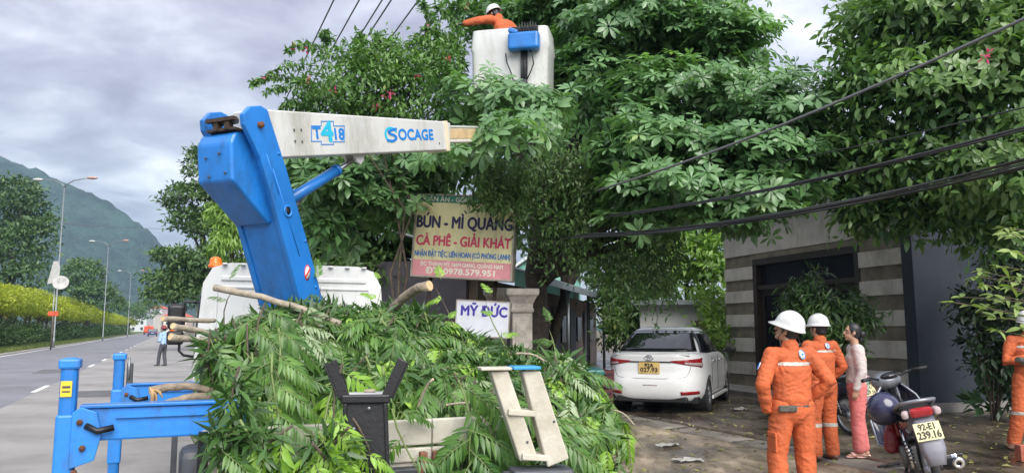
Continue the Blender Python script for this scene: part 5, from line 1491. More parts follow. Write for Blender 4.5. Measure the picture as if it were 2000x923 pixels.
# --- black step bracket and beige steps at the tail
def tail_bits():
    o = T0
    # black bracket with two splayed prongs
    c = P(712, 923, 4.42)
    r = thing('plastic_bracket', 'black tapered bracket with two splayed prongs standing behind the tailgate', 'bracket', (c.x, c.y, 0), R(8))
    k = 4.42 / 1500
    Z = lambda py: CAMZ + (642 - py) * k * 1.0
    b = MB(); w0, w1 = .155, .10; zt, zb = Z(780), Z(985)
    vs = []
    for (z, w, dpt) in ((zb, w0 * .92, .14), (zt, w1 + .02, .10)):
        vs += [(-w, -dpt / 2, z), (w, -dpt / 2, z), (w, dpt / 2, z), (-w, dpt / 2, z)]
    b.add(vs, [(0, 1, 5, 4), (1, 2, 6, 5), (2, 3, 7, 6), (3, 0, 4, 7), (4, 5, 6, 7), (3, 2, 1, 0)], False)
    o = b.build('body', M_black, r); bev(o, .008)
    for s in (-1, 1):
        q = MB().box((s * .126, -.055, (zt + zb) / 2), (.022, .03, zt - zb - .01), (0, s * R(-3.2), 0)).build('edge_flange', M_black, r); bev(q, .004)
    q = MB().box((0, -.0, zt + .02), (.27, .15, .05)).build('tray', M_black, r); bev(q, .01)
    q = MB().box((0, .0, zt + .048), (.22, .11, .008)).build('tray_liner', mat('pale tray liner', (.42, .43, .46), .5, var=.15), r)
    q = MB(); q.smooth = True; q.tube([(-.01, -.02, zt + .06), (.05, -.02, zt + .062)], .010, 8); q.build('peg', M_barkp, r)
    for s in (-1, 1):
        # a prong with a U section
        A = Vector((s * .118, 0, zt + .03)); E_ = Vector((s * .205, .0, Z(705 if s < 0 else 702)))
        ax = (E_ - A).normalized(); L_ = (E_ - A).length; ang = math.atan2(ax.x, ax.z)
        m = Matrix.Translation((A + E_) / 2) @ Matrix.Rotation(ang, 4, 'Y')
        q = MB(); q.box((s * .030, 0, 0), (.012, .12, L_), None, 1, m); q.box((s * -.004, -.055, 0), (.056, .012, L_), None, 1, m); q.box((s * -.004, .055, 0), (.056, .012, L_), None, 1, m)
        q = q.build('prong', M_black, r); bev(q, .003)
    for (x, z) in ((-.06, zt - .14), (.02, zt - .03)):
        q = MB(); q.lathe([(.001, -.004), (.009, -.004), (.009, .004), (.001, .004)], 8, Matrix.Translation((x, -.075, z)) @ Matrix.Rotation(R(90), 4, 'X')); q.build('screw', M_steel, r)
    # steps: two stiles, two treads, a top plate with a blue end
    d = 4.55
    a = P(985, 722, d)
    r = thing('step_ladder', 'beige two-tread step ladder with a half blue top plate leaning at the truck tail', 'ladder', (a.x, a.y, 0), R(12))
    inv = r.matrix_basis.inverted() if False else (Matrix.Translation((a.x, a.y, 0)) @ Matrix.Rotation(R(12), 4, 'Z')).inverted()
    W_ = lambda px, py, dd=d: inv @ P(px, py, dd)
    def stile(t0, t1, b0, b1):
        p = [W_(*t0), W_(*t1), W_(*b1), W_(*b0)]
        q = MB(); back = Vector((0, .11, 0)); vs = p + [v + back for v in p]
        q.add(vs, [(0, 3, 2, 1), (4, 5, 6, 7), (0, 1, 5, 4), (1, 2, 6, 5), (2, 3, 7, 6), (3, 0, 4, 7)], False)
        q = q.build('stile', M_ladder, r); bev(q, .008)
        return q
    stile((958, 724), (993, 724), (1016, 900), (1053, 900)); stile((1020, 724), (1056, 724), (1070, 912), (1112, 895))
    for (x0, x1, y) in ((992, 1047, 803), (1019, 1080, 890)):
        A, B = W_(x0, y), W_(x1, y + 5); c2 = (A + B) / 2
        q = MB().box(c2 + Vector((0, .06, 0)), ((B - A).length, .15, .035), (0, R(5), 0)).build('tread', M_ladder, r); bev(q, .006)
    A, B = W_(938, 720), W_(1000, 719)
    q = MB().box((A + B) / 2 + Vector((0, .05, 0)), ((B - A).length, .16, .016)).build('top_plate', M_ladder, r); bev(q, .004)
    A, B = W_(1000.5, 719), W_(1055, 717)
    q = MB().box((A + B) / 2 + Vector((0, .05, .001)), ((B - A).length, .165, .018)).build('top_plate', mat('faded blue plate', (.03, .25, .50), .5, var=.15), r); bev(q, .004)
    q = MB().box((W_(1060, 925) + Vector((0, .05, -.05))), (.36, .20, .16), (0, 0, 0)).build('base', M_dgrey, r); bev(q, .02)
    q = MB().box((W_(1010, 925) + Vector((-.05, .04, -.3))), (.05, .05, .62)).build('foot', M_dgrey, r)
    q = MB().box((W_(1100, 925) + Vector((0, .04, -.3))), (.05, .05, .62)).build('foot', M_dgrey, r)
    for (px, py) in ((1030, 862), (1082, 822)):
        q = MB(); q.lathe([(.001, -.004), (.007, -.004), (.007, .004), (.001, .004)], 8, Matrix.Translation(W_(px, py) + Vector((0, -.002, 0))) @ Matrix.Rotation(R(90), 4, 'X')); q.build('screw', M_dgrey, r)
tail_bits()
# ------------------------------------------------------------------ the load of cut branches
L_cut = leafmat('cut pinnate leaves', (.020, .068, .015), (.115, .235, .042), .36, .24, 1.6, (.27, .37, .12))
L_cutb = leafmat('young pinnate leaves', (.12, .27, .025), (.29, .48, .07), .4, .3, 1.6, (.40, .53, .13))
L_cutp = leafmat('leaf undersides', (.16, .24, .11), (.32, .40, .24), .6, .2, 1.6)
M_twig = mat('green twig', (.14, .19, .06), .7, var=.2)
def frond_mesh(seed, pairs=11, L=.52, Wl=.145, ww=.034, droop=.30, m=L_cut):
    rr = random.Random(seed); V_ = []; F_ = []; MI = []
    tv, tf = leaf_tpl(1, ww / Wl * 1.0, .25, .28, 3)
    def pt(t): return Vector((.03 * math.sin(t * 2.3 + seed), L * t * (1 - .10 * t), .10 * L * t - droop * L * t * t * 1.35))
    for i in range(pairs):
        t = .12 + .88 * (i + .5) / pairs; p = pt(t); d = (pt(min(1, t + .02)) - pt(t - .02)).normalized()
        size = Wl * (math.sin(math.pi * (.22 + .72 * t)) * .55 + .50) * rr.uniform(.88, 1.08)
        for s in (-1, 1):
            fa = R(rr.uniform(48, 62)) * (1 - .35 * t)
            side = Vector((s, 0, 0))
            dr = (d * math.cos(fa) + side * math.sin(fa) + Vector((0, 0, rr.uniform(-.42, -.05)))).normalized()
            up = Vector((0, .15, 1)) + Vector((rr.gauss(0, .15), rr.gauss(0, .15), 0))
            y = dr; z = (up - y * up.dot(y)).normalized(); x = y.cross(z)
            Mx = np.array(Matrix((x, y, z)).transposed())
            F_.append(tf + sum(len(q) for q in V_)); V_.append((tv * size) @ Mx.T + np.array(tuple(p + Vector((s * .003, 0, 0))))); MI += [0] * len(tf)
    # terminal leaflet
    d = (pt(1) - pt(.96)).normalized(); up = Vector((0, 0, 1)); z = (up - d * up.dot(d)).normalized(); x = d.cross(z)
    F_.append(tf + sum(len(q) for q in V_)); V_.append((tv * Wl * .8) @ np.array(Matrix((x, d, z)).transposed()).T + np.array(tuple(pt(1)))); MI += [0] * len(tf)
    b = MB(); b.tube([pt(i / 6) for i in range(7)], [.0042] * 3 + [.003] * 4, 4, False)
    k = sum(len(q) for q in V_); V_.append(np.array(b.v)); F_.append(np.array(b.f) + k); MI += [1] * len(b.f)
    return np_mesh('frond', np.concatenate(V_), np.concatenate(F_), [m, M_twig], False, MI)
FR = [frond_mesh(s) for s in range(5)] + [frond_mesh(9, 10, .46, .16, .038, .42)]
FRB = [frond_mesh(s + 20, 9, .40, .135, .040, .50, L_cutb) for s in range(3)]
FRP = [frond_mesh(31, 10, .46, .14, .034, .25, L_cutp)]
STM = []
for s in range(4):
    b = MB(); b.smooth = True; rr = random.Random(s)
    b.tube([(.03 * math.sin(i * .9 + s), .20 + .12 * i, .02 * math.cos(i * 1.1 + s) - .006 * i * i) for i in range(6)], [.008, .007, .006, .005, .004, .002], 6)
    STM.append(b.mesh('cut_branch', M_twig if s % 2 else M_bark))
HEAP = [blob(462, 800, 4.28, 34, 85, .12), blob(500, 875, 4.2, 50, 50, .12), blob(440, 880, 4.2, 34, 55, .12), blob(645, 885, 4.25, 48, 45, .12), blob(440, 700, 5.1, 40, 60, .3), blob(500, 690, 5.9, 80, 70, .5), blob(600, 665, 6.3, 130, 75, .6), blob(760, 660, 6.5, 130, 62, .6), blob(890, 705, 6.6, 110, 55, .6), blob(1000, 735, 6.4, 95, 55, .6), blob(1090, 760, 6.2, 72, 72, .5), blob(1130, 850, 5.9, 72, 85, .5),
        blob(490, 790, 5.2, 55, 80, .35), blob(560, 760, 5.6, 110, 70, .5), blob(720, 750, 5.8, 130, 60, .5), blob(880, 770, 5.9, 130, 70, .5), blob(1000, 830, 5.6, 100, 80, .5), blob(900, 860, 5.35, 80, 55, .35), blob(620, 632, 6.8, 120, 36, .5), blob(780, 632, 6.9, 90, 32, .5), blob(1000, 770, 6, 110, 70, .5), blob(1140, 940, 5.8, 75, 60, .4), blob(1060, 900, 5.6, 80, 60, .4)]
CREST = [(300, 620), (380, 598), (450, 572), (600, 576), (700, 580), (800, 578), (880, 592), (920, 622), (1000, 640), (1100, 660), (1160, 700), (1200, 765), (1240, 860)]
def crest(px):
    for a, c in zip(CREST, CREST[1:]):
        if px <= c[0]: return lerp(a[1], c[1], (px - a[0]) / (c[0] - a[0]))
    return 900
def heap():
    cand, nn = sample_blobs(HEAP, 4000, .93)
    C = np.array([tuple(b[0]) for b in HEAP]); Rr = np.array([tuple(b[1]) for b in HEAP])
    cam_ = np.array([0, 0, CAMZ])
    keep = []
    for i in range(len(cand)):
        q = (cand[i] - C) / (Rr * .86)
        if (np.sum(q * q, 1) < 1).any(): continue
        to = cam_ - cand[i]; to /= np.linalg.norm(to)
        if nn[i] @ to < -.25 and nn[i][2] < .2: continue
        keep.append(i)
    # thin to an even spacing
    pts = []
    for i in keep:
        p = Vector(cand[i])
        if all((p - Vector(cand[j])).length > .122 for j in pts): pts.append(i)
        if len(pts) >= 330: break
    k = 0
    for i in pts:
        p = Vector(cand[i]); n = Vector(nn[i]); n = (n + Vector((0, -.25, .35))).normalized()
        px = 1000 + 1500 * p.x / p.y; py = 642 - 1500 * (p.z - CAMZ) / p.y
        bright = (px < 560 and py > 835 and random.random() < .7) or (560 < px < 735 and py > 775) or (px > 1090 and py > 740 and random.random() < .65) or (px > 1060 and random.random() < .25) or random.random() < .05
        pale = not bright and random.random() < .08
        branch(p - n * .09, n, bright, pale, k); k += 1
def branch(p, n, bright, pale, k, sd=None, nf=None, label=None, group='cut branches heaped on the truck bed', fs=1.):
    if sd is None:
        down = Vector((0, 0, -1)); side = n.cross(down)
        side = side.normalized() if side.length > .1 else Vector((1, 0, 0))
        t = (down - n * down.dot(n)); t = t.normalized() if t.length > .1 else Vector((random.gauss(0, 1), random.gauss(0, 1), 0)).normalized()
        sd = (t * random.uniform(.15, 1) + side * random.gauss(0, .75) + Vector((.25 * max(0, p.x - .2) - .05, -.3, 0)) * .6 + n * .1).normalized()
    lab = label or ('cut branch with bright young yellow-green leaflets on the leaf pile' if bright else 'cut branch showing pale leaf undersides on the leaf pile' if pale else 'cut leafy branch lying in the dark green pile on the truck bed')
    if group and p.y > 0 and 642 - 1500 * (p.z - CAMZ) / p.y < crest(1000 + 1500 * p.x / p.y) + 12: return
    r = link('cut_branch', STM[k % 4]); tag(r, lab, 'branch', group)
    M = frame_from(p, Vector(sd).cross(n), n); M = Matrix((Vector(sd).cross(n).normalized(), Vector(sd), n)).transposed().to_4x4()
    z = n; y = (Vector(sd) - z * Vector(sd).dot(z)).normalized(); x = y.cross(z)
    M = Matrix((x, y, z)).transposed().to_4x4(); M.translation = p - y * .42
    r.matrix_world = M
    Mi = M.to_3x3().inverted()
    lib = FRB if bright or random.random() < .10 else FRP if pale else FR
    nf = nf or random.randint(5, 7)
    kept = 0
    for j in range(nf):
        t = .28 + .72 * j / (nf - 1); s = 1 if j % 2 else -1
        a = R(random.uniform(25, 70)) * s * (1 if j < nf - 1 else .1)
        dl = Vector((math.sin(a), math.cos(a), random.uniform(-.12, .22)))
        wup = (Mi @ Vector((0, 0, 1))) * .55 + Vector((0, 0, .75)) + Vector((random.gauss(0, .18), random.gauss(0, .18), 0))
        y2 = dl.normalized(); z2 = (wup - y2 * wup.dot(y2)).normalized(); x2 = y2.cross(z2)
        m2 = Matrix((x2, y2, z2)).transposed().to_4x4(); m2.translation = Vector((0, .80 * t, 0))
        sc = random.uniform(.72, 1.1) * fs * (.74 if M.translation.y < 4.75 else .92)
        ok = True
        for q in ((0, .30, -.03), (0, .50 * fs, -.14)):
            w = M @ m2 @ Vector(q); px = 1000 + 1500 * w.x / w.y * 1.0; py = 642 - 1500 * (w.z - CAMZ) / w.y
            if px < 374 or px > 1238 or (group and py < crest(px)): ok = False
            if w.y < 5.1 and 812 < py < 900 and (745 < px < 850 or 512 < px < 572): ok = False      # gaps where the tailgate shows
        if not ok: continue
        kept += 1
        o = link('frond', random.choice(lib), r); o.matrix_local = m2 @ Matrix.Diagonal((sc, sc, sc, 1))
    if kept < 3 and group:
        for ch in list(r.children): bpy.data.objects.remove(ch)
        bpy.data.objects.remove(r)
heap()
# boughs hanging over the tail and standing out of the top
k = 0
for (px, py, d, sx, lab, br, nf, fs) in ((655, 830, 4.28, .0, 'arched bright bough hanging in front of the tailgate beside the black bracket', True, 9, .9), (630, 865, 4.25, -.2, 'lower half of the bright bough bunch in front of the tailgate', True, 8, .85), (685, 870, 4.27, .4, 'bright bough bunch just left of the foot of the black bracket', True, 7, .8),
        (475, 790, 4.7, .05, 'long bough drooping off the left rear corner of the truck', False, 9, 1.), (465, 885, 4.6, .05, 'pale green bough tip at the bottom left of the pile', True, 8, .95), (505, 890, 4.45, .1, 'bright bough tip left of the tailgate', True, 8, .95),
        (470, 730, 4.9, .0, 'dark bough at the left edge of the pile above the broken log', False, 8, .9), (530, 740, 4.7, .05, 'green bough with visible stem on the left of the pile', False, 9, 1.), (500, 690, 5.0, .0, 'dark bough at the upper left of the pile below the pale sticks', False, 9, .95), (530, 800, 4.5, .1, 'dense dark bough over the left end of the tailgate', False, 8, .9), (450, 850, 4.62, .1, 'dark bough hiding the inner end of the near blue beam', False, 8, .8), (1195, 880, 5.7, .2, 'bright bough trailing to the yard at the right end of the pile', True, 9, .9),
        (1160, 800, 5.9, .6, 'leafy bough reaching out towards the white car', False, 8, .9), (1190, 830, 6.0, .8, 'bright bough reaching lowest towards the white car', True, 8, .8), (960, 860, 5.0, -.1, 'leafy bough behind the step ladder', False, 8, 1.), (905, 845, 4.72, .15, 'dark bough over the tailgate between the black bracket and the step ladder', False, 9, .95), (925, 850, 4.8, .0, 'dark bough over the right end of the tailgate', False, 9, .95), (790, 905, 4.6, .3, 'dark leaf spray right of the black bracket under the tailgate', False, 5, .7)):
    p = P(px, py, d); branch(p + Vector((0, .05, .12)), Vector((.1 * sx, -.85, .45)).normalized(), br, False, k, Vector((sx, -.35, -.75)), nf, lab, None, fs); k += 1
for (px, py, d, lab) in ((640, 600, 6.6, 'small upright sprig against the foot of the blue arm'), (740, 600, 6.7, 'dark upright sprig against the white cab back'), (876, 600, 6.6, 'pale sprig left of the small white sign'), (976, 632, 6.5, 'yellowish sprig in front of the small white sign'), (440, 610, 6.2, 'sprig rising at the left shoulder of the pile'), (1100, 690, 6.4, 'sprig with reddish tip at the right shoulder of the pile')):
    branch(P(px, py + 25, d), Vector((.1, -.8, .3)).normalized(), 'yellow' in lab or 'pale' in lab, False, k, Vector((random.uniform(-.3, .3), -.1, 1)), 4, lab, None, .5); k += 1
# loose leaflets inside the heap
def heap_fill():
    bl = [(a, r * .9, w) for a, r, w in HEAP]
    pos, nn = sample_blobs(bl, 15000, .25)
    tv, tf = leaf_tpl(1, .22, .25, .25, 2)
    o = link('loose_leaves', leaves_mesh('loose_leaves', pos, nn, (tv, tf), .14, L_cutd, up=.5, jit=.6, down=.3)); tag(o, 'mass of loose leaflets filling the inside of the branch pile', 'leaves', kind='stuff')
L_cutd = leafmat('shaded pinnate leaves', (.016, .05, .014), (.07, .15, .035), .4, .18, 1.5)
heap_fill()
# sticks and logs
M_wood = mat('fresh cut wood', (.55, .40, .22), .8, var=.15, scale=20)
M_barkg = mat('grey-brown bark', (.25, .20, .15), .85, var=.3, scale=12, bump=.7, bscale=35)
def log(a, c, rad, label, m=M_barkg, bend=.03, rad2=None):
    A, C = P(*a), P(*c); rad2 = rad2 or rad * .85
    o = Vector(A); n = 8
    pts = [A.lerp(C, i / n) - o + Vector((0, 0, bend * math.sin(math.pi * i / n))) + Vector((random.gauss(0, 1), random.gauss(0, 1), random.gauss(0, 1))) * rad * .12 for i in range(n + 1)]
    b = MB(); b.smooth = True; b.tube(pts, [lerp(rad, rad2, i / n) * random.uniform(.94, 1.06) for i in range(n + 1)], 9)
    r = b.build('cut_log', m, None, o); tag(r, label, 'log')
    ax = (pts[0] - pts[1]).normalized(); q = MB(); q.tube([pts[0] - ax * .004, pts[0] + ax * .004], rad * .93, 9); q.build('cut_end', M_wood, r)
    return r
log((420, 561, 6.1), (665, 632, 6.0), .028, 'long pale pole lying across the pile in front of the blue arm', M_barkp)
log((838, 556, 6.0), (762, 606, 6.4), .042, 'thick brown log with a pale sawn end pointing up right', M_barkg)
log((318, 622, 5.5), (420, 626, 5.9), .020, 'uppermost pale stick poking out left by the cab mirror', M_barkp, .0)
log((338, 636, 5.4), (425, 655, 5.8), .024, 'middle pale stick poking out left by the cab mirror', M_barkp, .0)
log((334, 657, 5.4), (430, 668, 5.8), .026, 'lowest and thickest pale stick poking out left by the cab mirror', M_barkp, .0)
log((296, 762, 4.75), (420, 764, 5.0), .026, 'upper broken log resting on the near blue outrigger beam', M_barkg)
log((318, 792, 4.72), (420, 778, 5.0), .028, 'lower broken log on the near blue outrigger beam', M_barkg)
log((566, 768, 5.0), (600, 786, 5.3), .010, 'short grey twig showing in the middle of the pile', M_barkp)
log((872, 790, 5.15), (985, 800, 5.3), .008, 'thin straight twig lying level left of the step ladder', M_barkp)
log((845, 740, 5.2), (815, 800, 5.3), .009, 'bent twig right of the black bracket', M_barkp)
log((1010, 690, 5.9), (1075, 712, 6.0), .009, 'thin pale twig near the top right of the pile', M_barkp)
log((1195, 800, 6.0), (1240, 830, 5.9), .007, 'thin twig poking towards the white car', M_barkp)
# splintered peel hanging from the broken log
def peel():
    A = P(300, 760, 4.74); b = MB(); b.smooth = False
    for (q, w) in (((290, 808), .016), ((305, 790), .010), ((318, 776), .012)):
        E_ = P(q[0], q[1], 4.70); m = [A, A.lerp(E_, .5) + Vector((.012, -.01, .01)), E_]
        b.tube([x - A for x in m], [w, w * .8, .003], 5, ref=(0, 1, 0))
    o = b.build('bark_strip', M_rustw, None, A); tag(o, 'torn strip of bark hanging from the upper broken log', 'bark')
M_rustw = mat('torn bark', (.34, .22, .10), .85, var=.4, scale=20)
peel()
# ------------------------------------------------------------------ people
M_skin = mat('skin', (.42, .24, .16), .55, 0, var=.08, scale=14)
M_hair = mat('black hair', (.012, .011, .012), .45, 0, var=.2, scale=40)
M_org = mat('orange workwear', (.46, .098, .029), .8, 0, var=.16, scale=5, bump=.3, bscale=45, dirt=((.22, .06, .025), .6, 5))
M_helm = mat('white helmet shell', (.62, .63, .62), .3, 0, var=.05, scale=6, coat=.3, dirt=((.35, .34, .30), .5, 8))
M_refl = mat('reflective tape', (.42, .38, .34), .4, .1, var=.15, scale=20)
M_glove = mat('dark work glove', (.07, .07, .06), .8, 0, var=.3, scale=20)
M_boot = mat('brown boots', (.09, .04, .025), .6, 0, var=.25, scale=10)
M_blazer = mat('pale pink-white blazer', (.56, .48, .455), .8, 0, var=.08, scale=8, bump=.1, bscale=120)
M_pinkt = mat('salmon pink trousers', (.62, .17, .16), .8, 0, var=.12, scale=5, bump=.1, bscale=120)
M_sandal = mat('pink sandals', (.66, .40, .38), .6, 0, var=.08)
M_blouse = mat('green patterned blouse', (.05, .20, .12), .8, 0, scale=30, col2=(.45, .55, .48), lo=.45, hi=.55)
M_bshirt = mat('light blue shirt', (.30, .45, .66), .8, 0, var=.1, scale=6)
M_dtrou = mat('dark trousers', (.055, .055, .07), .8, 0, var=.2, scale=6)
M_eye = mat('eyes', (.02, .015, .012), .2, 0, var=0)
M_lip = mat('lips', (.40, .14, .12), .5, 0, var=0)
def evalmesh(me, mods):
    o = bpy.data.objects.new('tmp', me); COL.objects.link(o)
    for t, kw in mods:
        m = o.modifiers.new(t, t)
        for k, v in kw.items(): setattr(m, k, v)
    dg = bpy.context.evaluated_depsgraph_get()
    r = bpy.data.meshes.new_from_object(o.evaluated_get(dg)); bpy.data.objects.remove(o)
    return r
def solid(mb, name, m, vox, it=5, fold=0., fs=(8, 8, 15), seed=0, poly=None):
    me = evalmesh(mb.mesh('tmp'), [('REMESH', dict(mode='VOXEL', voxel_size=vox)), ('SMOOTH', dict(factor=.5, iterations=it))])
    me.name = name; me.materials.clear(); me.materials.append(m)
    if fold:
        n = len(me.vertices); co = np.empty(n * 3, np.float32); no = np.empty(n * 3, np.float32)
        me.vertices.foreach_get('co', co); me.vertices.foreach_get('normal', no)
        co = co.reshape(-1, 3); no = no.reshape(-1, 3)
        f = np.empty(n)
        for i in range(n):
            x, y, z = co[i]
            a = noise.noise(Vector((x * fs[0] + seed, y * fs[1], z * fs[2] + 3 * noise.noise(Vector((x * 5, y * 5, z * 4 + seed))))))
            c_ = noise.noise(Vector((x * 16 + z * 9, y * 16 + seed, z * 22 - x * 7)))
            f[i] = (1 - abs(a) * 2.2) * .62 + (1 - abs(c_) * 2.4) * .42 + .2 * noise.noise(Vector((x * 40, y * 40 + seed, z * 50)))
        co += no * (f * fold)[:, None]
        me.vertices.foreach_set('co', co.ravel())
    me.polygons.foreach_set('use_smooth', np.ones(len(me.polygons), dtype=bool)); me.update()
    return me
def hand(b, w, d, n, side, curl=.5, s=1.):
    """palm, four bent fingers, thumb; d = finger direction, n = palm normal, side = thumb direction sign"""
    w, d, n = Vector(w), Vector(d).normalized(), Vector(n).normalized()
    n = (n - d * n.dot(d)).normalized(); t = d.cross(n) * side
    b.capsule([w - d * .02, w + d * .035 * s, w + d * .082 * s], [(.024, .019), (.034, .015), (.037, .013)], 12, t)
    for k, (o, L) in enumerate(((.029, .068), (.010, .078), (-.010, .073), (-.028, .058))):
        p = w + d * .085 * s + t * o * s; dd = d.copy(); pts = [p - d * .015]; rad = [.0092]
        for seg, c in ((.42, curl * .55), (.33, curl * .8), (.25, curl * .5)):
            a = c; dd = (dd * math.cos(a) + n * math.sin(a)).normalized(); pts.append(pts[-1] + dd * L * seg * s); rad.append(.0092 - .0010 * len(rad))
        b.capsule(pts, rad, 8, t)
    p = w + d * .025 * s + t * .028 * s; dd = (d * .7 + t * .65 + n * .25).normalized()
    b.capsule([p, p + dd * .035 * s, p + dd * .035 * s + (dd + d * .5 + n * .2).normalized() * .03 * s], [.0125, .0105, .0085], 8, n)
def head_matrix(J):
    y, p, r = J['head_rot']
    return Matrix.Translation(J['head']) @ Euler((p, r, y), 'XYZ').to_matrix().to_4x4()
DEF = dict(pelvis=(0, 0, .93), waist=(0, 0, 1.06), chest=(0, 0, 1.25), neck=(0, -.01, 1.42), head=(0, .025, 1.585), head_rot=(0, 0, 0),
           shL=(-.185, 0, 1.37), elL=(-.23, -.03, 1.10), wrL=(-.23, .04, .85), hdL=(0, .1, -1), hnL=(1, 0, 0),
           shR=(.185, 0, 1.37), elR=(.23, -.03, 1.10), wrR=(.23, .04, .85), hdR=(0, .1, -1), hnR=(-1, 0, 0),
           hipL=(-.095, 0, .90), knL=(-.105, .02, .49), anL=(-.11, -.01, .09), toL=(-.15, 1, 0),
           hipR=(.095, 0, .90), knR=(.105, .02, .49), anR=(.11, -.01, .09), toR=(.15, 1, 0))
def person(label, loc, rz, sc, J, st_, vox=.0075, seed=0, group=None):
    j = dict(DEF); j.update(J); J = {k: (Vector(v) if len(v) == 3 and k != 'head_rot' else v) for k, v in j.items()}
    r = thing('person', label, 'person', loc, rz, group); r.scale = (sc,) * 3
    # ---- one continuous body
    b = MB(); g = st_.get('girth', 1.)
    b.capsule([J['pelvis'] - Vector((0, 0, .03)), J['waist'], J['chest'], J['neck'] - Vector((0, 0, .07))], [(.15 * g, .10 * g), (.135 * g, .095 * g), (.155 * g, .105 * g), (.10, .07)], 14)
    b.capsule([J['neck'] - Vector((0, 0, .06)), J['neck'] + (J['head'] - J['neck']) * .7], [.056, .050], 12)
    b.capsule([J['shL'], J['neck'] - Vector((0, 0, .07)), J['shR']], [.05, .065, .05], 10, (0, 0, 1))
    HM = head_matrix(J)
    b.ell((0, -.008, .025), (.074, .094, .100), 16, 12, HM); b.ell((0, .022, -.045), (.054, .062, .062), 14, 10, HM); b.ell((0, .062, -.088), (.024, .022, .018), 10, 8, HM)
    b.capsule([HM @ Vector((0, .082, .022)), HM @ Vector((0, .100, -.012)), HM @ Vector((0, .101, -.022))], [.009, .013, .013], 8)
    b.ell((0, .082, -.052), (.022, .010, .010), 10, 6, HM); b.ell((0, .078, .040), (.050, .014, .010), 10, 6, HM)
    for s in (-1, 1): b.ell((s * .076, -.004, -.004), (.010, .020, .031), 8, 8, HM, (0, 0, s * .35))
    for S_ in 'LR':
        sh, el, wr = J['sh' + S_], J['el' + S_], J['wr' + S_]
        b.capsule([sh, sh.lerp(el, .5), el, el.lerp(wr, .35), wr], [.050, .043, .037, .038, .025], 12)
        hand(b, wr, J['hd' + S_], J['hn' + S_], 1 if S_ == 'L' else -1, st_.get('curl', .5))
        hp, kn, an = J['hip' + S_], J['kn' + S_], J['an' + S_]
        b.capsule([hp, hp.lerp(kn, .5), kn, kn.lerp(an, .3), an], [.080, .068, .052, .052, .036], 12)
        t = Vector(J['to' + S_]).normalized()
        b.capsule([an + Vector((0, 0, -.045)) - t * .045, an + Vector((0, 0, -.055)) + t * .06, an + Vector((0, 0, -.062)) + t * .135], [(.032, .028), (.038, .026), (.034, .016)], 10, t.cross(Vector((0, 0, 1))))
    me = solid(b, 'body', M_skin, vox, 3); me.materials.append(M_glove)
    if st_.get('gloves'):
        mi = np.zeros(len(me.polygons), np.int32)
        for i, p in enumerate(me.polygons):
            for S_ in 'LR':
                w = J['wr' + S_]; v = p.center - w
                if v.length < .22 and v.dot(Vector(J['hd' + S_]).normalized()) > .0: mi[i] = 1
        me.polygons.foreach_set('material_index', mi)
    link('body', me, r)
    for s in (-1, 1):
        q = MB(); q.ell((s * .030, .082, .018), (.0125, .006, .006), 8, 6, HM); q.build('eye', M_eye, r)
    q = MB(); q.ell((0, .089, -.052), (.019, .006, .007), 10, 6, HM); q.build('lips', M_lip, r)
    # ---- hair
    q = MB(); q.ell((0, -.018, .032), (.081, .094, .104), 16, 12, HM); q.ell((0, -.045, -.025), (.068, .060, .060), 14, 10, HM)
    hm = solid(q, 'hair', M_hair, .008, 3, .003, (30, 30, 30), seed)
    bm = bmesh.new(); bm.from_mesh(hm); inv = HM.inverted()
    bmesh.ops.delete(bm, geom=[f for f in bm.faces if (lambda c: c.y > .068 - .25 * max(0, c.z - .05) and c.z < .10 or (c.z < -.02 and c.y > -.01) or c.z < -.085)(inv @ f.calc_center_median())], context='FACES')
    bm.to_mesh(hm); bm.free(); link('hair', hm, r)
    if st_.get('bun'):
        q = MB(); q.ell((0, -.125, -.005), (.045, .042, .05), 12, 9, HM); q.ell((0, -.115, -.06), (.03, .03, .05), 12, 9, HM); link('hair_bun', solid(q, 'hair_bun', M_hair, .008, 3, .004, (30, 30, 30), 3), r)
        q = MB(); q.smooth = True; q.lathe([(.030, -.008), (.034, 0), (.030, .008)], 14, HM @ Matrix.Translation((0, -.098, .005)) @ Matrix.Rotation(R(90), 4, 'X')); q.build('hair_tie', M_blazer, r)
    # ---- helmet
    if st_.get('helmet'):
        hat(r, HM, st_.get('helmet_mat', M_helm), st_.get('cap'))
    # ---- jacket
    k = st_.get('jk', 1.); hem = st_.get('hem', .90)
    b = MB(); pc = Vector((J['pelvis'].x, J['pelvis'].y, hem))
    b.capsule([pc + Vector((0, 0, .06)), J['waist'], J['chest'], J['neck'] - Vector((0, 0, .075))], [(.178 * k, .135 * k), (.172 * k, .130 * k), (.188 * k, .135 * k), (.115, .085)], 18)
    b.capsule([J['shL'] + Vector((.015, 0, .0)), J['neck'] - Vector((0, 0, .07)), J['shR'] - Vector((.015, 0, 0))], [.070, .078, .070], 12, (0, 0, 1))
    if not st_.get('lapel'): b.capsule([J['neck'] - Vector((0, 0, .05)), J['neck'] + Vector((0, .005, .025))], [.078, .074], 12)
    slv = st_.get('sleeve', 1.)
    for S_ in 'LR':
        sh, el, wr = J['sh' + S_], J['el' + S_], J['wr' + S_]
        e2 = el.lerp(wr, .92 * slv)
        b.capsule([sh, sh.lerp(el, .5), el, el.lerp(wr, .45 * slv), e2], [.074 * k, .068 * k, .062 * k, .056 * k, .044 * k], 14)
    jm = solid(b, 'jacket', st_['jacket'], .0085, 4, st_.get('fold', .0085), (7, 7, 15), seed)
    bm = bmesh.new(); bm.from_mesh(jm)
    bmesh.ops.bisect_plane(bm, geom=bm.verts[:] + bm.edges[:] + bm.faces[:], plane_co=(0, 0, hem), plane_no=(0, 0, 1))
    hands_low = [J['wrL'], J['wrR']]
    def armish(c): return any((c - J['el' + S_].lerp(J['wr' + S_], t)).length < .075 for S_ in 'LR' for t in (.3, .5, .7, .9))
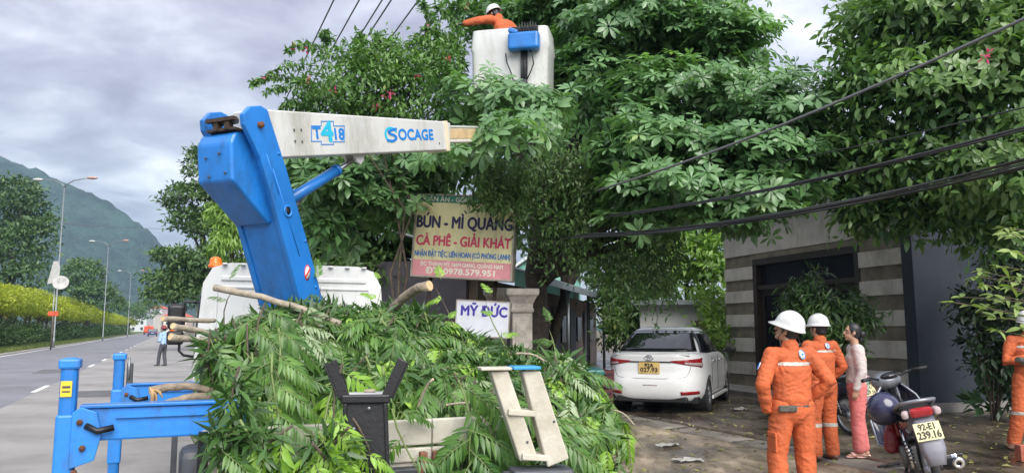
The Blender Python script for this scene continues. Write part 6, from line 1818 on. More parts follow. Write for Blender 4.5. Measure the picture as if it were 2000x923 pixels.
    bmesh.ops.delete(bm, geom=[f for f in bm.faces if f.calc_center_median().z < hem and not armish(f.calc_center_median())], context='FACES')
    bm.to_mesh(jm); bm.free()
    jo = link(st_.get('jname', 'jacket'), jm, r)
    mod = jo.modifiers.new('cloth', 'SOLIDIFY'); mod.thickness = .006
    for z0, z1, ymax in st_.get('bands', ()):
        band(jm, jo, z0, z1, J, True)
    # ---- trousers
    tk = st_.get('tk', 1.); b = MB()
    b.capsule([J['pelvis'] - Vector((0, 0, .06)), J['pelvis'] + Vector((0, 0, .06))], [(.168 * min(tk, 1.08), .125 * min(tk, 1.1)), (.155, .115)], 16)
    for S_ in 'LR':
        hp, kn, an = J['hip' + S_], J['kn' + S_], J['an' + S_]
        ae = an + Vector((0, 0, st_.get('cuff', .0)))
        b.capsule([hp, hp.lerp(kn, .5), kn, kn.lerp(ae, .5), ae], [.100 * tk, .092 * tk, .080 * tk, .077 * tk, .072 * tk], 16)
    tm = solid(b, 'trousers', st_['trousers'], .0095, 4, st_.get('tfold', .008), (9, 9, 11), seed + 5)
    to = link('trousers', tm, r)
    for z0, z1 in st_.get('knee_bands', ()):
        band(tm, to, z0, z1, J, False)
    # ---- shoes
    for S_ in 'LR':
        an = J['an' + S_]; t = Vector(J['to' + S_]).normalized(); x = t.cross(Vector((0, 0, 1)))
        b = MB()
        if st_.get('sandals'):
            b.capsule([an + Vector((0, 0, -.078)) - t * .07, an + Vector((0, 0, -.078)) + t * .06, an + Vector((0, 0, -.078)) + t * .155], [(.036, .012), (.043, .012), (.038, .012)], 12, x)
            b.capsule([an + t * .07 + Vector((0, 0, -.05)) - x * .03, an + t * .075 + Vector((0, 0, -.027)), an + t * .07 + Vector((0, 0, -.05)) + x * .03], [(.012, .03), (.012, .034), (.012, .03)], 8, (0, 0, 1))
            b.build('sandal', M_sandal, r)
        else:
            b.capsule([an + Vector((0, 0, .05)), an + Vector((0, 0, -.03))], [.058, .056], 12)
            b.capsule([an + Vector((0, 0, -.048)) - t * .05, an + Vector((0, 0, -.05)) + t * .07, an + Vector((0, 0, -.06)) + t * .165], [(.044, .040), (.050, .038), (.042, .026)], 12, x)
            link('boot', solid(b, 'boot', st_.get('boot', M_boot), .010, 3), r)
    return r, J, jm, tm
def band(me, parent, z0, z1, J, torso_only):
    bm = bmesh.new(); bm.from_mesh(me)
    for z in (z0, z1):
        bmesh.ops.bisect_plane(bm, geom=bm.verts[:] + bm.edges[:] + bm.faces[:], plane_co=(0, 0, z), plane_no=(0, 0, 1))
    bm.normal_update()
    def arm(c): return torso_only and any((c - J['sh' + S_].lerp(J['el' + S_], t)).length < .085 for S_ in 'LR' for t in (.35, .5, .7, .9))
    bmesh.ops.delete(bm, geom=[f for f in bm.faces if not (z0 < f.calc_center_median().z < z1) or arm(f.calc_center_median())], context='FACES')
    for v in bm.verts: v.co += v.normal * .004
    m = bpy.data.meshes.new('reflective_band'); bm.to_mesh(m); bm.free(); m.materials.clear(); m.materials.append(M_refl)
    link('reflective_band', m, parent)
def hat(r, HM, m, cap=False):
    b = MB(); n = 32; vs = []; fs = []
    B_ = HM @ Matrix.Translation((0, -.008, .045)) @ Matrix.Rotation(R(-4), 4, 'X')
    rows = []
    def rim(k, z, ext=0., f=0.): return [(math.cos(a) * (.112 * k + ext), math.sin(a) * (.135 * k + ext) + f * max(0, math.sin(a)) ** 2, z - .25 * f * max(0, math.sin(a)) ** 3) for a in [2 * math.pi * i / n for i in range(n)]]
    rows = [rim(.97, .0, -.004), rim(1.02, -.012, .012, .042), rim(1.02, -.004, .013, .043), rim(1.0, .012, .002, .004)]
    for i in range(1, 9):
        a = i / 9 * math.pi / 2; rows.append(rim(math.cos(a) ** .75, .012 + .130 * math.sin(a)))
    for row in rows: vs += row
    for j in range(len(rows) - 1):
        for i in range(n): fs.append((j * n + i, j * n + (i + 1) % n, (j + 1) * n + (i + 1) % n, (j + 1) * n + i))
    fs.append(tuple((len(rows) - 1) * n + i for i in range(n)))
    b.add(vs, fs, True, B_)
    o = b.build('helmet', m, r)
    if not cap:
        q = MB(); q.smooth = True
        q.tube([B_ @ Vector((0, .125 * math.cos(a), .018 + .129 * math.sin(a))) for a in [R(15 + 15 * i) for i in range(11)]], [(.012, .006)] * 11, 8, ref=tuple((B_.to_3x3() @ Vector((1, 0, 0))))); q.build('helmet_ridge', m, o)
        q = MB(); q.smooth = True
        for s in (-1, 1): q.tube([HM @ Vector((s * .082, .02, .04)), HM @ Vector((s * .074, .03, -.05)), HM @ Vector((s * .03, .05, -.105)), HM @ Vector((0, .055, -.11))], .004, 5)
        q.build('chin_strap', M_glove, o)
def badge(r, jm, org, dirv, rx, rz_):
    """round white badge with a blue ring and cross, sewn on the cloth where a ray meets it"""
    bm = bmesh.new(); bm.from_mesh(jm); t = BVHTree.FromBMesh(bm); h, n, i, d = t.ray_cast(Vector(org), Vector(dirv)); bm.free()
    if h is None: return
    x = Vector((0, 0, 1)).cross(n); M = frame_from(h + n * .012, x, n)
    b = MB(); b.lathe([(.001, 0), (1, 0), (1, .004), (.001, .004)], 20, M @ Matrix.Diagonal((rx, rz_, 1, 1))); o = b.build('badge', M_whst, r)
    b = MB(); M2 = M @ Matrix.Translation((0, 0, .005)); q = []
    for k in range(4):
        a = k * math.pi / 2
        b.prism([(rx * .62 * math.cos(a), rz_ * .62 * math.sin(a)), (rx * .22 * math.cos(a + .785), rz_ * .22 * math.sin(a + .785)), (0, 0), (rx * .22 * math.cos(a - .785), rz_ * .22 * math.sin(a - .785))][::1], 0, .003, M2)
    b.lathe([(.78, 0), (.92, 0), (.92, .003), (.78, .003)], 20, M2 @ Matrix.Diagonal((rx, rz_, 1, 1)), close=True)
    b.build('badge_mark', M_logo, o)
W_ = dict(jacket=M_org, trousers=M_org, helmet=True, gloves=True)
def gp(px, d): return at_ground(px, d)
# nearest worker, seen from behind, hands at his hips
r1, J1, jm1, tm1 = person('orange-uniformed worker nearest the camera, back turned, hands at his hips, white helmet tilted up', gp(1541, 7.0), R(12), .985,
    dict(head_rot=(R(45), R(24), R(-6)), head=(-.01, .02, 1.585), elL=(-.315, -.05, 1.10), wrL=(-.235, .03, .87), hdL=(.75, .45, -.45), hnL=(.3, .5, .3), elR=(.335, -.08, 1.13), wrR=(.215, .08, .96), hdR=(-.7, .6, -.25), hnR=(-.5, -.6, 0),
         hipL=(-.10, 0, .90), knL=(-.15, .03, .49), anL=(-.17, -.02, .09), hipR=(.10, 0, .90), knR=(.12, .02, .49), anR=(.13, 0, .09)),
    dict(W_, girth=1.05, jk=1.0, tk=1.08, hem=.915, bands=((1.275, 1.305, 0),), fold=.0095), .0065, 1)
badge(r1, jm1, (.055, -1, 1.37), (0, 1, 0), .033, .045)
badge(r1, jm1, (-1, -.01, 1.265), (1, 0, 0), .026, .036)
# cargo pocket and belt pouch
def extras():
    q = MB(); q.box((-.226, -.03, .60), (.018, .13, .17)); q.box((-.232, -.03, .67), (.018, .14, .045)); o = q.build('cargo_pocket', M_org, r1); bev(o, .012)
    q = MB(); q.box((-.12, -.125, .90), (.16, .035, .055), (0, 0, R(-14))); o = q.build('belt_pouch', M_glove, r1); bev(o, .012)
    q = MB(); q.smooth = True; q.tube([(.172 * math.cos(a), .128 * math.sin(a), .918) for a in [2 * math.pi * i / 28 for i in range(29)]], [(.012, .006)] * 29, 6, ref=(0, 0, 1)); q.build('belt', M_glove, r1)
    
extras()
r2, J2, jm2, tm2 = person('orange-uniformed worker half hidden behind the nearest worker, facing away, white helmet', gp(1600, 9.1), R(20), .945,
    dict(head_rot=(R(15), R(4), 0), elR=(.29, -.06, 1.12), wrR=(.20, .10, .95), hdR=(-.7, .6, -.2), hnR=(-.5, -.6, 0), knL=(-.12, .03, .49), anL=(-.14, 0, .09)),
    dict(W_, hem=.93, bands=((1.30, 1.325, 0),), knee_bands=((.40, .445),), tk=1.05), .008, 2)
badge(r2, jm2, (.02, -1, 1.375), (0, 1, 0), .035, .04)
r3, J3, jm3, tm3 = person('woman in pale blazer and salmon trousers standing in profile beside the motorbike', gp(1668, 9.2), R(78), .905,
    dict(head_rot=(R(4), R(7), 0), elL=(-.215, -.02, 1.09), wrL=(-.20, .06, .86), hdL=(.05, .15, -1), elR=(.215, -.03, 1.09), wrR=(.20, .04, .86), anL=(-.08, .03, .09), anR=(.09, -.06, .09), knL=(-.09, .03, .49), knR=(.09, -.01, .49), toL=(-.05, 1, 0), toR=(.1, 1, 0)),
    dict(jacket=M_blazer, jname='blazer', trousers=M_pinkt, bun=True, sandals=True, lapel=True, tk=1.02, jk=.93, girth=.92, hem=.90, fold=.008, cuff=.03, sleeve=.97, tfold=.006), .0075, 3)
q = MB(); q.capsule([(0, 0, .91), (0, 0, .99)], [(.150, .118), (.155, .12)], 16); bl_ = solid(q, 'blouse', M_blouse, .012, 3, .006, (9, 9, 14), 2); link('blouse', bl_, r3).location = (0, -.02, -.05)
r4, J4, jm4, tm4 = person('orange-uniformed worker at the right edge with folded arms, facing the camera', gp(2006, 9.6), R(158), .955,
    dict(head_rot=(R(-10), R(0), 0), elL=(-.27, .06, 1.10), wrL=(.06, .20, 1.13), hdL=(1, .0, .12), hnL=(0, -1, 0), elR=(.27, .06, 1.11), wrR=(-.06, .23, 1.17), hdR=(-1, -.1, .1), hnR=(0, -1, 0), knL=(-.15, .03, .49), anL=(-.21, 0, .09), knR=(.16, .04, .49), anR=(.24, -.02, .09), hipL=(-.10, 0, .90), hipR=(.10, 0, .9), toL=(-.4, 1, 0), toR=(.5, 1, 0)),
    dict(W_, hem=.91, knee_bands=((.44, .48),), bands=((1.285, 1.315, 0),), tk=1.06), .008, 4)
r5, J5, jm5, tm5 = person('flagman in light blue shirt and dark trousers standing on the road beyond the truck', gp(321, 34.0), R(75), 1.0,
    dict(head_rot=(R(-10), 0, 0), elL=(-.22, .02, 1.10), wrL=(-.12, .20, 1.05), hdL=(.3, 1, .1), elR=(.25, -.02, 1.1), wrR=(.22, .18, 1.12), anL=(-.08, .16, .09), knL=(-.09, .12, .48), anR=(.10, -.06, .09)),
    dict(jacket=M_bshirt, jname='shirt', trousers=M_dtrou, helmet=True, cap=True, helmet_mat=mat('dark red cap', (.20, .03, .04), .7), boot=M_glove, hem=.93, tk=.9, jk=.9), .012, 5)
def flag():
    p = Vector(gp(330, 34.1)); r = thing('signal_flag', 'small orange signal flag held up by the flagman in the blue shirt', 'flag', p)
    MB().tube([(-.02, 0, 1.12), (.02, 0, 2.0)], .012, 6).build('stick', M_bark, r)
    b = MB(); vs = []; fs = []
    for i in range(6):
        for k in range(2): vs.append((.02 + .22 * k, .03 * math.sin(i * 1.2 + k), 1.36 + .125 * i))
    for i in range(5): fs.append((i * 2, i * 2 + 1, i * 2 + 3, i * 2 + 2))
    b.smooth = True; b.add(vs, fs); o = b.build('cloth', mat('orange flag cloth', (.85, .17, .02), .7, var=.1), r)
    m = o.modifiers.new('cloth', 'SOLIDIFY'); m.thickness = .006
flag()
BF = BKM @ Vector((-.06, .02, .07))
r6, J6, jm6, tm6 = person('orange-uniformed worker in the bucket leaning left over the leaves, white helmet', (BF.x, BF.y, BF.z), R(38), 1.0,
    dict(pelvis=(0, .02, .93), waist=(-.03, .06, 1.05), chest=(-.08, .12, 1.22), neck=(-.12, .17, 1.38), head=(-.15, .27, 1.485), head_rot=(R(20), R(-18), 0),
         shL=(-.30, .17, 1.33), elL=(-.53, .24, 1.27), wrL=(-.73, .34, 1.20), hdL=(-1, .4, -.25), hnL=(0, 0, -1), shR=(.07, .13, 1.32), elR=(.20, .02, 1.14), wrR=(.26, .12, 1.05), hdR=(.2, .8, -.4)),
    dict(W_, hem=.93), .008, 6)
# ------------------------------------------------------------------ the white saloon
M_car = mat('white car paint', (.84, .84, .83), .22, 0, var=.02, scale=2, coat=.6)
M_cglass = mat('tinted car glass', (.010, .012, .014), .04, 0, var=0, spec=.7)
M_red_l = mat('red lamp lens', (.30, .008, .014), .12, 0, var=.1, scale=10, coat=.6)
M_clr_l = mat('clear lamp lens', (.45, .36, .36), .12, 0, var=.15, scale=20, coat=.6)
M_trim = mat('black trim', (.015, .015, .016), .5, 0, var=.1)
M_alloy = mat('grey alloy', (.28, .29, .30), .3, .8, var=.05)
M_plate = mat('yellow number plate', (.66, .47, .16), .5, 0, var=.06, scale=10)
M_platew = mat('pale yellow number plate', (.66, .62, .34), .5, 0, var=.06, scale=10)
M_ink = mat('plate ink', (.05, .04, .03), .6, 0, var=0)
LOW = [(.19, -2.02, 2.05, .74), (.24, -2.13, 2.13, .80), (.32, -2.19, 2.19, .845), (.42, -2.225, 2.21, .862), (.52, -2.235, 2.21, .868), (.60, -2.22, 2.19, .868), (.655, -2.185, 2.16, .866), (.70, -2.165, 2.12, .864), (.78, -2.16, 2.02, .862), (.86, -2.15, 1.80, .858), (.92, -2.15, 1.50, .848), (.97, -2.16, 1.20, .825), (1.005, -2.15, 1.0, .785), (1.025, -2.10, .95, .74)]
TOP = [(.96, -1.93, 1.28, .80), (1.03, -1.80, 1.08, .765), (1.12, -1.62, .88, .735), (1.24, -1.37, .60, .685), (1.34, -1.14, .37, .635), (1.41, -.96, .18, .585), (1.452, -.78, .0, .52), (1.470, -.55, -.2, .40)]
def lvl(T, z):
    for a, c in zip(T, T[1:]):
        if z <= c[0]:
            t = (z - a[0]) / (c[0] - a[0]); return [lerp(a[i], c[i], t) for i in range(1, 4)]
    return list(T[-1][1:])
def sup(T, z, th, e):
    yr, yf, hw = lvl(T, z); c, s = math.cos(th), math.sin(th); p = 2 / e
    return Vector((math.copysign(abs(c) ** p, c) * hw, (yr + yf) / 2 + math.copysign(abs(s) ** p, s) * (yf - yr) / 2, z))
def snorm(T, z, th, e):
    d = .004; a = sup(T, z, th + d, e) - sup(T, z, th - d, e); b = sup(T, z + d, th, e) - sup(T, z - d, th, e)
    return a.cross(b).normalized()
def car():
    rear = P(1268, 642, 13.6); r = thing('car', 'white saloon car parked with its rear to the camera', 'car', (rear.x, rear.y, ground_z(rear.x, rear.y)), R(-22.5))
    r.scale = (1.03, 1.0, 1.03)
    r.location = Vector(r.location) + Matrix.Rotation(R(-22.5), 3, 'Z') @ Vector((0, 2.2, 0))
    E1, E2 = 5.0, 4.4
    def loft(T, e, zs, n=72):
        vs = []; fs = []
        for z in zs:
            for i in range(n):
                vs.append(sup(T, z, 2 * math.pi * i / n, e))
        for j in range(len(zs) - 1):
            for i in range(n): fs.append((j * n + i, j * n + (i + 1) % n, (j + 1) * n + (i + 1) % n, (j + 1) * n + i))
        k = len(vs)
        fs += [tuple(reversed(range(n))), tuple(k - n + i for i in range(n))]
        b = MB(); b.add(vs, fs, True); return b
    zs = sorted(set([a[0] for a in LOW] + [lerp(a[0], c[0], .5) for a, c in zip(LOW, LOW[1:])]))
    me = loft(LOW, E1, zs).mesh('body', M_car)
    # wheel arches cut from the shell
    cut = MB()
    for y in (-1.27, 1.28):
        for s in (-1, 1): cut.lathe([(.001, -.22), (.335, -.22), (.335, .22), (.001, .22)], 36, Matrix.Translation((s * .80, y, .30)) @ Matrix.Rotation(R(90), 4, 'Y'))
    co = bpy.data.objects.new('cut', cut.mesh('cut')); COL.objects.link(co)
    bo = bpy.data.objects.new('tmp', me); COL.objects.link(bo); m = bo.modifiers.new('b', 'BOOLEAN'); m.object = co; m.operation = 'DIFFERENCE'; m.solver = 'EXACT'
    dg = bpy.context.evaluated_depsgraph_get(); me2 = bpy.data.meshes.new_from_object(bo.evaluated_get(dg)); bpy.data.objects.remove(bo); bpy.data.objects.remove(co)
    me2.materials.clear(); me2.materials.append(M_car)
    for p in me2.polygons: p.use_smooth = len(p.vertices) == 4
    me2.polygons.foreach_set('material_index', np.zeros(len(me2.polygons), np.int32))
    body = link('body', me2, r); ms = body.modifiers.new('edge', 'EDGE_SPLIT'); ms.split_angle = R(32)
    o = loft(TOP, E2, sorted(set([a[0] for a in TOP] + [lerp(a[0], c[0], .5) for a, c in zip(TOP, TOP[1:])]))).build('roof', M_car, r)
    ms = o.modifiers.new('edge', 'EDGE_SPLIT'); ms.split_angle = R(38)
    def patch(name, T, e, poly, m, off=.004, nu=18, nv=6, th=.006, parent=None):
        """skin piece over the shell: poly(u, v) -> (theta, z)"""
        vs = []; fs = []
        for j in range(nv + 1):
            for i in range(nu + 1):
                t, z = poly(i / nu, j / nv); vs.append(sup(T, z, t, e) + snorm(T, z, t, e) * off)
        for j in range(nv):
            for i in range(nu): fs.append((j * (nu + 1) + i, j * (nu + 1) + i + 1, (j + 1) * (nu + 1) + i + 1, (j + 1) * (nu + 1) + i))
        b = MB(); b.add(vs, fs, True); o = b.build(name, m, parent or r); s = o.modifiers.new('s', 'SOLIDIFY'); s.thickness = th; s.offset = 0
        return o
    TR = -math.pi / 2
    def thx(T, z, x, e):
        hw = lvl(T, z)[2]; c = max(-.999, min(.999, x / hw)); return TR + math.asin(math.copysign(abs(c) ** (e / 2), c))
    # rear window
    def rw(u, v):
        z = lerp(1.05, 1.385, v); x = lerp(-1, 1, u) * lerp(.665, .50, v); return thx(TOP, z, x, E2), z
    patch('rear_window', TOP, E2, rw, M_cglass, .006, 24, 8)
    def rws(u, v):
        z = lerp(1.035, 1.40, v); x = lerp(-1, 1, u) * lerp(.685, .52, v); return thx(TOP, z, x, E2), z
    patch('window_seal', TOP, E2, rws, M_trim, .002, 24, 8)
    # side windows: rear and front door glass
    def side(s, y0b, y1b, y0t, y1t, zb, zt):
        def f(u, v):
            z = lerp(zb, zt, v); y = lerp(lerp(y0b, y0t, v), lerp(y1b, y1t, v), u); yr, yf, hw = lvl(TOP, z)
            q = (y - (yr + yf) / 2) / ((yf - yr) / 2); q = max(-.985, min(.985, q)); a = math.asin(math.copysign(abs(q) ** (E2 / 2), q))
            return (a if s > 0 else math.pi - a), z
        return f
    for s in (1, -1):
        patch('side_window', TOP, E2, side(s, -1.42, -.30, -.98, -.26, 1.0, 1.375), M_cglass, .006, 14, 8)
        patch('side_window', TOP, E2, side(s, -.24, .86, -.20, .10, 1.0, 1.375), M_cglass, .006, 14, 8)
        patch('window_seal', TOP, E2, side(s, -1.47, .95, -1.0, .14, .985, 1.39), M_trim, .002, 20, 8)
        # door shut lines and sill
        for y in (-1.02, -.27, .78):
            o = MB().box((s * .869, y, .64), (.006, .008, .62)).build('door_gap', M_trim, r)
        for y in (-.86, .02):
            q = MB(); q.smooth = True; q.tube([(s * .862, y - .09, .865), (s * .895, y - .06, .868), (s * .895, y + .06, .868), (s * .862, y + .09, .865)], .012, 7); q.build('door_handle', M_rod, r)
        o = MB().box((s * .845, 0, .22), (.05, 1.9, .07)).build('sill', M_car, r); bev(o, .02)
        q = MB(); q.ell((s * .98, .86, 1.03), (.11, .06, .075), 14, 9); q.build('mirror', M_trim if s > 0 else M_car, r)
        MB().tube([(s * .80, .84, .99), (s * .95, .86, 1.0)], .02, 6).build('mirror_arm', M_trim, r)
    # tail lamps: wedge along the rear, wrapping the corner
    for s in (1, -1):
        def tl(u, v, zlo=0., zhi=1., u0=0., u1=1.):
            uu = lerp(u0, u1, u)
            lo = lerp(.872, .775, min(1, uu * 1.35)) + .03 * max(0, uu - .7) / .3; hi = lerp(.895, .945, min(1, uu * 1.2)) - .05 * max(0, uu - .75) / .25
            z = lerp(lo, hi, lerp(zlo, zhi, v)); yr, yf, hw = lvl(LOW, z)
            if uu < .62: t = thx(LOW, z, s * lerp(.34, .80, uu / .62), E1)
            else:
                t0 = thx(LOW, z, s * .80, E1); yy = lerp(-2.02, -1.80, (uu - .62) / .38); q = (yy - (yr + yf) / 2) / ((yf - yr) / 2); a = math.asin(math.copysign(abs(q) ** (E1 / 2), q)); t1 = a if s > 0 else -math.pi - a
                k = (uu - .62) / .38
                t = lerp(t0, t1, k)
            return t, z
        if True:
            lamp_ = patch('tail_light', LOW, E1, lambda u, v: tl(u, v), M_red_l, .008, 30, 5, .016)
            patch('lamp_lens', LOW, E1, lambda u, v: tl(u, v, .10, .48, .30, .74), M_clr_l, .019, 16, 3, .004, lamp_)
    # bumper reflectors, plate, chrome bar, badge, panel gaps
    for s in (1, -1):
        patch('reflector', LOW, E1, lambda u, v: (thx(LOW, lerp(.335, .395, v), s * lerp(.50, .76, u), E1), lerp(.335, .395, v) - .0 + .012 * u * (1 - v)), M_red_l, .008, 10, 3, .01)
    bar = patch('trim_bar', LOW, E1, lambda u, v: (thx(LOW, lerp(.868, .886, v), lerp(-.36, .36, u), E1), lerp(.868, .886, v)), M_trim, .012, 14, 2, .02)
    o = MB().box((-.02, -2.185, .775), (.36, .012, .19), (R(-3), 0, 0)).build('licence_plate', M_plate, r); bev(o, .004)
    F = lambda x, z: Matrix.Translation((x, -2.194, z)) @ Matrix.Rotation(R(90), 4, 'X')
    text('lettering', '92A', M_ink, o, Matrix.Translation((-.02, -2.199, .817)) @ Matrix.Rotation(R(87), 4, 'X'), .09, .15, .004, .001)
    text('lettering', '027.93', M_ink, o, Matrix.Translation((-.02, -2.197, .740)) @ Matrix.Rotation(R(87), 4, 'X'), .10, .29, .005, .001)
    b = MB(); b.smooth = True
    def ringt(rx, rz, cx, cz): b.tube([Vector((cx + rx * math.cos(a), -2.172, cz + rz * math.sin(a))) for a in [2 * math.pi * i / 20 for i in range(21)]], .0065, 6)
    ringt(.072, .042, -.02, .945); ringt(.048, .018, -.02, .965); ringt(.018, .036, -.02, .948); b.build('emblem', M_rod, r)
    def gap(pts, rad=.004):
        b = MB(); b.smooth = True; q = []
        for (x, z) in pts:
            t = thx(LOW, z, x, E1); q.append(sup(LOW, z, t, E1) + snorm(LOW, z, t, E1) * .001)
        b.tube(q, rad, 5); b.build('panel_gap', M_trim, r)
    gap([(-.66, .80), (-.63, .70), (-.58, .63), (-.50, .612), (-.25, .60), (0, .598), (.25, .60), (.50, .612), (.58, .63), (.63, .70), (.66, .80)])
    gap([(-.84 + .0, .655), (-.7, .60)], .003); gap([(.84, .655), (.7, .60)], .003)
    patch('bumper_step', LOW, E1, lambda u, v: (thx(LOW, lerp(.485, .50, v), lerp(-.12, .12, u), E1), lerp(.485, .50, v)), M_clr_l, .004, 8, 2, .004)
    o = MB().box((0, -2.04, .25), (1.2, .20, .10)).build('diffuser', M_trim, r); bev(o, .02)
    MB().box((0, 0, .24), (1.5, 3.9, .10)).build('underbody', M_trim, r)
    # bootlid lip
    b = MB(); b.smooth = True; b.tube([(lerp(-.66, .66, i / 14), -2.135 + .06 * abs(lerp(-1, 1, i / 14)) ** 3, 1.012 - .02 * abs(lerp(-1, 1, i / 14)) ** 2) for i in range(15)], [(.012, .03)] * 15, 8, ref=(0, 0, 1)); b.build('boot_lip', M_car, r)
    # wheels
    for y in (-1.27, 1.28):
        for s in (-1, 1):
            Mw = Matrix.Translation((s * .755, y, .30)) @ Matrix.Rotation(R(90) * s, 4, 'Y')
            b = MB(); b.lathe([(.19, -.09), (.265, -.098), (.298, -.075), (.302, 0), (.298, .075), (.265, .098), (.205, .09)], 36, Mw); w = b.build('wheel', M_tyre, r)
            b = MB(); b.lathe([(.205, .085), (.195, .09), (.185, .06), (.18, -.08)], 30, Mw); b.lathe([(.001, .055), (.04, .06), (.05, .045), (.05, .02)], 16, Mw)
            for k in range(5):
                a = 2 * math.pi * k / 5
                for d in (-.12, .12): b.tube([Mw @ Vector((.04 * math.cos(a), .04 * math.sin(a), .05)), Mw @ Vector((.19 * math.cos(a + d), .19 * math.sin(a + d), .07))], [.016, .012], 6)
            b.build('rim', M_alloy, w)
            b = MB(); b.lathe([(.001, .0), (.17, .0), (.17, .01), (.001, .01)], 24, Mw); b.build('brake_disc', M_dgrey, w)
            b = MB(); b.lathe([(.333, -.16), (.333, .07)], 30, Matrix.Translation((s * .755, y, .30)) @ Matrix.Rotation(R(90) * s, 4, 'Y')); b.build('wheel_well', M_trim, r)
car()

# ------------------------------------------------------------------ motorbikes
M_bk = mat('black gloss plastic', (.012, .012, .015), .25, 0, var=.1, coat=.4)
M_bnavy = mat('dark blue fairing', (.016, .018, .045), .25, 0, var=.1, coat=.5)
M_bred = mat('red fairing', (.22, .014, .022), .3, 0, var=.1, coat=.4)
M_grey = mat('grey plastic', (.22, .22, .26), .5, 0, var=.12, scale=8)
M_silver = mat('silver cowl', (.24, .25, .28), .3, .5, var=.06)
M_eng = mat('engine metal', (.20, .20, .20), .45, .7, var=.25, scale=15)
M_seat = mat('black seat vinyl', (.014, .014, .016), .55, 0, var=.1, bump=.1)
def bike(label, loc, rz, lean, mirrors=True):
    r = thing('motorbike', label, 'motorbike', loc, 0); r.rotation_euler = (Matrix.Rotation(rz, 3, 'Z') @ Matrix.Rotation(lean, 3, 'Y')).to_euler()
    def B(name, b, m, w=0, parent=None):
        o = b.build(name, m, parent or r)
        if w: bev(o, w, 2, 30)
        return o
    def wheel(y):
        Mw = Matrix.Translation((0, y, .285)) @ Matrix.Rotation(R(90), 4, 'Y'); b = MB(); b.smooth = True
        b.lathe([(.225, -.022), (.255, -.036), (.280, -.024), (.287, 0), (.280, .024), (.255, .036), (.225, .022)], 36, Mw); w = B('wheel', b, M_tyre)
        b = MB(); b.lathe([(.226, -.02), (.215, -.012), (.215, .012), (.226, .02)], 32, Mw)
        for k in range(18):
            a = 2 * math.pi * k / 18; b.tube([Mw @ Vector((.035 * math.cos(a + .5), .035 * math.sin(a + .5), .02 * (-1) ** k)), Mw @ Vector((.217 * math.cos(a), .217 * math.sin(a), 0))], .0028, 4, False)
        b.lathe([(.001, -.05), (.04, -.05), (.045, 0), (.04, .05), (.001, .05)], 14, Mw); B('rim', b, M_silver, 0, w)
    wheel(0); wheel(1.22)
    # swing arm, shocks, chain case
    for s in (-1, 1):
        b = MB(); b.tube([(s * .085, 0, .285), (s * .09, .28, .33), (s * .08, .45, .36)], .019, 8); B('swing_arm', b, M_bk)
        b = MB(); b.tube([(s * .115, .02, .32), (s * .12, .12, .62)], .014, 8); B('shock', b, M_rod)
        b = MB(); pts = [Vector((s * .115, .04 + .06 * t / 40 * 1.0, .36 + .18 * t / 40)) + Vector((.026 * math.cos(t * .95), .026 * math.sin(t * .95), 0)) for t in range(41)]; b.tube(pts, .006, 5); B('spring', b, M_bk)
    b = MB(); b.box((-.10, .22, .33), (.025, .46, .09)); B('chain_case', b, M_bk, .02)
    # engine, pegs, pedals, stand
    b = MB(); b.box((0, .52, .34), (.22, .34, .20)); b.lathe([(.001, -.14), (.10, -.14), (.115, 0), (.10, .14), (.001, .14)], 18, Matrix.Translation((0, .46, .34)) @ Matrix.Rotation(R(90), 4, 'Y')); b.tube([(0, .66, .36), (0, .86, .40)], [.07, .055], 12); B('engine', b, M_eng, .02)
    b = MB()
    b.tube([(-.30, .50, .27), (.30, .50, .27)], .012, 7); B('foot_peg_bar', b, M_steel)
    for s in (-1, 1):
        for y in (.50, .20):
            b = MB(); b.box((s * (.30 if y > .3 else .24), y, .285 if y > .3 else .34), (.10, .04, .025)); B('foot_peg', b, M_bk, .008)
    b = MB(); b.tube([(-.12, .42, .26), (-.26, .40, .01)], .012, 7); b.box((-.265, .40, .008), (.06, .05, .012)); B('side_stand', b, M_bk)
    # exhaust on the right
    b = MB(); b.smooth = True; b.tube([(.05, .78, .34), (.12, .60, .22), (.14, .30, .24)], .018, 8); B('exhaust_pipe', b, M_steel)
    b = MB(); b.smooth = True; b.tube([(.15, .32, .25), (.16, .22, .27), (.185, -.14, .335), (.187, -.17, .34)], [.022, .045, .048, .040], 16); mf = B('muffler', b, M_dgrey)
    b = MB(); b.lathe([(.018, 0), (.046, 0), (.046, .012), (.018, .012)], 18, Matrix.Translation((.1875, -.175, .341)) @ Matrix.Rotation(R(100), 4, 'X'), close=True); B('muffler_cap', b, M_rod, 0, mf)
    b = MB(); b.lathe([(.001, 0), (.018, 0), (.018, .004), (.001, .004)], 12, Matrix.Translation((.1875, -.172, .341)) @ Matrix.Rotation(R(100), 4, 'X')); B('muffler_bore', b, M_trim, 0, mf)
    b = MB(); b.box((.19, .08, .345), (.06, .20, .06), (R(-10), 0, 0)); B('heat_guard', b, M_rod, .015, mf)
    # body: side panels, tail, seat
    b = MB(); st2 = []
    for (y, w, z0, z1) in ((-.30, .055, .70, .775), (-.18, .085, .64, .785), (0, .105, .58, .78), (.2, .115, .52, .75), (.42, .11, .46, .73), (.62, .085, .44, .66), (.80, .06, .46, .62)):
        st2.append([(-w * .8, y, z0), (-w, y, (z0 + z1) / 2), (-w * .85, y, z1), (w * .85, y, z1), (w, y, (z0 + z1) / 2), (w * .8, y, z0)])
    vs = [v for s in st2 for v in s]; fs = []
    for j in range(len(st2) - 1):
        for i in range(6): fs.append((j * 6 + i, j * 6 + (i + 1) % 6, (j + 1) * 6 + (i + 1) % 6, (j + 1) * 6 + i))
    fs += [tuple(reversed(range(6))), tuple(range(len(vs) - 6, len(vs)))]; b.add(vs, fs, True); B('side_cover', b, M_bnavy, .02)
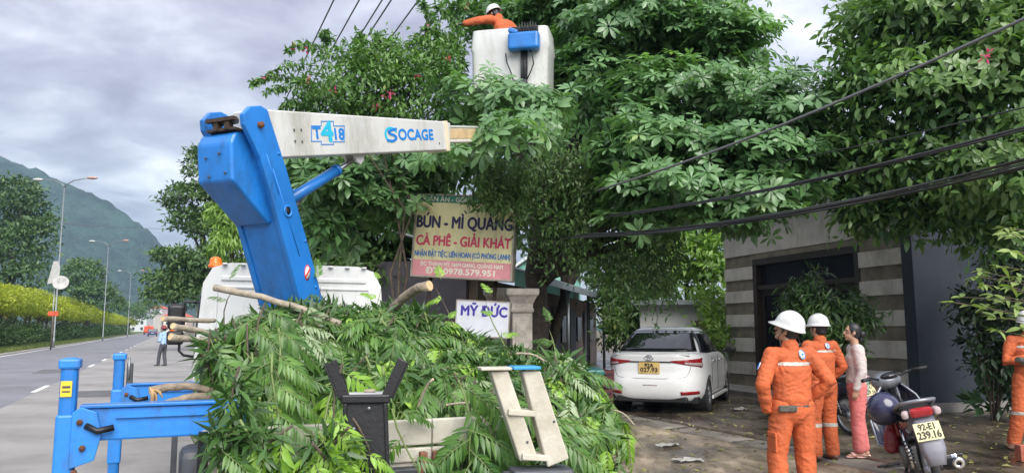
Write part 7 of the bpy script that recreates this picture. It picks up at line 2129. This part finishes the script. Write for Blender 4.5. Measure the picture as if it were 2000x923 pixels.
    b = MB(); sr = [(-.28, .10, .80), (-.15, .125, .815), (.1, .13, .815), (.25, .125, .80), (.42, .115, .775), (.56, .075, .77)]; vs = []; fs = []
    for (y, w, z) in sr:
        vs += [(-w, y, z - .06), (-w * 1.02, y, z - .02), (-w * .75, y, z + .012), (0, y, z + .018), (w * .75, y, z + .012), (w * 1.02, y, z - .02), (w, y, z - .06)]
    for j in range(len(sr) - 1):
        for i in range(7): fs.append((j * 7 + i, j * 7 + (i + 1) % 7, (j + 1) * 7 + (i + 1) % 7, (j + 1) * 7 + i))
    fs += [tuple(reversed(range(7))), tuple(range(len(vs) - 7, len(vs)))]; b.add(vs, fs, True); B('seat', b, M_seat, .012)
    b = MB(); b.smooth = True
    b.tube([(-.125, .12, .78), (-.14, -.10, .83), (-.12, -.30, .875), (0, -.36, .885), (.12, -.30, .875), (.14, -.10, .83), (.125, .12, .78)], [(.016, .022)] * 7, 8); B('grab_rail', b, M_silver)
    b = MB(); b.box((0, -.345, .795), (.17, .06, .075), (R(18), 0, 0)); tlp = B('tail_light', b, M_red_l, .022)
    for s in (-1, 1):
        b = MB(); b.box((s * .115, -.325, .79), (.055, .07, .06), (R(18), 0, s * R(18))); B('indicator', b, M_clr_l, .02)
    # rear mudguard with the plate
    b = MB(); prof = [(-.30, .76), (-.40, .66), (-.455, .52), (-.46, .40)]; vs = []; fs = []
    for (y, z), w in zip(prof, (.085, .09, .085, .055)): vs += [(-w, y + .03, z - .01), (-w * .6, y, z), (w * .6, y, z), (w, y + .03, z - .01)]
    for j in range(3):
        for i in range(3): fs.append((j * 4 + i, j * 4 + i + 1, (j + 1) * 4 + i + 1, (j + 1) * 4 + i))
    b.add(vs, fs, True); mg = B('rear_mudguard', b, M_grey); mm = mg.modifiers.new('s', 'SOLIDIFY'); mm.thickness = .008
    pm = Matrix.Translation((0, -.435, .655)) @ Matrix.Rotation(R(-20), 4, 'X')
    b = MB(); b.box((0, 0, 0), (.19, .006, .14), None, 1, pm); pl = B('licence_plate', b, M_platew, .003)
    text('lettering', '92-E1', M_ink, pl, pm @ Matrix.Translation((0, -.0035, .034)) @ Matrix.Rotation(R(90), 4, 'X'), .07, .115, .003, .001)
    text('lettering', '239.16', M_ink, pl, pm @ Matrix.Translation((0, -.0035, -.030)) @ Matrix.Rotation(R(90), 4, 'X'), .08, .165, .004, .001)
    b = MB(); prof = [(-.20, .44), (-.26, .36), (-.29, .26)]
    # leg shield, front fork, mudguard
    for s in (-1, 1):
        b = MB(); pr = [(.60, .46, .10), (.72, .40, .19), (.86, .42, .26), (.98, .62, .26), (1.02, .80, .19), (1.0, .92, .09)]; vs = []; fs = []
        for (y, z, x) in pr: vs += [(s * x * .35, y + .03, z + .02), (s * x * .8, y + .01, z + .01), (s * x, y - .05, z)]
        for j in range(len(pr) - 1):
            for i in range(2): fs.append((j * 3 + i, j * 3 + i + 1, (j + 1) * 3 + i + 1, (j + 1) * 3 + i))
        b.add(vs, fs, True); o = B('leg_shield', b, M_bnavy); mm = o.modifiers.new('s', 'SOLIDIFY'); mm.thickness = .012
        b = MB(); b.smooth = True; b.tube([(s * x, y - .05, z) for (y, z, x) in pr], .011, 7); B('shield_edge', b, M_silver)
        b = MB(); b.box((s * .105, .50, .56), (.03, .40, .11), (R(-12), 0, s * R(5))); o = B('red_panel', b, M_bred, .02)
        b = MB(); b.tube([(s * .075, 1.22, .285), (s * .075, 1.12, .62), (s * .05, 1.03, .92)], [.022, .022, .018], 9); B('fork', b, M_silver)
    b = MB(); vs = []; fs = []; n = 10
    for i in range(n + 1):
        a = R(lerp(35, 165, i / n)); y, z = 1.22 + .33 * math.cos(a), .285 + .33 * math.sin(a); vs += [(-.06, y, z - .03), (-.03, y, z), (.03, y, z), (.06, y, z - .03)]
    for j in range(n):
        for i in range(3): fs.append((j * 4 + i, j * 4 + i + 1, (j + 1) * 4 + i + 1, (j + 1) * 4 + i))
    b.add(vs, fs, True); o = B('front_mudguard', b, M_bnavy); mm = o.modifiers.new('s', 'SOLIDIFY'); mm.thickness = .006
    b = MB(); b.tube([(0, 1.03, .90), (0, .62, .52)], .035, 8); B('frame_tube', b, M_bk)
    # handlebar assembly, turned to the left
    hM = Matrix.Translation((0, 1.0, .97)) @ Matrix.Rotation(R(22), 4, 'Z')
    b = MB(); b.smooth = True; b.tube([hM @ Vector(p) for p in ((-.33, -.14, .05), (-.20, -.07, .05), (-.08, 0, .01), (.08, 0, .01), (.20, -.07, .05), (.33, -.14, .05))], .012, 8); hb = B('handlebar', b, M_bk)
    for s in (-1, 1):
        b = MB(); b.smooth = True; b.tube([hM @ Vector((s * .21, -.075, .05)), hM @ Vector((s * .33, -.14, .05))], .018, 9); B('grip', b, M_seat, 0, hb)
        b = MB(); b.smooth = True; b.tube([hM @ Vector((s * .18, -.03, .05)), hM @ Vector((s * .30, -.06, .04))], .006, 6); B('lever', b, M_rod, 0, hb)
        if not mirrors: continue
        b = MB(); b.smooth = True; b.tube([hM @ Vector((s * .17, -.05, .05)), hM @ Vector((s * .24, -.02, .20))], .006, 6); B('mirror_stalk', b, M_bk, 0, hb)
        b = MB(); b.ell((0, 0, 0), (.055, .018, .038), 12, 8, hM @ Matrix.Translation((s * .27, -.02, .225))); B('mirror', b, M_bk, 0, hb)
    b = MB(); b.ell((0, .05, -.01), (.145, .12, .09), 18, 12, hM); B('headlight_cowl', b, M_silver, 0, hb)
    b = MB(); b.ell((0, .135, -.03), (.085, .05, .055), 16, 10, hM); B('headlight', b, M_clr_l, 0, hb)
    b = MB(); b.ell((0, -.03, .035), (.09, .07, .035), 14, 9, hM); B('dial', b, M_bk, 0, hb)
    return r
b1l = at_ground(1816, 6.95)
bike1 = bike('black and red motorbike leaning on its stand, yellow plate towards the camera', b1l, R(-18), R(-12), False)
bike1.scale = (1.07,) * 3
bike('second motorbike mostly hidden between the hatted worker and the woman', at_ground(1655, 10.9), R(20), R(-8))['label'] = 'motorbike mostly hidden behind the woman and the second worker'
def riding_helmet():
    M = Matrix.Translation(b1l) @ Matrix.Rotation(R(-18), 4, 'Z') @ Matrix.Rotation(R(-12), 4, 'Y') @ Matrix.Diagonal((1.07,) * 3 + (1,))
    c = M @ Vector((-.19, .26, .80)); r = thing('riding_helmet', 'round dark navy helmet hanging at the left side of the near motorbike', 'helmet', c, R(-10)); r.rotation_euler = (R(35), R(-25), R(-10)); r.scale = (1.15,) * 3
    b = MB(); b.smooth = True; n = 10; prof = [(.128 * math.cos(R(a)), .135 * math.sin(R(a))) for a in range(-28, 91, 9)]; prof = [(max(.001, x), z) for x, z in prof]
    b.lathe(prof + [(.001, .135)], 26); o = b.build('shell', mat('navy helmet paint', (.03, .03, .075), .22, 0, var=.05, coat=.5), r)
    b = MB(); b.smooth = True; b.lathe([(.113, -.064), (.122, -.068), (.126, -.058), (.114, -.05)], 26, close=True); b.build('rim', M_trim, r)
    b = MB(); b.smooth = True; b.lathe([(.110, -.05), (.10, .03), (.06, .09), (.001, .11)], 20); b.build('lining', M_seat, r)
    b = MB(); b.smooth = True; b.tube([(-.11, .02, -.05), (-.06, .03, -.14), (.06, .03, -.14), (.11, .02, -.05)], .007, 6); b.build('strap', M_seat, r)
    b = MB(); b.box((0, .13, -.03), (.17, .06, .012), (R(-20), 0, 0)); q = b.build('peak', M_trim, r); bev(q, .005)
riding_helmet()
def bag():
    M = Matrix.Translation(b1l) @ Matrix.Rotation(R(-18), 4, 'Z') @ Matrix.Rotation(R(-12), 4, 'Y')
    c = M @ Vector((-.17, .55, .60)); r = thing('plastic_bag', 'red bag hanging by the left side of the near motorbike, below the navy helmet', 'bag', c)
    b = MB(); b.capsule([(0, 0, -.16), (.01, 0, -.02), (0, 0, .09)], [(.07, .045), (.075, .05), (.03, .02)], 14); link('pouch', solid(b, 'pouch', M_bred, .008, 3, .008, (14, 14, 18), 3), r)
    b = MB(); b.smooth = True; b.tube([(-.02, 0, .08), (-.03, 0, .2), (.03, 0, .2), (.02, 0, .08)], .006, 6); b.build('handle', M_bred, r)
bag()
q = P(2004, 905, 9.0)
o = MB().box((0, 0, .09), (.24, .11, .18)); o = o.build('brick', mat('red brick', (.34, .10, .06), .9, var=.3, scale=15, bump=.4), None, (at_ground(1990, 8.8))); bev(o, .006); tag(o, 'single red brick on the ground at the right edge below the last worker', 'brick')
